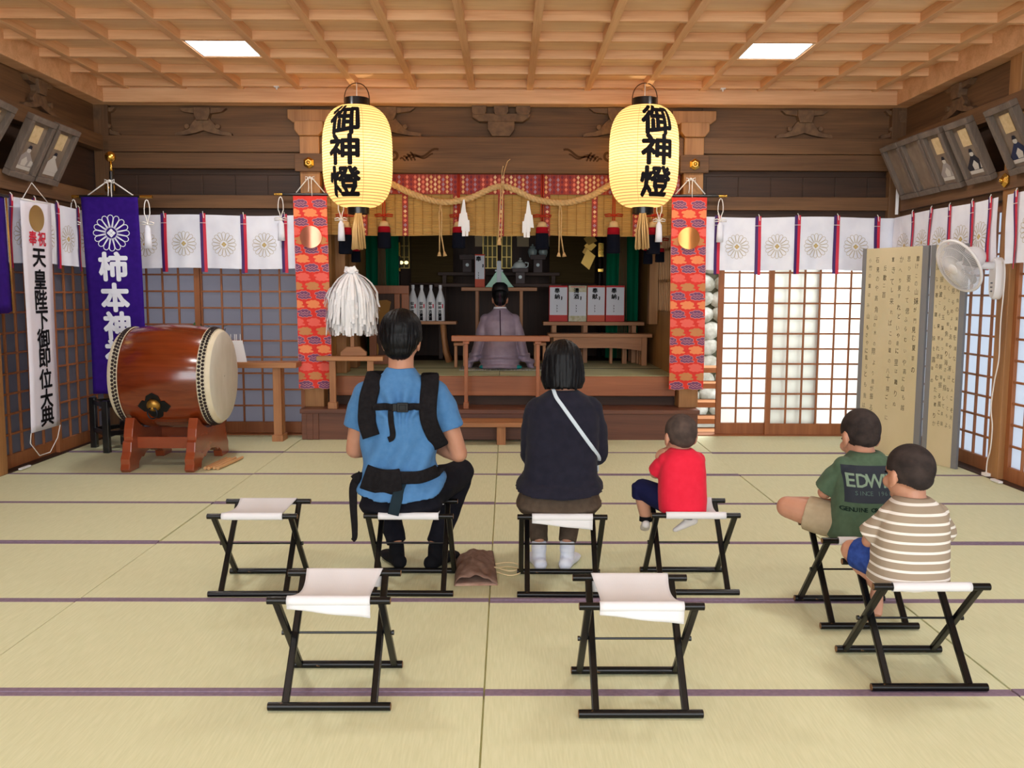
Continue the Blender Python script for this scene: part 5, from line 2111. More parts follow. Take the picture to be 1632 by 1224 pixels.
table('gift_table', 'long dark table carrying the four boxed sake gifts', X(866, 9.95), X(1028, 9.95), 9.95, 10.3, ZR, (X(884, 9.95), X(934, 9.95), X(1012, 9.95)), mx='table_x', mz='table_z')
table('offering_table', 'cypress table with shaped apron standing before the gift table', X(874, 9.6), X(1041, 9.6), 9.6, 9.85, at(950, 532, 9.6).z, (X(888, 9.6), X(1029, 9.6)), mx='table_x', mz='table_z', apron=0.16, lw=0.06)
# two low wooden stools under the tables
for px, lab in ((985, 'low wooden stool under the offering table closer to its middle'), (1008, 'low wooden stool under the offering table by its outer leg')):
    table('low_stool', lab, X(px - 13, 9.9), X(px + 13, 9.9), 9.88, 9.94, 0.80, (X(px - 10, 9.9), X(px + 10, 9.9)), th=0.03, lw=0.03, mx='table_x', mz='table_z', group='low stools under the tables')

# sake bottles
bot = mat('white_bottle_wrap', (232, 232, 234), 0.35, rgb2=(222, 222, 226), noise_scale=(10, 10, 10))
for k, (px, lab) in enumerate(((658.5, 'white wrapped sake bottle at the row end next to the standing panel'), (672.5, 'white wrapped sake bottle second in the row from the standing panel'), (687, 'white wrapped sake bottle third in the row from the standing panel'), (702, 'white wrapped sake bottle at the table end closest to the priest'))):
    Y = 10.08 - 0.0 * k
    c = at(px, 512, Y)
    t = thing('sake_bottle', lab, 'bottle', (c.x, Y, ZL), group='white sake bottles on the dark table')
    b = MB()
    b.lathe([(0.047, ZL), (0.051, ZL + 0.006), (0.051, ZL + 0.22), (0.047, ZL + 0.25), (0.028, ZL + 0.31), (0.0165, ZL + 0.345), (0.0155, ZL + 0.375)], 28, (c.x, Y, 0))
    b.build('body', bot, t, smooth='auto')
    b = MB()
    b.lathe([(0.019, ZL + 0.365), (0.019, ZL + 0.40), (0.016, ZL + 0.403)], 20, (c.x, Y, 0))
    b.build('cap', bot, t, smooth='auto')
    b = MB()
    cyl = lambda u, z: V((c.x + 0.0515 * math.sin(u / 0.0515), Y - 0.0515 * math.cos(u / 0.0515), ZL + z))
    for i, ch in enumerate('御神酒'):
        b.glyph(ch, 0.042, 0.001, -0.006, 0.195 - 0.045 * i, cyl, cut=0.012)
    b.mi = 1
    b.face([cyl(0.022 + 0.014 * (i in (1, 2)), 0.19 - 0.045 * (i > 1)) for i in range(4)])
    b.mi = 0
    for i, ch in enumerate('清酒'):
        b.glyph(ch, 0.04, 0.003, -0.004, 0.066 - 0.04 * i, cyl, cut=0.012)
    b.build('lettering', [M['ink'], M['red_ink']], t, normals=False)

# boxed gifts
redb = mat('red_box', (190, 34, 26), 0.6)
oran = mat('orange_box', (196, 74, 40), 0.6)
paleb = mat('patterned_pale_box', (206, 202, 180), 0.7, rgb2=(176, 170, 130), noise_scale=(30, 30, 30))


def gift(px0, px1, py0, py1, Y, zf, label, box, head, seed=0, w_lab=0.94, frac=(0.18, 0.95)):
    xa, xb = at(px0, py1, Y).x, at(px1, py1, Y).x
    h = at(px0, py0, Y).z - zf
    t = thing('gift_box', label, 'box', ((xa + xb) / 2, Y + 0.06, zf), group='boxed sake gifts in the sanctuary')
    b = MB()
    b.lohi((xa, Y, zf), (xb, Y + 0.13, zf + h))
    b.build('carton', box, t, bevel=0.003)
    b = MB()
    w = xb - xa
    xm_ = (xa + xb) / 2
    b.lohi((xm_ - w * w_lab / 2, Y - 0.002, zf + h * frac[0]), (xm_ + w * w_lab / 2, Y + 0.0, zf + h * frac[1]))
    b.build('wrapping_paper', mat('gift_paper', (214, 216, 224), 0.8), t)
    b = MB()
    f = lambda x, z: V((xm_ + x, Y - 0.003, zf + z))
    for i, ch in enumerate(head):
        b.glyph(ch, 0.062, 0.002, -0.015, h * 0.86 - i * 0.066, f)
    b.mi = 0
    b.strip([(0.035, h * 0.70), (0.037, h * 0.66), (0.034, h * 0.60)], 0.012, f)
    for i in range(3):
        b.strip([(-0.02, h * (0.46 - 0.075 * i)), (-0.012, h * (0.44 - 0.075 * i)), (-0.018, h * (0.415 - 0.075 * i))], 0.006, f)
    b.mi = 1
    b.strip([(-w * 0.4, h * 0.965), (w * 0.4, h * 0.965)], h * 0.018, f)
    b.build('lettering', [M['ink'], M['red_ink']], t, normals=False)


gift(875, 904.5, 455, 512, 10.05, ZR, 'red gift box with white wrapper at the priest end of the gift table', redb, '奉納')
gift(906, 934.5, 455, 512, 10.05, ZR, 'gift box with pale patterned ends, second on the gift table', paleb, '清酒', frac=(0.16, 0.82))
gift(935.5, 964, 455, 512, 10.05, ZR, 'orange gift box with large black characters, third on the gift table', oran, '奉献')
gift(965, 995, 455, 512, 10.05, ZR, 'red gift box at the outer end of the gift table', redb, '奉納')
gift(757, 772.5, 405, 458, 10.2, ZC, 'tall orange and white gift box on the narrow altar table', oran, '奉', frac=(0.25, 0.96))


# offering stands and vessels
std = mat('dark_stand', (72, 54, 52), 0.6)
cer = mat('pale_celadon', (150, 166, 166), 0.25)
cerw = mat('white_porcelain', (206, 214, 212), 0.25)


def sanbo(px, py0, py1, Y, zf, label):
    c = at(px, py1, Y)
    h = at(px, py0, Y).z - zf
    t = thing('offering_stand', label, 'stand', (c.x, Y, zf), group='dark offering stands on the altar')
    b = MB()
    b.lohi((c.x - 0.055, Y - 0.055, zf), (c.x + 0.055, Y + 0.055, zf + h * 0.72))
    b.build('base', std, t, bevel=0.004)
    b = MB()
    b.lohi((c.x - 0.09, Y - 0.09, zf + h * 0.72), (c.x + 0.09, Y + 0.09, zf + h * 0.80))
    for sx, sy, dx, dy in ((1, 0, 0.006, 0.18), (-1, 0, 0.006, 0.18), (0, 1, 0.18, 0.006), (0, -1, 0.18, 0.006)):
        b.box((c.x + sx * 0.09, Y + sy * 0.09, zf + h * 0.88), (max(dx, 0.008), max(dy, 0.008), h * 0.2))
    b.build('tray', std, t, bevel=0.002)
    b = MB()
    b.rings([[V((c.x + 0.02 * math.cos(2 * PI * k / 16), Y - 0.056 - d, zf + h * 0.42 + 0.02 * math.sin(2 * PI * k / 16))) for k in range(16)] for d in (0, 0.002)])
    b.build('peephole', cer, t)
    return c.x, zf + h * 0.83


z1_ = at(800, 434, 10.85).z
z2_ = at(800, 452, 10.5).z
sx, sz = sanbo(745, 406, 434, 10.95, z1_, 'dark offering stand with two small dishes left of the gilt door')
for d in (-0.04, 0.04):
    b = MB()
    b.lathe([(0.015, sz), (0.032, sz + 0.03), (0.035, sz + 0.035)], 20, (sx + d, 10.95, 0))
    tag(b.build('small_dish', cer, smooth='auto'), 'small grey dish on the left offering stand, %s one' % ('outer' if d < 0 else 'inner'), 'dish', 'small dishes on the left offering stand')
sx, sz = sanbo(829, 427, 454, 10.6, z2_, 'dark offering stand carrying the white spouted vessel')
t = thing('spouted_vessel', 'white porcelain vessel with lid, spout and handle on an offering stand', 'vessel', (sx, 10.6, sz))
b = MB()
b.ell((sx - 0.01, 10.6, sz + 0.055), (0.075, 0.06, 0.055))
b.build('body', cerw, t, smooth=True)
b = MB()
b.ell((sx, 10.6, sz + 0.115), (0.028, 0.028, 0.012), sub=2)
b.ell((sx, 10.6, sz + 0.14), 0.014, sub=2)
b.build('lid', cerw, t, smooth=True)
b = MB()
b.tube([(sx + 0.05, 10.6, sz + 0.03), (sx + 0.09, 10.6, sz + 0.05), (sx + 0.095, 10.6, sz + 0.09), (sx + 0.055, 10.6, sz + 0.095)], 0.008, 8)
b.build('handle', cerw, t, smooth=True)
b = MB()
b.tube([(sx - 0.06, 10.6, sz + 0.05), (sx - 0.105, 10.6, sz + 0.03)], [0.02, 0.008], 8)
b.build('spout', cerw, t, smooth=True)
sx, sz = sanbo(857, 406, 434, 10.95, z1_, 'dark offering stand with two round jars right of the gilt door')
for d, nm in ((-0.065, 'inner'), (0.065, 'outer')):
    t = thing('lidded_jar', 'round pale lidded jar, %s one on the right offering stand' % nm, 'jar', (sx + d, 10.95, sz), group='lidded jars on the right offering stand')
    b = MB()
    b.lathe([(0.03, sz), (0.04, sz + 0.01), (0.06, sz + 0.07), (0.05, sz + 0.11), (0.026, sz + 0.125)], 24, (sx + d, 10.95, 0))
    b.build('body', cer, t, smooth=True)
    b = MB()
    b.lathe([(0.036, sz + 0.122), (0.034, sz + 0.135), (0.012, sz + 0.145), (0.012, sz + 0.16), (0.004, sz + 0.168)], 20, (sx + d, 10.95, 0))
    b.build('lid', cer, t, smooth='auto')
# mirror-like green glass ornament behind the priest
c = at(796, 440, 10.25)
t = thing('glass_mirror', 'pale green faceted mirror stand above the priest on the altar table', 'mirror', (c.x, 10.25, ZC))
b = MB()
b.prism([(-0.17, 0.0), (0.17, 0.0), (0.12, 0.06), (0.06, 0.15), (0.03, 0.19), (-0.03, 0.19), (-0.06, 0.15), (-0.12, 0.06)], (c.x, 10.25, ZC), (1, 0, 0), (0, 0, 1), (0, 0.02, 0))
b.build('plate', mat('green_glass', (84, 120, 96), 0.3, 0.2), t, bevel=0.004)
b = MB()
b.lohi((c.x - 0.03, 10.235, ZC), (c.x + 0.02, 10.285, ZC + 0.30))
b.lohi((c.x - 0.05, 10.22, ZC + 0.18), (c.x + 0.04, 10.285, ZC + 0.2))
b.build('post', M['black_lacquer'], t)
# black and gilt post lamp on the right, tiny twin lamps on the left
for px, lab, Y in ((957, 'tall black and gilt lamp post beside the right green curtain', 10.9), (634, 'tall black and gilt lamp post beside the left green curtain', 10.9)):
    x = at(px, 420, Y).x
    t = thing('altar_lamp_post', lab, 'lamp', (x, Y, Z2), group='black and gilt lamp posts')
    b = MB()
    b.tube([(x, Y, Z2), (x, Y, 2.5)], 0.03, 8)
    b.build('pole', M['black_lacquer'], t)
    for z in (1.6, 1.78, 1.86, 2.18):
        b = MB()
        b.lohi((x - 0.034, Y - 0.034, z), (x + 0.034, Y + 0.034, z + (0.04 if z < 1.7 else 0.09)))
        b.build('fitting', M['gold'], t, bevel=0.003)
lampm = emit('small_lamp', (255, 228, 160), 2.0)
for k, px in enumerate((639.5, 647.5)):
    c = at(px, 418.5, 11.1)
    t = thing('tiny_lamp', 'tiny glowing lamp beside the left green curtain, %s of the two' % ('outer' if k == 0 else 'inner'), 'lamp', c, group='tiny lamps by the left curtain')
    b = MB()
    b.ell(c, (0.026, 0.02, 0.022), sub=2)
    b.build('bulb', lampm, t, smooth=True)
    b = MB()
    b.tube([c, V((c.x, c.y, 3.1))], 0.003, 5)
    b.build('wire', M['shrine_z'], t)

# gilt zigzag ornament
Yg = 9.7
t = thing('gilt_streamer', 'gilt zigzag streamer of folded plates before the right green curtain', 'streamer', at(935, 375, Yg))
b = MB()
for i, (px, py) in enumerate(((941, 384), (940, 398), (936, 402), (935, 419))):
    pass
q = [[(930, 380), (944, 373), (952, 376), (938, 391)], [(940, 383), (951, 391), (940, 400), (931, 392)], [(934, 391), (941, 397), (932, 409), (928, 402)], [(936, 397), (949, 408), (934, 425), (926, 419)]]
for i, poly in enumerate(q):
    b.prism([(0, 0), (1, 0), (1, 1), (0, 1)], at(*poly[0], Yg + 0.01 * i), at(*poly[1], Yg + 0.01 * i + 0.02) - at(*poly[0], Yg + 0.01 * i), at(*poly[3], Yg + 0.01 * i) - at(*poly[0], Yg + 0.01 * i), (0, 0.004, 0))
b.build('folded_plates', M['goldpaper'], t)
b = MB()
p0 = at(946, 376, Yg)
b.tube([p0, V((p0.x + 0.02, Yg, 3.1))], 0.006, 6)
b.build('hanging_wire', M['goldpaper'], t)

# green curtains
grn = mat('green_curtain', (0, 104, 72), 0.85, rgb2=(0, 92, 62), noise_scale=(12, 12, 2))
for px0, px1, py1, lab, pc in ((583, 635, 456, 'green curtain on the drum side of the sanctuary', 609), (967, 1018, 545, 'green curtain on the screen side of the sanctuary', 992)):
    Y = 10.45
    xa, xb = at(px0, 400, Y).x, at(px1, 400, Y).x
    zb = Z2 + 0.02
    t = thing('green_curtain', lab, 'curtain', ((xa + xb) / 2, Y, 2.5), group='green curtains inside the sanctuary')
    b = MB()
    b.sheet(lambda a, c: V((xa + (xb - xa) * a, Y + 0.025 * math.sin(a * 22) * (0.4 + 0.6 * c), 2.5 - (2.5 - zb) * c)), 40, 8)
    b.build('cloth', grn, t, smooth=True, solid=0.003, normals=False)
    b = MB()
    xc_ = at(pc, 400, Y).x
    for k in range(6):
        x = xc_ - 0.03 + 0.012 * k
        b.tube([(x, Y - 0.05, 2.5), (x + 0.003 * (k - 2), Y - 0.055, 1.8), (x + 0.009 * (k - 2), Y - 0.05, zb)], 0.0055, 5)
    b.build('cord_bundle', mat('brown_cord', (128, 96, 70), 0.8), t, smooth=True)

# framed panel painting behind the wand
Y = 9.75
xa, xb = X(588, Y), X(652, Y)
zt, zb = at(620, 455, Y).z, Z2
t = thing('standing_panel', 'dark wood framed standing panel with a pale painted tree behind the paper wand', 'panel', ((xa + xb) / 2, Y, Z2))
b = MB()
b.lohi((xa, Y - 0.03, zt - 0.09), (xb, Y + 0.03, zt))
for x in (xa, xb - 0.08):
    b.lohi((x, Y - 0.03, zb), (x + 0.08, Y + 0.03, zt - 0.09))
b.lohi((xb - 0.16, Y - 0.02, zb), (xb - 0.10, Y + 0.02, zt - 0.09))
b.lohi((xa, Y - 0.04, zb), (xb, Y + 0.04, zb + 0.10))
b.build('frame', M['plat_z'], t, bevel=0.004)
b = MB()
b.lohi((xa + 0.02, Y, zb + 0.05), (xb - 0.02, Y + 0.02, zt - 0.05))
b.build('board', M['shrine_z'], t)
b = MB()
f = lambda x, z: V((xa + x, Y - 0.003, zb + z))
b.face([f(0.12, 0.35), f(0.20, 0.33), f(0.21, 0.55), f(0.24, 0.68), f(0.19, 0.70), f(0.06, 0.69), f(0.10, 0.55)])
b.face([f(0.0 + 0.05 + 0.05 * math.cos(k * PI / 6), 0.16 + 0.10 * math.sin(k * PI / 6)) for k in range(12)])
b.build('painted_tree', mat('faded_ochre', (158, 116, 64), 0.85), t, normals=False)
# blue and white mat edge the priest kneels on
b = MB()
b.lohi((at(733, 585, 9.1).x, 8.95, Z2 + 0.001), (at(868, 585, 9.1).x, 9.75, Z2 + 0.012))
tag(b.build('kneeling_mat', mat('grey_mat', (120, 118, 104), 0.85, rgb2=(160, 158, 150), noise_scale=(70, 10, 1))), 'thin grey mat under the kneeling priest', 'mat')
for px, lab in ((734, 'small wooden tray stand left of the priest behind the altar rail'), (862, 'small wooden tray stand right of the priest behind the altar rail')):
    table('tray_stand', lab, X(px - 11, 9.35), X(px + 9, 9.35), 9.3, 9.5, at(px, 546, 9.35).z, (X(px - 8, 9.35), X(px + 6, 9.35)), mx='table_x', mz='table_z', lw=0.03, th=0.03, group='small tray stands beside the priest')

# ================================================================== outside by the open doorway
stn = mat('pale_boulder', (226, 224, 216), 0.85, rgb2=(160, 156, 140), noise_scale=(7, 7, 7), bump=0.4, bump_scale=(20, 20, 20))
rnd = random.Random(3)
b = MB()
b.lohi((1.75, 12.9, -0.5), (6.0, 13.2, 3.4))
structure(b.build('wall_outside_back', mat('earth_bank', (150, 150, 132), 0.95, rgb2=(112, 116, 92), noise_scale=(4, 4, 4))))
i = 0
z = -0.35
stones = []
while z < 2.9:
    x = 2.0 + 0.1 * (i % 2)
    while x < 4.2:
        s = 0.13 + 0.05 * rnd.random()
        if 2.35 < x < 3.5:
            b = MB()
            b.ell((x, 12.85, z), (s, 0.12, s * 0.75), Euler((0, rnd.uniform(-0.5, 0.5), 0)).to_matrix(), 2)
            stones.append(b.build('boulder', stn, smooth=True))
        x += s * 1.75
    z += 0.23
    i += 1
for o in stones:
    tag(o, 'pale rounded boulder of the retaining wall seen through the open doorway', 'boulder', 'boulders of the wall outside')
t = thing('outside_stair', 'pale timber steps outside the open doorway beside the red banner', 'stairs', (2.25, 9.6, -0.5))
for k, py in enumerate((586, 611, 641, 667, 688)):
    y = 9.9 - 0.2 * k if False else 9.3 + 0.25 * (4 - k)
    c = at(1125, py, y)
    b = MB()
    b.lohi((1.78, y, c.z - 0.06), (2.9, y + 0.32, c.z))
    b.build('tread', M['table_x'], t, bevel=0.005)
b = MB()
b.lohi((1.74, 9.25, -0.5), (1.79, 10.65, 0.6))
b.build('stringer', M['table_y'], t)
# ================================================================== people
from mathutils.bvhtree import BVHTree


def fuse(mb, name, mats, parent=None, voxel=0.007, smooth=4, wob=None, keep=None, root=None):
    """melt overlapping closed pieces into one continuous surface"""
    bmesh.ops.recalc_face_normals(mb.bm, faces=mb.bm.faces[:])
    me = bpy.data.meshes.new(name)
    mb.bm.to_mesh(me)
    mb.bm.free()
    o = bpy.data.objects.new(name, me)
    COL.objects.link(o)
    r = o.modifiers.new('r', 'REMESH')
    r.mode = 'VOXEL'
    r.voxel_size = voxel
    r.adaptivity = 0
    if smooth:
        s = o.modifiers.new('s', 'SMOOTH')
        s.factor = 0.5
        s.iterations = smooth
    dg = bpy.context.evaluated_depsgraph_get()
    ev = bpy.data.meshes.new_from_object(o.evaluated_get(dg))
    bpy.data.objects.remove(o)
    bpy.data.meshes.remove(me)
    ev.name = name
    if wob:
        nrm = [v.normal.copy() for v in ev.vertices]
        for v, n in zip(ev.vertices, nrm):
            v.co += wob(v.co, n)
    if keep:
        bm = bmesh.new()
        bm.from_mesh(ev)
        bmesh.ops.delete(bm, geom=[v for v in bm.verts if not keep(v.co)], context='VERTS')
        bm.to_mesh(ev)
        bm.free()
    tree_v = [v.co.copy() for v in ev.vertices]
    tree_f = [tuple(p.vertices) for p in ev.polygons]
    tree = BVHTree.FromPolygons(tree_v, tree_f)
    if parent is not None and parent.name in ROOTM:
        ev.transform(ROOTM[parent.name])
    ev.materials.clear()
    ob = link_mesh(name, ev, mats, parent, smooth=True)
    return ob, tree


def limb(b, pts, rad, n=16, ends=True):
    b.tube(pts, rad, n)
    if ends:
        for p, r in ((pts[0], rad[0]), (pts[-1], rad[-1])):
            rr = r if not isinstance(r, tuple) else min(r)
            b.ell(p, rr * 0.99, sub=2)


def torso(b, rings, n=32, e=2.5, grow=0.0, tail=None, yaw=0.0):
    out = []
    for i, (z, cx, cy, hw, hd) in enumerate(rings):
        r = []
        for k in range(n):
            a = 2 * PI * k / n
            c, s = math.cos(a), math.sin(a)
            x = (hw + grow) * math.copysign(abs(c) ** (2 / e), c)
            y = (hd + grow) * math.copysign(abs(s) ** (2 / e), s)
            zz = z
            if tail:
                zz = z + tail * (1 - max(0.0, -s) ** 0.8) * max(0.0, 1 - (z - rings[0][0]) / 0.13)
            xx = x * math.cos(yaw) - y * math.sin(yaw)
            yy = x * math.sin(yaw) + y * math.cos(yaw)
            r.append(V((cx + xx, cy + yy, zz)))
        out.append(r)
    if tail:
        c0 = sum(out[0], V((0, 0, 0))) / n
        out.insert(0, [V((c0.x + (p.x - c0.x) * 0.5, c0.y + (p.y - c0.y) * 0.5, p.z + 0.004)) for p in out[0]])
    b.rings(out)


def head_mat(c, yaw=0.0, tilt=0.0, roll=0.0):
    return Matrix.Translation(V(c)) @ Matrix.Rotation(yaw, 4, 'Z') @ Matrix.Rotation(-tilt, 4, 'X') @ Matrix.Rotation(roll, 4, 'Y')


def hell(b, HM, s, c, r, sub=3):
    b.ell(HM @ (V(c) * s), tuple(q * s for q in r), HM.to_3x3(), sub)


def head(b, HM, s, child=False):
    fw_ = 1.06 if child else 1.0
    hell(b, HM, s, (0, -0.012, 0.028), (0.076 * fw_, 0.096, 0.088))
    hell(b, HM, s, (0, 0.022, -0.035), (0.060, 0.070, 0.072))
    hell(b, HM, s, (0, 0.052, -0.085), (0.034, 0.032, 0.026))
    hell(b, HM, s, (0, 0.062, 0.015), (0.050, 0.030, 0.030))       # brow
    for k in (-1, 1):
        hell(b, HM, s, (k * 0.034, 0.066, -0.036), (0.026, 0.024, 0.026))   # cheek
        hell(b, HM, s, (k * 0.075 * fw_, -0.006, -0.014), (0.010, 0.020, 0.030))
        hell(b, HM, s, (k * 0.079 * fw_, -0.013, -0.005), (0.008, 0.014, 0.023))
        hell(b, HM, s, (k * 0.073 * fw_, 0.004, -0.038), (0.008, 0.012, 0.012))
    b.tube([HM @ (V((0, 0.088, 0.012)) * s), HM @ (V((0, 0.096, -0.012)) * s), HM @ (V((0, 0.108, -0.030)) * s), HM @ (V((0, 0.094, -0.040)) * s)], [0.008 * s, 0.010 * s, 0.014 * s, 0.012 * s], 10)
    hell(b, HM, s, (0, 0.086, -0.062), (0.024, 0.012, 0.006), 2)
    hell(b, HM, s, (0, 0.084, -0.071), (0.021, 0.012, 0.007), 2)


def hand(b, w, d, nrm, s=1.0, curl=0.5, side=1):
    """w wrist, d direction of the hand, nrm back of the hand, side +1 when the thumb is on d x nrm"""
    d, nrm = V(d).normalized(), V(nrm)
    nrm = (nrm - d * nrm.dot(d)).normalized()
    t = d.cross(nrm) * side
    w = V(w)
    b.tube([w, w + d * 0.03 * s, w + d * 0.085 * s], [(0.018 * s, 0.025 * s), (0.016 * s, 0.036 * s), (0.012 * s, 0.038 * s)], 14, side=nrm)
    for k, (off, L) in enumerate(((0.028, 0.072), (0.0095, 0.082), (-0.0095, 0.076), (-0.027, 0.058))):
        p = w + (d * 0.078 + t * off) * s
        pts = [p]
        a = 0.0
        for q, fr in enumerate((0.45, 0.32, 0.23)):
            a += curl * (0.7 if q == 0 else 0.9) * (1 + 0.08 * k)
            p = p + (d * math.cos(a) - nrm * math.sin(a) + t * off * 1.2) * L * fr * s
            pts.append(p)
        limb(b, pts, [0.0088 * s, 0.0086 * s, 0.0078 * s, 0.0068 * s], 8)
    p = w + (d * 0.022 + t * 0.026) * s
    pts = [p, p + (d * 0.028 + t * 0.024 - nrm * 0.012) * s, p + (d * 0.056 + t * 0.028 - nrm * 0.026) * s, p + (d * 0.075 + t * 0.022 - nrm * 0.036) * s]
    limb(b, pts, [0.0125 * s, 0.011 * s, 0.0095 * s, 0.0075 * s], 8)


def foot(b, ankle, dirv, s=1.0, r=0.0, down=0.0, toes=False):
    """a foot from the ankle along dirv; sole flat when down is 0"""
    a = V(ankle)
    d = V((dirv[0], dirv[1], 0)).normalized()
    d = (d * math.cos(down) - V((0, 0, 1)) * math.sin(down)).normalized()
    sd = d.cross(V((0, 0, 1))).normalized()
    up = sd.cross(d)
    sole = a - up * (0.075 * s)
    heel = sole - d * 0.045 * s + up * 0.034 * s
    b.ell(heel, (0.034 * s + r,) * 3, sub=2)
    b.tube([heel, sole + d * 0.03 * s + up * 0.038 * s, sole + d * 0.10 * s + up * 0.027 * s, sole + d * 0.165 * s + up * 0.02 * s],
           [(0.033 * s + r, 0.032 * s + r), (0.036 * s + r, 0.034 * s + r), (0.026 * s + r, 0.043 * s + r), (0.017 * s + r, 0.040 * s + r)], 14, side=up)
    limb(b, [a + up * 0.03 * s, a - up * 0.02 * s, heel + d * 0.03 * s], [0.034 * s + r, 0.036 * s + r, 0.034 * s + r], 12)
    if toes:
        for k in range(5):
            p = sole + d * (0.165 - 0.006 * k * 1.4) * s + sd * (0.03 - 0.0155 * k) * s + up * 0.013 * s
            limb(b, [p, p + d * (0.03 - 0.002 * k) * s], [(0.0125 if k == 0 else 0.0088) * s, (0.010 if k == 0 else 0.007) * s], 8)
    else:
        b.ell(sole + d * 0.165 * s + up * 0.02 * s, (0.040 * s + r, 0.030 * s + r, 0.018 * s + r), Matrix((sd, d, up)).transposed(), 2)


def eyes(t, HM, s):
    for k in (-1, 1):
        b = MB()
        hell(b, HM, s, (k * 0.031, 0.080, 0.0), (0.012, 0.010, 0.006), 2)
        b.build('eye', M['ink'], t, smooth=True)


def folds(amp, fx=18.0, fz=5.0, seed=0.0, lo=-9, hi=9):
    def f(co, n):
        q = noise.noise(V((co.x * fx + co.y * 6, co.y * fx * 0.6, co.z * fz + seed)))
        q2 = noise.noise(V((co.x * 9 + co.z * 14 + seed, co.y * 9, co.z * 22 - co.x * 10)))
        return n * (amp * q + amp * 0.6 * q2)
    return f


def strands(amp, HM, f1=26, f2=4):
    inv = HM.inverted()

    def f(co, n):
        l = inv @ co
        a = math.atan2(l.x, -l.y)
        q = noise.noise(V((a * f1 * 0.35, l.z * f2 * 4, 0.3))) + 0.6 * noise.noise(V((a * f1, l.z * f2 * 5, 7.3)))
        return n * amp * q
    return f


def buzz(t, HM, s, mats, low=-0.045, wide=1.06):
    """close-cropped hair: a thin cap over the back and crown, ending at the hairline"""
    b = MB()
    hell(b, HM, s, (0, -0.0120, 0.028), (0.0780 * wide, 0.0985, 0.0905), 4)
    hell(b, HM, s, (0, -0.034, -0.014), (0.062 * wide, 0.0690, 0.0500), 4)
    inv = HM.inverted()

    def keep(co):
        l = (inv @ co) / s
        if l.z < low + 0.030 * (l.x / 0.07) ** 2 - 0.01:
            return False
        if l.y > 0.045 and l.z < 0.055:
            return False
        if l.y > -0.004 and l.z < 0.012 and abs(l.x) > 0.03:
            return False
        return True
    fuse(b, 'hair', mats, t, 0.0045, 2, keep=keep)


skin_a = mat('skin', (172, 122, 97), 0.5, rgb2=(182, 131, 106), noise_scale=(12, 12, 12), spec=0.35)
skin_c = mat('child_skin', (182, 131, 106), 0.5, rgb2=(190, 140, 115), noise_scale=(12, 12, 12), spec=0.35)
for m_ in (skin_a, skin_c):
    m_.node_tree.nodes['Principled BSDF'].inputs['Subsurface Weight'].default_value = 0.08
    m_.node_tree.nodes['Principled BSDF'].inputs['Subsurface Radius'].default_value = (0.012, 0.005, 0.003)
hair_k = mat('black_hair', (7, 7, 9), 0.45, rgb2=(13, 12, 15), noise_scale=(180, 180, 14), bump=0.4, bump_scale=(220, 220, 14), spec=0.16)
buzz_m = mat('cropped_hair', (44, 38, 37), 0.85, rgb2=(62, 53, 50), noise_scale=(24, 24, 24), bump=0.4, bump_scale=(420, 420, 420))
buzz_l = mat('light_cropped_hair', (66, 56, 52), 0.85, rgb2=(86, 72, 66), noise_scale=(24, 24, 24), bump=0.4, bump_scale=(420, 420, 420))

# ---------------------------------------------------------------- person in the blue shirt
t = thing('person', 'person in blue short-sleeved shirt and black trousers wearing a baby carrier, seated', 'person', (-0.487, 4.06, 0))
HMa = head_mat((-0.485, 4.085, 1.140), -0.05, 0.12)
tor = [(0.36, -0.485, 4.07, 0.165, 0.125), (0.42, -0.487, 4.06, 0.180, 0.135), (0.50, -0.490, 4.05, 0.172, 0.125), (0.60, -0.494, 4.05, 0.170, 0.118), (0.72, -0.490, 4.055, 0.172, 0.120), (0.82, -0.486, 4.06, 0.178, 0.122), (0.90, -0.486, 4.06, 0.165, 0.105), (0.955, -0.486, 4.055, 0.125, 0.080), (0.99, -0.486, 4.055, 0.075, 0.060), (1.015, -0.486, 4.058, 0.058, 0.055)]
Ls, Le, Lw = V((-0.655, 4.06, 0.895)), V((-0.712, 4.11, 0.625)), V((-0.60, 4.33, 0.60))
Rs, Re, Rw = V((-0.317, 4.06, 0.900)), V((-0.222, 4.08, 0.612)), V((-0.395, 4.28, 0.635))
hip, kn, an = [V((-0.585, 4.07, 0.425)), V((-0.39, 4.07, 0.425))], [V((-0.645, 4.46, 0.425)), V((-0.232, 4.42, 0.455))], [V((-0.545, 4.31, 0.10)), V((-0.350, 4.29, 0.10))]
b = MB()
torso(b, tor, grow=-0.016)
b.tube([(-0.486, 4.06, 0.96), (-0.486, 4.07, 1.03), (-0.485, 4.085, 1.10)], [0.066, 0.058, 0.058], 18)
head(b, HMa, 1.06)
for s_, e_, w_, sd in ((Ls, Le, Lw, 1), (Rs, Re, Rw, -1)):
    limb(b, [s_, (s_ + e_) / 2, e_], [0.050, 0.046, 0.040])
    limb(b, [e_, e_ * 0.65 + w_ * 0.35, w_], [0.041, 0.041, 0.027])
    hand(b, w_, (w_ - e_), V((0, 0, 1)), 1.0, 0.45, sd)
for h_, k_, a_, fd in zip(hip, kn, an, ((-0.45, 1), (0.5, 1))):
    limb(b, [h_, (h_ + k_) / 2, k_], [0.075, 0.066, 0.05])
    limb(b, [k_, k_ * 0.65 + a_ * 0.35, a_ + V((0, 0, 0.05))], [0.05, 0.05, 0.034])
    foot(b, a_ + V((0, 0, -0.02)), fd, 1.0)
fuse(b, 'body', skin_a, t, 0.0055, 3)
eyes(t, HMa, 1.06)
b = MB()
hell(b, HMa, 1.06, (0, -0.016, 0.045), (0.089, 0.102, 0.090), 4)
hell(b, HMa, 1.06, (0, -0.046, 0.0), (0.080, 0.068, 0.080), 4)
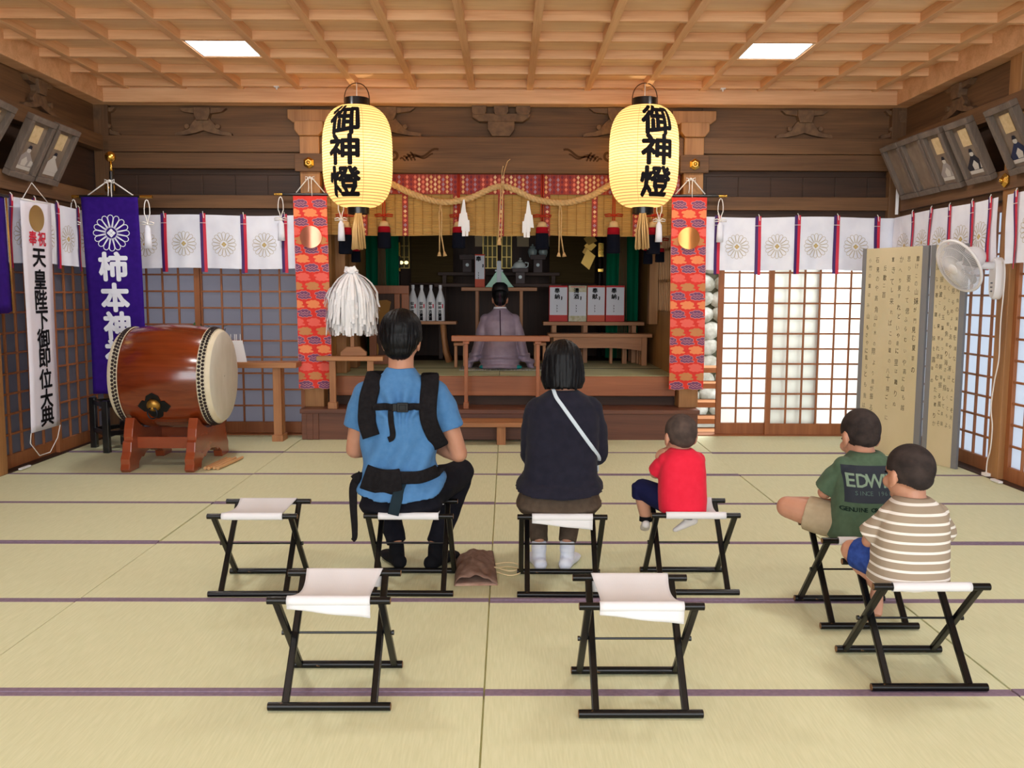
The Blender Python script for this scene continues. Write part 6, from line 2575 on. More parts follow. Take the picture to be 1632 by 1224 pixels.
hell(b, HMa, 1.06, (0, -0.056, -0.045), (0.062, 0.046, 0.046), 4)
for k in (-1, 1):
    hell(b, HMa, 1.06, (k * 0.066, -0.020, 0.020), (0.026, 0.060, 0.050), 3)
fuse(b, 'hair', hair_k, t, 0.005, 3, wob=strands(0.004, HMa, 40, 3))
blue = mat('blue_knit', (70, 114, 160), 0.9, rgb2=(77, 121, 167), noise_scale=(40, 40, 40), sheen=0.15)
b = MB()
torso(b, [(0.425, -0.487, 4.045, 0.203, 0.166), (0.46, -0.487, 4.048, 0.194, 0.154)] + tor[2:], grow=0.006, tail=0.075)
for s_, e_, side in ((Ls, Le, -1), (Rs, Re, 1)):
    m_ = s_ * 0.42 + e_ * 0.58
    limb(b, [s_ + V((-side * 0.018, 0, 0.0)), s_ * 0.75 + e_ * 0.25, m_], [0.068, 0.067, 0.067], 18, False)
    b.ell(s_ + V((-side * 0.012, 0, -0.006)), 0.064)


def man_fold(co, n):
    # drag lines that gather towards the chest strap and run up to the shoulders
    x, z = co.x + 0.47, co.z - 0.80
    a = math.atan2(x, max(z, 0.0) + 0.06)
    up = math.exp(-((z - 0.07) / 0.09) ** 2) * math.exp(-(x / 0.15) ** 2)
    dn = math.exp(-((z + 0.22) / 0.14) ** 2)
    f = 0.015 * up * math.sin(a * 13) + 0.012 * dn * math.sin(co.x * 55 - co.z * 26) + 0.004 * noise.noise(V((co.x * 14, co.y * 9, co.z * 6)))
    return n * f


_, shirt = fuse(b, 'shirt', blue, t, 0.006, 5, wob=man_fold)
trk = mat('black_trousers', (18, 18, 26), 0.85, rgb2=(24, 24, 32), noise_scale=(30, 30, 30))
b = MB()
torso(b, [(0.338, -0.485, 4.07, 0.150, 0.13), (0.355, -0.485, 4.06, 0.180, 0.155), (0.385, -0.487, 4.05, 0.194, 0.158), (0.43, -0.487, 4.055, 0.178, 0.138), (0.50, -0.49, 4.06, 0.165, 0.115)])
for h_, k_, a_ in zip(hip, kn, an):
    limb(b, [h_, (h_ + k_) / 2, k_], [0.092, 0.086, 0.068])
    b.ell(k_, 0.068, sub=3)
    limb(b, [k_, k_ * 0.5 + a_ * 0.5, a_ + V((0, -0.005, 0.025))], [0.066, 0.062, 0.049], 16, False)
fuse(b, 'trousers', trk, t, 0.0065, 4, wob=folds(0.005, 12, 12, 3))
sock = mat('black_sock', (20, 20, 24), 0.95)
for a_, fd in zip(an, ((-0.45, 1), (0.5, 1))):
    b = MB()
    foot(b, a_ + V((0, 0, -0.02)), fd, 1.0, 0.004)
    fuse(b, 'sock', sock, t, 0.0055, 3)

# the baby carrier he wears ----------------------------------------------------------
car = mat('black_webbing', (20, 18, 20), 0.9, rgb2=(28, 26, 28), noise_scale=(60, 60, 60))
car_t = mat('dark_teal_webbing', (26, 40, 48), 0.8)
buck = mat('black_buckle', (10, 10, 12), 0.35, spec=0.2)
ct = thing('baby_carrier', 'black padded baby carrier straps worn over the blue shirt', 'baby carrier', (-0.487, 3.95, 0.8))


def back(x, z, d=0.0, tree=None, y0=3.3):
    hit = (tree or shirt).ray_cast(V((x, y0, z)), V((0, 1, 0)))
    if hit[0] is None:
        return None
    return hit[0] - V((0, d, 0))


def pad(pts, wth, th, name, m_, n=12):
    """padded strap laid on the back along (x, z) points, or free points"""
    P_ = []
    for q in pts:
        if len(q) == 2:
            p = back(q[0], q[1], th * 0.5 + 0.003)
            if p is None:
                continue
            P_.append(p)
        else:
            P_.append(V(q))
    P_ = catmull(P_, 5)
    bb = MB()
    m = len(P_)
    ww = wth if isinstance(wth, (list, tuple)) else [wth, wth]
    rad = [(th / 2, (ww[0] + (ww[-1] - ww[0]) * i / (m - 1)) / 2) for i in range(m)]
    nrm = V((0, -1, 0))
    rings = []
    for i, p in enumerate(P_):
        dd = (P_[min(i + 1, m - 1)] - P_[max(i - 1, 0)]).normalized()
        sd_ = dd.cross(nrm)
        if sd_.length < 0.3:
            sd_ = V((1, 0, 0))
        sd_.normalize()
        nn = sd_.cross(dd)
        ring = []
        for k in range(n):
            a = 2 * PI * k / n
            c, s = math.cos(a), math.sin(a)
            ring.append(p + sd_ * (rad[i][1] * math.copysign(abs(c) ** 0.45, c)) + nn * (rad[i][0] * math.copysign(abs(s) ** 0.6, s)))
        rings.append(ring)
    bb.rings(rings)
    return bb.build(name, m_, ct, smooth=True)


pad([(-0.585, 4.10, 0.972), (-0.595, 4.03, 0.985), (-0.605, 0.945), (-0.618, 0.89), (-0.625, 0.83), (-0.624, 0.775), (-0.606, 0.715)], [0.085, 0.080], 0.034, 'shoulder_strap', car)
pad([(-0.355, 4.10, 0.965), (-0.350, 4.03, 0.978), (-0.348, 0.94), (-0.352, 0.87), (-0.350, 0.80), (-0.330, 0.73), (-0.300, 4.0, 0.665)], [0.085, 0.075], 0.034, 'shoulder_strap', car)
pad([(-0.60, 0.848), (-0.57, 0.849), (-0.54, 0.850), (-0.51, 0.850), (-0.48, 0.850), (-0.45, 0.850), (-0.42, 0.850), (-0.39, 0.851), (-0.36, 0.852)], 0.032, 0.012, 'chest_strap', car)
pad([(-0.515, 0.840), (-0.516, 0.79), (-0.508, 0.735), (-0.512, 0.712), (-0.528, 0.704)], 0.026, 0.006, 'strap_tail', car)
b = MB()
p = back(-0.462, 0.850, 0.014)
b.box(p, (0.05, 0.016, 0.042))
b.box(p + V((-0.034, 0.002, 0)), (0.02, 0.014, 0.034))
b.box(p + V((0, -0.008, 0)), (0.03, 0.004, 0.026))
b.build('buckle', buck, ct, bevel=0.004)
pad([(-0.640, 0.535), (-0.60, 0.522), (-0.55, 0.516), (-0.50, 0.516), (-0.475, 0.518)], [0.115, 0.115], 0.028, 'waist_belt', car)
pad([(-0.50, 0.536), (-0.44, 0.532), (-0.38, 0.536), (-0.325, 0.545), (-0.31, 4.05, 0.552)], 0.058, 0.014, 'waist_strap', car)
pad([(-0.468, 0.535), (-0.474, 0.50), (-0.482, 0.465), (-0.492, 3.862, 0.42), (-0.502, 3.860, 0.378)], [0.05, 0.05], 0.008, 'strap_tail', car_t)
pad([(-0.655, 3.98, 0.535), (-0.690, 3.96, 0.49), (-0.694, 3.955, 0.40), (-0.690, 3.955, 0.31), (-0.690, 3.955, 0.25), (-0.700, 3.955, 0.235)], [0.045, 0.020], 0.008, 'strap_tail', car)
pad([(-0.64, 4.0, 0.515), (-0.67, 3.97, 0.522), (-0.69, 3.96, 0.51)], 0.05, 0.02, 'waist_strap', car)

# ---------------------------------------------------------------- person in the dark sweater
t = thing('person', 'person with black bob hair in dark navy sweater and brown trousers, seated', 'person', (0.255, 4.05, 0))
HMb = head_mat((0.257, 4.10, 1.015), 0.0, 0.16)
tor = [(0.35, 0.238, 4.06, 0.17, 0.13), (0.41, 0.240, 4.05, 0.178, 0.140), (0.50, 0.246, 4.05, 0.166, 0.128), (0.60, 0.252, 4.05, 0.158, 0.115), (0.70, 0.256, 4.055, 0.158, 0.112), (0.79, 0.260, 4.06, 0.160, 0.112), (0.855, 0.262, 4.06, 0.138, 0.095), (0.89, 0.262, 4.06, 0.098, 0.075), (0.915, 0.260, 4.065, 0.060, 0.058)]
Ls, Le, Lw = V((0.128, 4.06, 0.815)), V((0.117, 4.10, 0.60)), V((0.19, 4.33, 0.55))
Rs, Re, Rw = V((0.398, 4.06, 0.820)), V((0.420, 4.10, 0.605)), V((0.33, 4.33, 0.55))
hip, kn, an = [V((0.155, 4.07, 0.415)), V((0.335, 4.07, 0.415))], [V((0.135, 4.46, 0.42)), V((0.355, 4.46, 0.42))], [V((0.160, 4.29, 0.10)), V((0.300, 4.29, 0.10))]
b = MB()
torso(b, tor, grow=-0.018)
b.tube([(0.26, 4.065, 0.88), (0.258, 4.08, 0.94), (0.257, 4.10, 0.98)], [0.056, 0.050, 0.050], 18)
head(b, HMb, 0.98)
for s_, e_, w_, sd in ((Ls, Le, Lw, 1), (Rs, Re, Rw, -1)):
    limb(b, [s_, (s_ + e_) / 2, e_], [0.042, 0.040, 0.034])
    limb(b, [e_, e_ * 0.65 + w_ * 0.35, w_], [0.035, 0.034, 0.023])
    hand(b, w_, (w_ - e_), V((0, 0, 1)), 0.92, 0.45, sd)
for h_, k_, a_, fd in zip(hip, kn, an, ((-0.15, 1), (0.3, 1))):
    limb(b, [h_, (h_ + k_) / 2, k_], [0.075, 0.064, 0.046])
    limb(b, [k_, k_ * 0.65 + a_ * 0.35, a_ + V((0, 0, 0.05))], [0.046, 0.046, 0.030])
    foot(b, a_ + V((0, 0, -0.03)), fd, 0.9)
fuse(b, 'body', skin_a, t, 0.0055, 3)
eyes(t, HMb, 0.98)
b = MB()
hell(b, HMb, 1.0, (0, -0.010, 0.040), (0.087, 0.102, 0.088), 4)
rings = []
for k in range(9):
    q = k / 8
    z = 0.05 - 0.155 * q
    w_ = 0.086 + 0.015 * math.sin(q * PI * 0.75) - 0.012 * max(0, q - 0.75) * 4
    dpt = 0.092 - 0.008 * q
    ring = []
    for i in range(40):
        a = 2 * PI * i / 40
        c, s = math.cos(a), math.sin(a)
        ring.append(HMb @ V((w_ * c, -0.020 + (dpt if s < 0 else dpt * 0.62) * s, z + 0.008 * (s > 0))))
    rings.append(ring)
b.rings(rings)


def bob(co, n):
    base = strands(0.0045, HMb, 30, 2)(co, n)
    l = HMb.inverted() @ co
    if l.z < -0.085:
        base += V((0, 0, 0.008 * noise.noise(V((l.x * 70, l.y * 70, 0)))))
    return base


fuse(b, 'hair', hair_k, t, 0.005, 4, wob=bob)
navy = mat('navy_sweater', (28, 28, 39), 0.95, rgb2=(34, 33, 45), noise_scale=(30, 30, 30), sheen=0.15)
b = MB()
torso(b, [(0.442, 0.243, 4.04, 0.198, 0.170), (0.475, 0.244, 4.045, 0.186, 0.155)] + tor[2:], grow=0.008, tail=0.035)
for s_, e_, w_, side in ((Ls, Le, Lw, -1), (Rs, Re, Rw, 1)):
    limb(b, [s_ + V((-side * 0.02, 0, 0.01)), s_ * 0.6 + e_ * 0.4, e_], [0.060, 0.058, 0.053], 18)
    limb(b, [e_, e_ * 0.5 + w_ * 0.5, w_ * 0.96 + e_ * 0.04], [0.052, 0.046, 0.036], 16, False)
    b.ell(s_ + V((-side * 0.012, 0, 0.002)), 0.058)
_, sweater = fuse(b, 'sweater', navy, t, 0.0065, 5, wob=folds(0.006, 10, 5, 9))
brn = mat('brown_trousers', (74, 62, 52), 0.9, rgb2=(84, 71, 60), noise_scale=(40, 40, 40))
b = MB()
torso(b, [(0.337, 0.238, 4.07, 0.155, 0.13), (0.352, 0.238, 4.06, 0.180, 0.158), (0.385, 0.240, 4.05, 0.200, 0.168), (0.43, 0.242, 4.055, 0.184, 0.145), (0.49, 0.246, 4.06, 0.160, 0.11)])
for h_, k_, a_ in zip(hip, kn, an):
    limb(b, [h_, (h_ + k_) / 2, k_], [0.090, 0.080, 0.062])
    limb(b, [k_, k_ * 0.5 + a_ * 0.5, a_ + V((0, 0, 0.035))], [0.062, 0.056, 0.044], 16, False)
fuse(b, 'trousers', brn, t, 0.0065, 4, wob=folds(0.004, 12, 10, 5))
wsock = mat('white_sock', (222, 224, 232), 0.95, rgb2=(206, 210, 226), noise_scale=(14, 14, 60))
for a_, fd in zip(an, ((-0.15, 1), (0.3, 1))):
    b = MB()
    foot(b, a_ + V((0, 0, -0.03)), fd, 0.9, 0.004)
    b.tube([a_ + V((0, 0, -0.01)), a_ + V((0, 0, 0.04))], [0.038, 0.037], 14)
    fuse(b, 'sock', wsock, t, 0.0055, 3)
# shoulder bag: only its pale strap shows across her back
t = thing('shoulder_bag', 'shoulder bag with a pale blue-white strap across the dark sweater', 'bag', (0.3, 4.05, 0.7))
ct = t
pts = [(0.212, 4.10, 0.935), (0.210, 4.02, 0.925)]
for q in range(8):
    k = q / 7
    p = back(0.222 + 0.170 * k, 0.890 - 0.235 * k, 0.003, sweater)
    if p is not None:
        pts.append(tuple(p))
pts += [(0.425, 4.03, 0.600), (0.425, 4.16, 0.545)]
strap_m = mat('pale_strap', (186, 198, 208), 0.7)
pad(pts, 0.017, 0.005, 'strap', strap_m)
b = MB()
b.lohi((0.26, 4.175, 0.50), (0.44, 4.225, 0.62))
b.build('pouch', strap_m, t, bevel=0.015, seg=3)

# ---------------------------------------------------------------- small child in red
t = thing('person', 'small child with cropped hair in red shirt and navy shorts, seated', 'person', (0.81, 4.06, 0))
s = 0.88
HMc = head_mat((0.806, 4.085, 0.697), 0.22, 0.10)
tor = [(0.35, 0.815, 4.05, 0.095, 0.085), (0.40, 0.814, 4.05, 0.106, 0.094), (0.47, 0.812, 4.05, 0.104, 0.090), (0.54, 0.814, 4.055, 0.101, 0.082), (0.59, 0.814, 4.06, 0.094, 0.076), (0.622, 0.812, 4.06, 0.070, 0.062), (0.645, 0.809, 4.065, 0.042, 0.042)]
Ls, Le, Lw = V((0.732, 4.06, 0.585)), V((0.698, 4.12, 0.515)), V((0.775, 4.20, 0.50))
Rs, Re, Rw = V((0.890, 4.07, 0.588)), V((0.875, 4.20, 0.535)), V((0.768, 4.125, 0.632))
hip, kn, an = [V((0.765, 4.07, 0.385)), V((0.865, 4.08, 0.385))], [V((0.648, 4.20, 0.425)), V((0.880, 4.255, 0.390))], [V((0.672, 4.205, 0.275)), V((0.868, 4.165, 0.298))]
b = MB()
torso(b, tor, grow=-0.010)
b.tube([(0.81, 4.065, 0.62), (0.808, 4.08, 0.66)], [0.040, 0.040], 16)
head(b, HMc, s, True)
for s_, e_, w_ in ((Ls, Le, Lw), (Rs, Re, Rw)):
    limb(b, [s_, (s_ + e_) / 2, e_], [0.032, 0.031, 0.027])
    limb(b, [e_, e_ * 0.6 + w_ * 0.4, w_], [0.027, 0.027, 0.019])
hand(b, Lw, V((1, 0.3, -0.2)), V((0, 1, 0.3)), 0.58, 0.5, 1)
hand(b, Rw, V((-0.85, -0.62, -0.10)), V((-0.2, 0.1, 1)), 0.66, 0.55, 1)
for h_, k_, a_, fd, dn_ in zip(hip, kn, an, ((0.1, 1), (-0.6, 0.35)), (0.4, 0.5)):
    limb(b, [h_, (h_ + k_) / 2, k_], [0.050, 0.046, 0.037])
    limb(b, [k_, k_ * 0.6 + a_ * 0.4, a_], [0.036, 0.037, 0.026])
    foot(b, a_ - V((0, 0, 0.012)), fd, 0.48, 0, dn_)
fuse(b, 'body', skin_c, t, 0.0042, 2)
eyes(t, HMc, s)
buzz(t, HMc, s, buzz_l, low=-0.05, wide=1.06)
redm = mat('red_shirt', (214, 34, 58), 0.85, rgb2=(220, 40, 64), noise_scale=(30, 30, 30), sheen=0.2)
b = MB()
torso(b, [(0.352, 0.815, 4.045, 0.102, 0.096)] + tor[1:], grow=0.006)
for s_, e_, side in ((Ls, Le, -1), (Rs, Re, 1)):
    limb(b, [s_ + V((-side * 0.02, 0, 0.0)), s_ * 0.6 + e_ * 0.4, s_ * 0.12 + e_ * 0.88], [0.042, 0.041, 0.041], 16, False)
    b.ell(s_ + V((-side * 0.008, 0, -0.002)), 0.041)
fuse(b, 'shirt', redm, t, 0.0048, 5, wob=folds(0.003, 14, 8, 2))
nav = mat('navy_shorts', (24, 26, 62), 0.9)
b = MB()
torso(b, [(0.346, 0.815, 4.06, 0.090, 0.08), (0.365, 0.815, 4.055, 0.104, 0.095), (0.42, 0.815, 4.055, 0.106, 0.094)])
for h_, k_ in zip(hip, kn):
    limb(b, [h_, (h_ + k_) / 2, k_ * 0.96 + h_ * 0.04], [0.060, 0.058, 0.050], 16)
b.tube([kn[0] + V((-0.005, -0.01, 0.02)), kn[0] + V((0.0, 0.0, -0.045))], [0.046, 0.047], 16)
fuse(b, 'shorts', nav, t, 0.005, 3, wob=folds(0.002, 14, 8, 4))
for a_, fd, dn_ in zip(an, ((0.1, 1), (-0.6, 0.35)), (0.4, 0.5)):
    b = MB()
    foot(b, a_ - V((0, 0, 0.012)), fd, 0.48, 0.0045, dn_)
    sk, _ = fuse(b, 'sock', mat('white_child_sock', (224, 218, 216), 0.9), t, 0.0045, 2)
    b = MB()
    b.tube([a_ + V((0, 0, 0.012)), a_ - V((0, 0, 0.012))], [0.031, 0.032], 18)
    b.build('sock_cuff', sock, sk, smooth='auto')

# ---------------------------------------------------------------- child in the green shirt
t = thing('person', 'child in green printed shirt and beige shorts sitting cross-legged', 'person', (1.49, 3.65, 0))
HMd = head_mat((1.502, 3.735, 0.757), 0.16, 0.30)
tor = [(0.35, 1.482, 3.63, 0.118, 0.105), (0.41, 1.485, 3.63, 0.126, 0.110), (0.49, 1.492, 3.635, 0.124, 0.102), (0.57, 1.500, 3.65, 0.126, 0.096), (0.63, 1.506, 3.665, 0.118, 0.086), (0.67, 1.508, 3.68, 0.085, 0.066), (0.70, 1.508, 3.69, 0.052, 0.05)]
Ls, Le, Lw = V((1.405, 3.665, 0.635)), V((1.355, 3.72, 0.515)), V((1.42, 3.88, 0.49))
Rs, Re, Rw = V((1.610, 3.665, 0.635)), V((1.662, 3.72, 0.515)), V((1.58, 3.88, 0.49))
hip, kn, an = [V((1.425, 3.67, 0.395)), V((1.560, 3.67, 0.395))], [V((1.225, 3.80, 0.432)), V((1.770, 3.82, 0.430))], [V((1.47, 3.91, 0.41)), V((1.54, 3.86, 0.44))]
b = MB()
torso(b, tor, grow=-0.012)
b.tube([(1.508, 3.69, 0.665), (1.505, 3.715, 0.72)], [0.047, 0.045], 16)
head(b, HMd, 0.98)
for s_, e_, w_, sd in ((Ls, Le, Lw, 1), (Rs, Re, Rw, -1)):
    limb(b, [s_, (s_ + e_) / 2, e_], [0.036, 0.034, 0.029])
    limb(b, [e_, e_ * 0.6 + w_ * 0.4, w_], [0.029, 0.029, 0.020])
    hand(b, w_, (w_ - e_), V((0, 0, 1)), 0.72, 0.5, sd)
for h_, k_, a_, fd in zip(hip, kn, an, ((1, 0.25), (-1, 0.1))):
    limb(b, [h_, (h_ + k_) / 2, k_], [0.066, 0.060, 0.048])
    b.ell(k_, 0.047)
    limb(b, [k_, k_ * 0.6 + a_ * 0.4, a_], [0.046, 0.044, 0.030])
    foot(b, a_, fd, 0.72)
fuse(b, 'body', skin_c, t, 0.0048, 3)
eyes(t, HMd, 0.98)
buzz(t, HMd, 0.98, buzz_m, low=-0.05, wide=1.0)
grs = mat('green_shirt', (72, 92, 73), 0.9, rgb2=(80, 101, 81), noise_scale=(30, 30, 30), sheen=0.15)
b = MB()
torso(b, [(0.345, 1.482, 3.625, 0.128, 0.118)] + tor[1:], grow=0.007)
for s_, e_, side in ((Ls, Le, -1), (Rs, Re, 1)):
    limb(b, [s_ + V((-side * 0.025, 0, 0.0)), s_ * 0.6 + e_ * 0.4, s_ * 0.10 + e_ * 0.90], [0.050, 0.050, 0.054], 16, False)
    b.ell(s_ + V((-side * 0.01, 0, -0.002)), 0.050)
_, gshirt = fuse(b, 'shirt', grs, t, 0.0055, 5, wob=folds(0.004, 12, 8, 12))


def on_green(d):
    def f(x, z):
        p = back(x, z, d, gshirt, 3.0)
        return p if p is not None else V((x, 3.56, z))
    return f


b = MB()
xa, xb, za, zb = 1.382, 1.580, 0.512, 0.655
b.sheet(lambda a, c: on_green(0.0025)(xa + (xb - xa) * a + 0.004 * math.sin(c * 3), za + (zb - za) * c), 22, 20)
b.build('chest_print', mat('print_navy', (16, 27, 42), 0.7), t, smooth=True, normals=False)
b = MB()
pal = mat('print_green_grey', (128, 150, 130), 0.8)
for i, ch in enumerate('EDWIN'):
    b.glyph(ch, 0.074, 0.0012, 1.408 + (0.0, 0.042, 0.091, 0.130, 0.160)[i], 0.600, on_green(0.004), cut=0.012, sx=0.92)
b.mi = 1
for i, ch in enumerate('SINCE 1961'):
    if ch != ' ':
        b.glyph(ch, 0.024, 0.0, 1.424 + 0.0145 * i, 0.551, on_green(0.004), cut=0.012, sx=1.0)
b.mi = 2
for i, ch in enumerate('GENUINE ORIGINAL'):
    if ch != ' ':
        b.glyph(ch, 0.024, 0.0007, 1.375 + 0.0138 * i, 0.486, on_green(0.004), cut=0.012, sx=1.0)
b.build('lettering', [pal, mat('print_dim', (84, 104, 98), 0.8), mat('print_dark', (26, 42, 36), 0.8)], t, normals=False)
bei = mat('beige_shorts', (164, 148, 122), 0.9, rgb2=(174, 158, 132), noise_scale=(30, 30, 30))
b = MB()
torso(b, [(0.343, 1.482, 3.64, 0.112, 0.10), (0.362, 1.482, 3.635, 0.128, 0.116), (0.42, 1.485, 3.635, 0.124, 0.110)])
for h_, k_ in zip(hip, kn):
    limb(b, [h_, h_ * 0.6 + k_ * 0.4, h_ * 0.34 + k_ * 0.66], [0.078, 0.076, 0.074], 18, False)
    b.ell(h_, 0.076)
fuse(b, 'shorts', bei, t, 0.0055, 4, wob=folds(0.004, 14, 8, 6))

# ---------------------------------------------------------------- child in the striped shirt
t = thing('person', 'barefoot child in tan and white striped shirt looking aside, seated', 'person', (1.44, 3.09, 0))
s = 0.92
HMe = head_mat((1.430, 3.11, 0.722), 0.30, 0.06)
tor = [(0.345, 1.425, 3.075, 0.112, 0.10), (0.40, 1.428, 3.075, 0.124, 0.108), (0.47, 1.434, 3.08, 0.120, 0.100), (0.54, 1.440, 3.085, 0.116, 0.092), (0.59, 1.444, 3.09, 0.105, 0.082), (0.622, 1.446, 3.095, 0.078, 0.064), (0.645, 1.446, 3.10, 0.048, 0.047)]
Ls, Le, Lw = V((1.352, 3.09, 0.575)), V((1.318, 3.15, 0.465)), V((1.40, 3.27, 0.44))
Rs, Re, Rw = V((1.536, 3.09, 0.582)), V((1.570, 3.14, 0.475)), V((1.49, 3.27, 0.44))
hip, kn, an = [V((1.375, 3.10, 0.39)), V((1.490, 3.10, 0.39))], [V((1.290, 3.235, 0.405)), V((1.575, 3.24, 0.42))], [V((1.370, 3.19, 0.290)), V((1.44, 3.27, 0.40))]
b = MB()
torso(b, tor, grow=-0.010)
b.tube([(1.446, 3.10, 0.62), (1.446, 3.108, 0.67)], [0.044, 0.043], 16)
head(b, HMe, s, True)
for s_, e_, w_, sd in ((Ls, Le, Lw, 1), (Rs, Re, Rw, -1)):
    limb(b, [s_, (s_ + e_) / 2, e_], [0.033, 0.032, 0.028])
    limb(b, [e_, e_ * 0.6 + w_ * 0.4, w_], [0.028, 0.028, 0.019])
    hand(b, w_, (w_ - e_), V((0, 0, 1)), 0.66, 0.5, sd)
limb(b, [hip[0], (hip[0] + kn[0]) / 2, kn[0]], [0.058, 0.053, 0.042])
limb(b, [kn[0], kn[0] * 0.5 + an[0] * 0.5, an[0]], [0.041, 0.038, 0.027])
foot(b, an[0] - V((0, 0, 0.0)), (-0.35, -0.65), 0.66, 0, 0.75, True)
limb(b, [hip[1], (hip[1] + kn[1]) / 2, kn[1]], [0.058, 0.053, 0.042])
limb(b, [kn[1], kn[1] * 0.5 + an[1] * 0.5, an[1]], [0.041, 0.038, 0.027])
foot(b, an[1], (-1, 0.1), 0.66, 0, 0.0, True)
fuse(b, 'body', skin_c, t, 0.0042, 2)
eyes(t, HMe, s)
buzz(t, HMe, s, buzz_m, low=-0.045, wide=1.06)
strp = stripes('tan_striped_jersey', (152, 137, 119), (222, 217, 210), 0.0315, 0.0085, 'Z', 0.006)
b = MB()
torso(b, [(0.343, 1.425, 3.07, 0.128, 0.116)] + tor[1:], grow=0.007)
for s_, e_, side in ((Ls, Le, -1), (Rs, Re, 1)):
    limb(b, [s_ + V((-side * 0.02, 0, 0.0)), s_ * 0.6 + e_ * 0.4, s_ * 0.20 + e_ * 0.80 + V((side * 0.006, 0, 0))], [0.044, 0.045, 0.052], 16, False)
    b.ell(s_ + V((-side * 0.008, 0, -0.002)), 0.044)
fuse(b, 'shirt', strp, t, 0.005, 5, wob=folds(0.0035, 12, 10, 21))
blu = mat('blue_shorts', (48, 72, 140), 0.9, rgb2=(36, 54, 112), noise_scale=(40, 40, 40))
b = MB()
torso(b, [(0.341, 1.425, 3.085, 0.105, 0.095), (0.358, 1.425, 3.08, 0.124, 0.112), (0.41, 1.428, 3.08, 0.124, 0.108)])
for h_, k_ in zip(hip, kn):
    limb(b, [h_, h_ * 0.5 + k_ * 0.5, h_ * 0.12 + k_ * 0.88], [0.068, 0.064, 0.060], 16, False)
    b.ell(h_, 0.066)
fuse(b, 'shorts', blu, t, 0.005, 4, wob=folds(0.0035, 14, 8, 16))

# ---------------------------------------------------------------- the priest
t = thing('person', 'priest in lilac-grey robe and black cap kneeling with back turned', 'person', (-0.075, 9.15, Z2))
robe = mat('lilac_silk_robe', (138, 122, 140), 0.5, rgb2=(150, 134, 152), noise_scale=(16, 16, 16), sheen=0.3)
HMf = head_mat((-0.073, 9.20, 1.285), 0.0, 0.10)
b = MB()
torso(b, [(0.60, -0.075, 9.25, 0.16, 0.25), (0.80, -0.075, 9.19, 0.15, 0.12), (1.0, -0.073, 9.17, 0.15, 0.10), (1.12, -0.073, 9.17, 0.12, 0.08), (1.17, -0.073, 9.175, 0.06, 0.055)])
b.tube([(-0.073, 9.175, 1.15), (-0.073, 9.19, 1.24)], [0.052, 0.05], 16)
head(b, HMf, 1.0)
for k in (-1, 1):
    sh, el, wr = V((-0.073 + k * 0.15, 9.17, 1.06)), V((-0.073 + k * 0.20, 9.22, 0.84)), V((-0.073 + k * 0.13, 9.42, 0.80))
    limb(b, [sh, el], [0.045, 0.038])
    limb(b, [el, wr], [0.038, 0.026])
    hand(b, wr, wr - el, V((0, 0, 1)), 1.0, 0.4, -k)
    limb(b, [V((-0.073 + k * 0.09, 9.2, 0.68)), V((-0.073 + k * 0.12, 9.58, 0.63))], [0.07, 0.055])
    limb(b, [V((-0.073 + k * 0.12, 9.58, 0.615)), V((-0.073 + k * 0.08, 9.1, 0.615))], [0.045, 0.035])
fuse(b, 'body', skin_a, t, 0.0075, 3)
eyes(t, HMf, 1.0)
b = MB()
torso(b, [(0.578, -0.072, 9.17, 0.205, 0.26), (0.62, -0.073, 9.18, 0.212, 0.27), (0.70, -0.074, 9.19, 0.195, 0.235), (0.80, -0.075, 9.17, 0.172, 0.165), (0.88, -0.075, 9.16, 0.158, 0.135), (0.97, -0.074, 9.16, 0.172, 0.130), (1.06, -0.073, 9.165, 0.178, 0.120), (1.12, -0.073, 9.17, 0.150, 0.100), (1.165, -0.073, 9.175, 0.09, 0.075), (1.19, -0.073, 9.18, 0.066, 0.064)], e=2.3)
for k, x3, x4 in ((-1, -0.325, -0.415), (1, 0.165, 0.265)):
    b.tube([(-0.073 + k * 0.13, 9.17, 1.08), (-0.073 + k * 0.185, 9.18, 0.95), (-0.073 + k * 0.215, 9.2, 0.82), (x3, 9.23, 0.70), (x4, 9.25, 0.60)], [(0.075, 0.065), (0.085, 0.060), (0.105, 0.055), (0.12, 0.060), (0.115, 0.035)], 18, side=(0, 1, 0))
    b.ell((-0.073 + k * 0.14, 9.17, 1.075), (0.065, 0.075, 0.06))


def robe_fold(co, n):
    x, z = co.x + 0.073, co.z
    f = 0.006 * noise.noise(V((co.x * 9, co.y * 9, co.z * 5)))
    if z < 0.72:
        f += 0.012 * math.sin(z * 95 + abs(x) * 9)
    f -= 0.014 * math.exp(-((z - 0.885) / 0.014) ** 2)
    return n * f


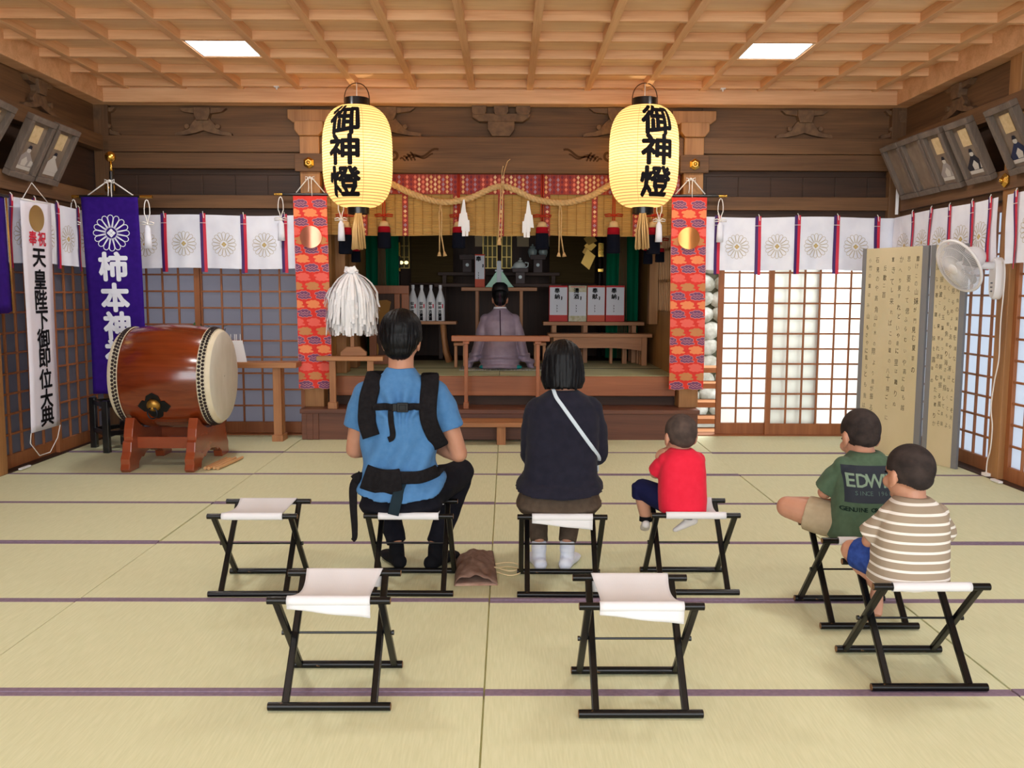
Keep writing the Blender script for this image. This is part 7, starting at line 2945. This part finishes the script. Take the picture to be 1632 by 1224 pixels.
_, rtree = fuse(b, 'robe', robe, t, 0.008, 4, wob=robe_fold)
b = MB()
pts = []
for q in range(12):
    z = 1.17 - 0.29 * q / 11
    p = back(-0.073 + 0.008 * q / 11, z, 0.004, rtree, 8.0)
    if p is not None:
        pts.append(p)
b.tube(pts, 0.0055, 6)
b.build('back_cord', mat('plum_cord', (58, 36, 52), 0.8), t, smooth=True)
b = MB()
pts = []
for q in range(25):
    a = PI * q / 24
    x = -0.075 - 0.15 * math.cos(a)
    p = back(x, 0.885, 0.002, rtree, 8.0)
    if p is not None:
        pts.append(p)
b.tube(pts, [(0.014, 0.006)] * len(pts), 8, side=(0, 0, 1))
b.build('sash', mat('pale_sash', (196, 188, 206), 0.6), t, smooth=True)
b = MB()
b.rings([[V((-0.073 + r * math.cos(2 * PI * k / 24), 9.18 + r * 0.95 * math.sin(2 * PI * k / 24), z)) for k in range(24)] for r, z in ((0.078, 1.165), (0.070, 1.185), (0.062, 1.205), (0.056, 1.205), (0.06, 1.18))])
b.build('collar', M['white_cloth'], t, smooth=True)
b = MB()
hell(b, HMf, 1.0, (0, -0.014, 0.045), (0.085, 0.104, 0.088), 4)
hell(b, HMf, 1.0, (0, -0.055, -0.02), (0.066, 0.05, 0.06), 4)
fuse(b, 'hair', hair_k, t, 0.006, 3, wob=strands(0.003, HMf))
b = MB()
b.rings([[HMf @ V((r * math.cos(2 * PI * k / 24), -0.012 + r * 1.1 * math.sin(2 * PI * k / 24), z)) for k in range(24)] for r, z in ((0.084, 0.05), (0.086, 0.09), (0.075, 0.14), (0.045, 0.165), (0.004, 0.170))])
b.build('cap', mat('black_cap', (14, 13, 18), 0.5), t, smooth='auto')
b = MB()
for dx in (-0.006, 0.006):
    b.tube([HMf @ V((dx, -0.115, 0.05)), HMf @ V((dx, -0.125, -0.02)), HMf @ V((dx * 2, -0.118, -0.09))], 0.003, 6)
b.build('cap_cord', mat('plum_cap_cord', (70, 44, 60), 0.8), t)
for k, x in ((-1, -0.235), (1, 0.105)):
    b = MB()
    b.ell((x - 0.0, 9.05, Z2 + 0.030), (0.05, 0.06, 0.022), sub=3)
    b.build('under_robe', mat('teal_silk', (0, 138, 138), 0.6), t, smooth=True)
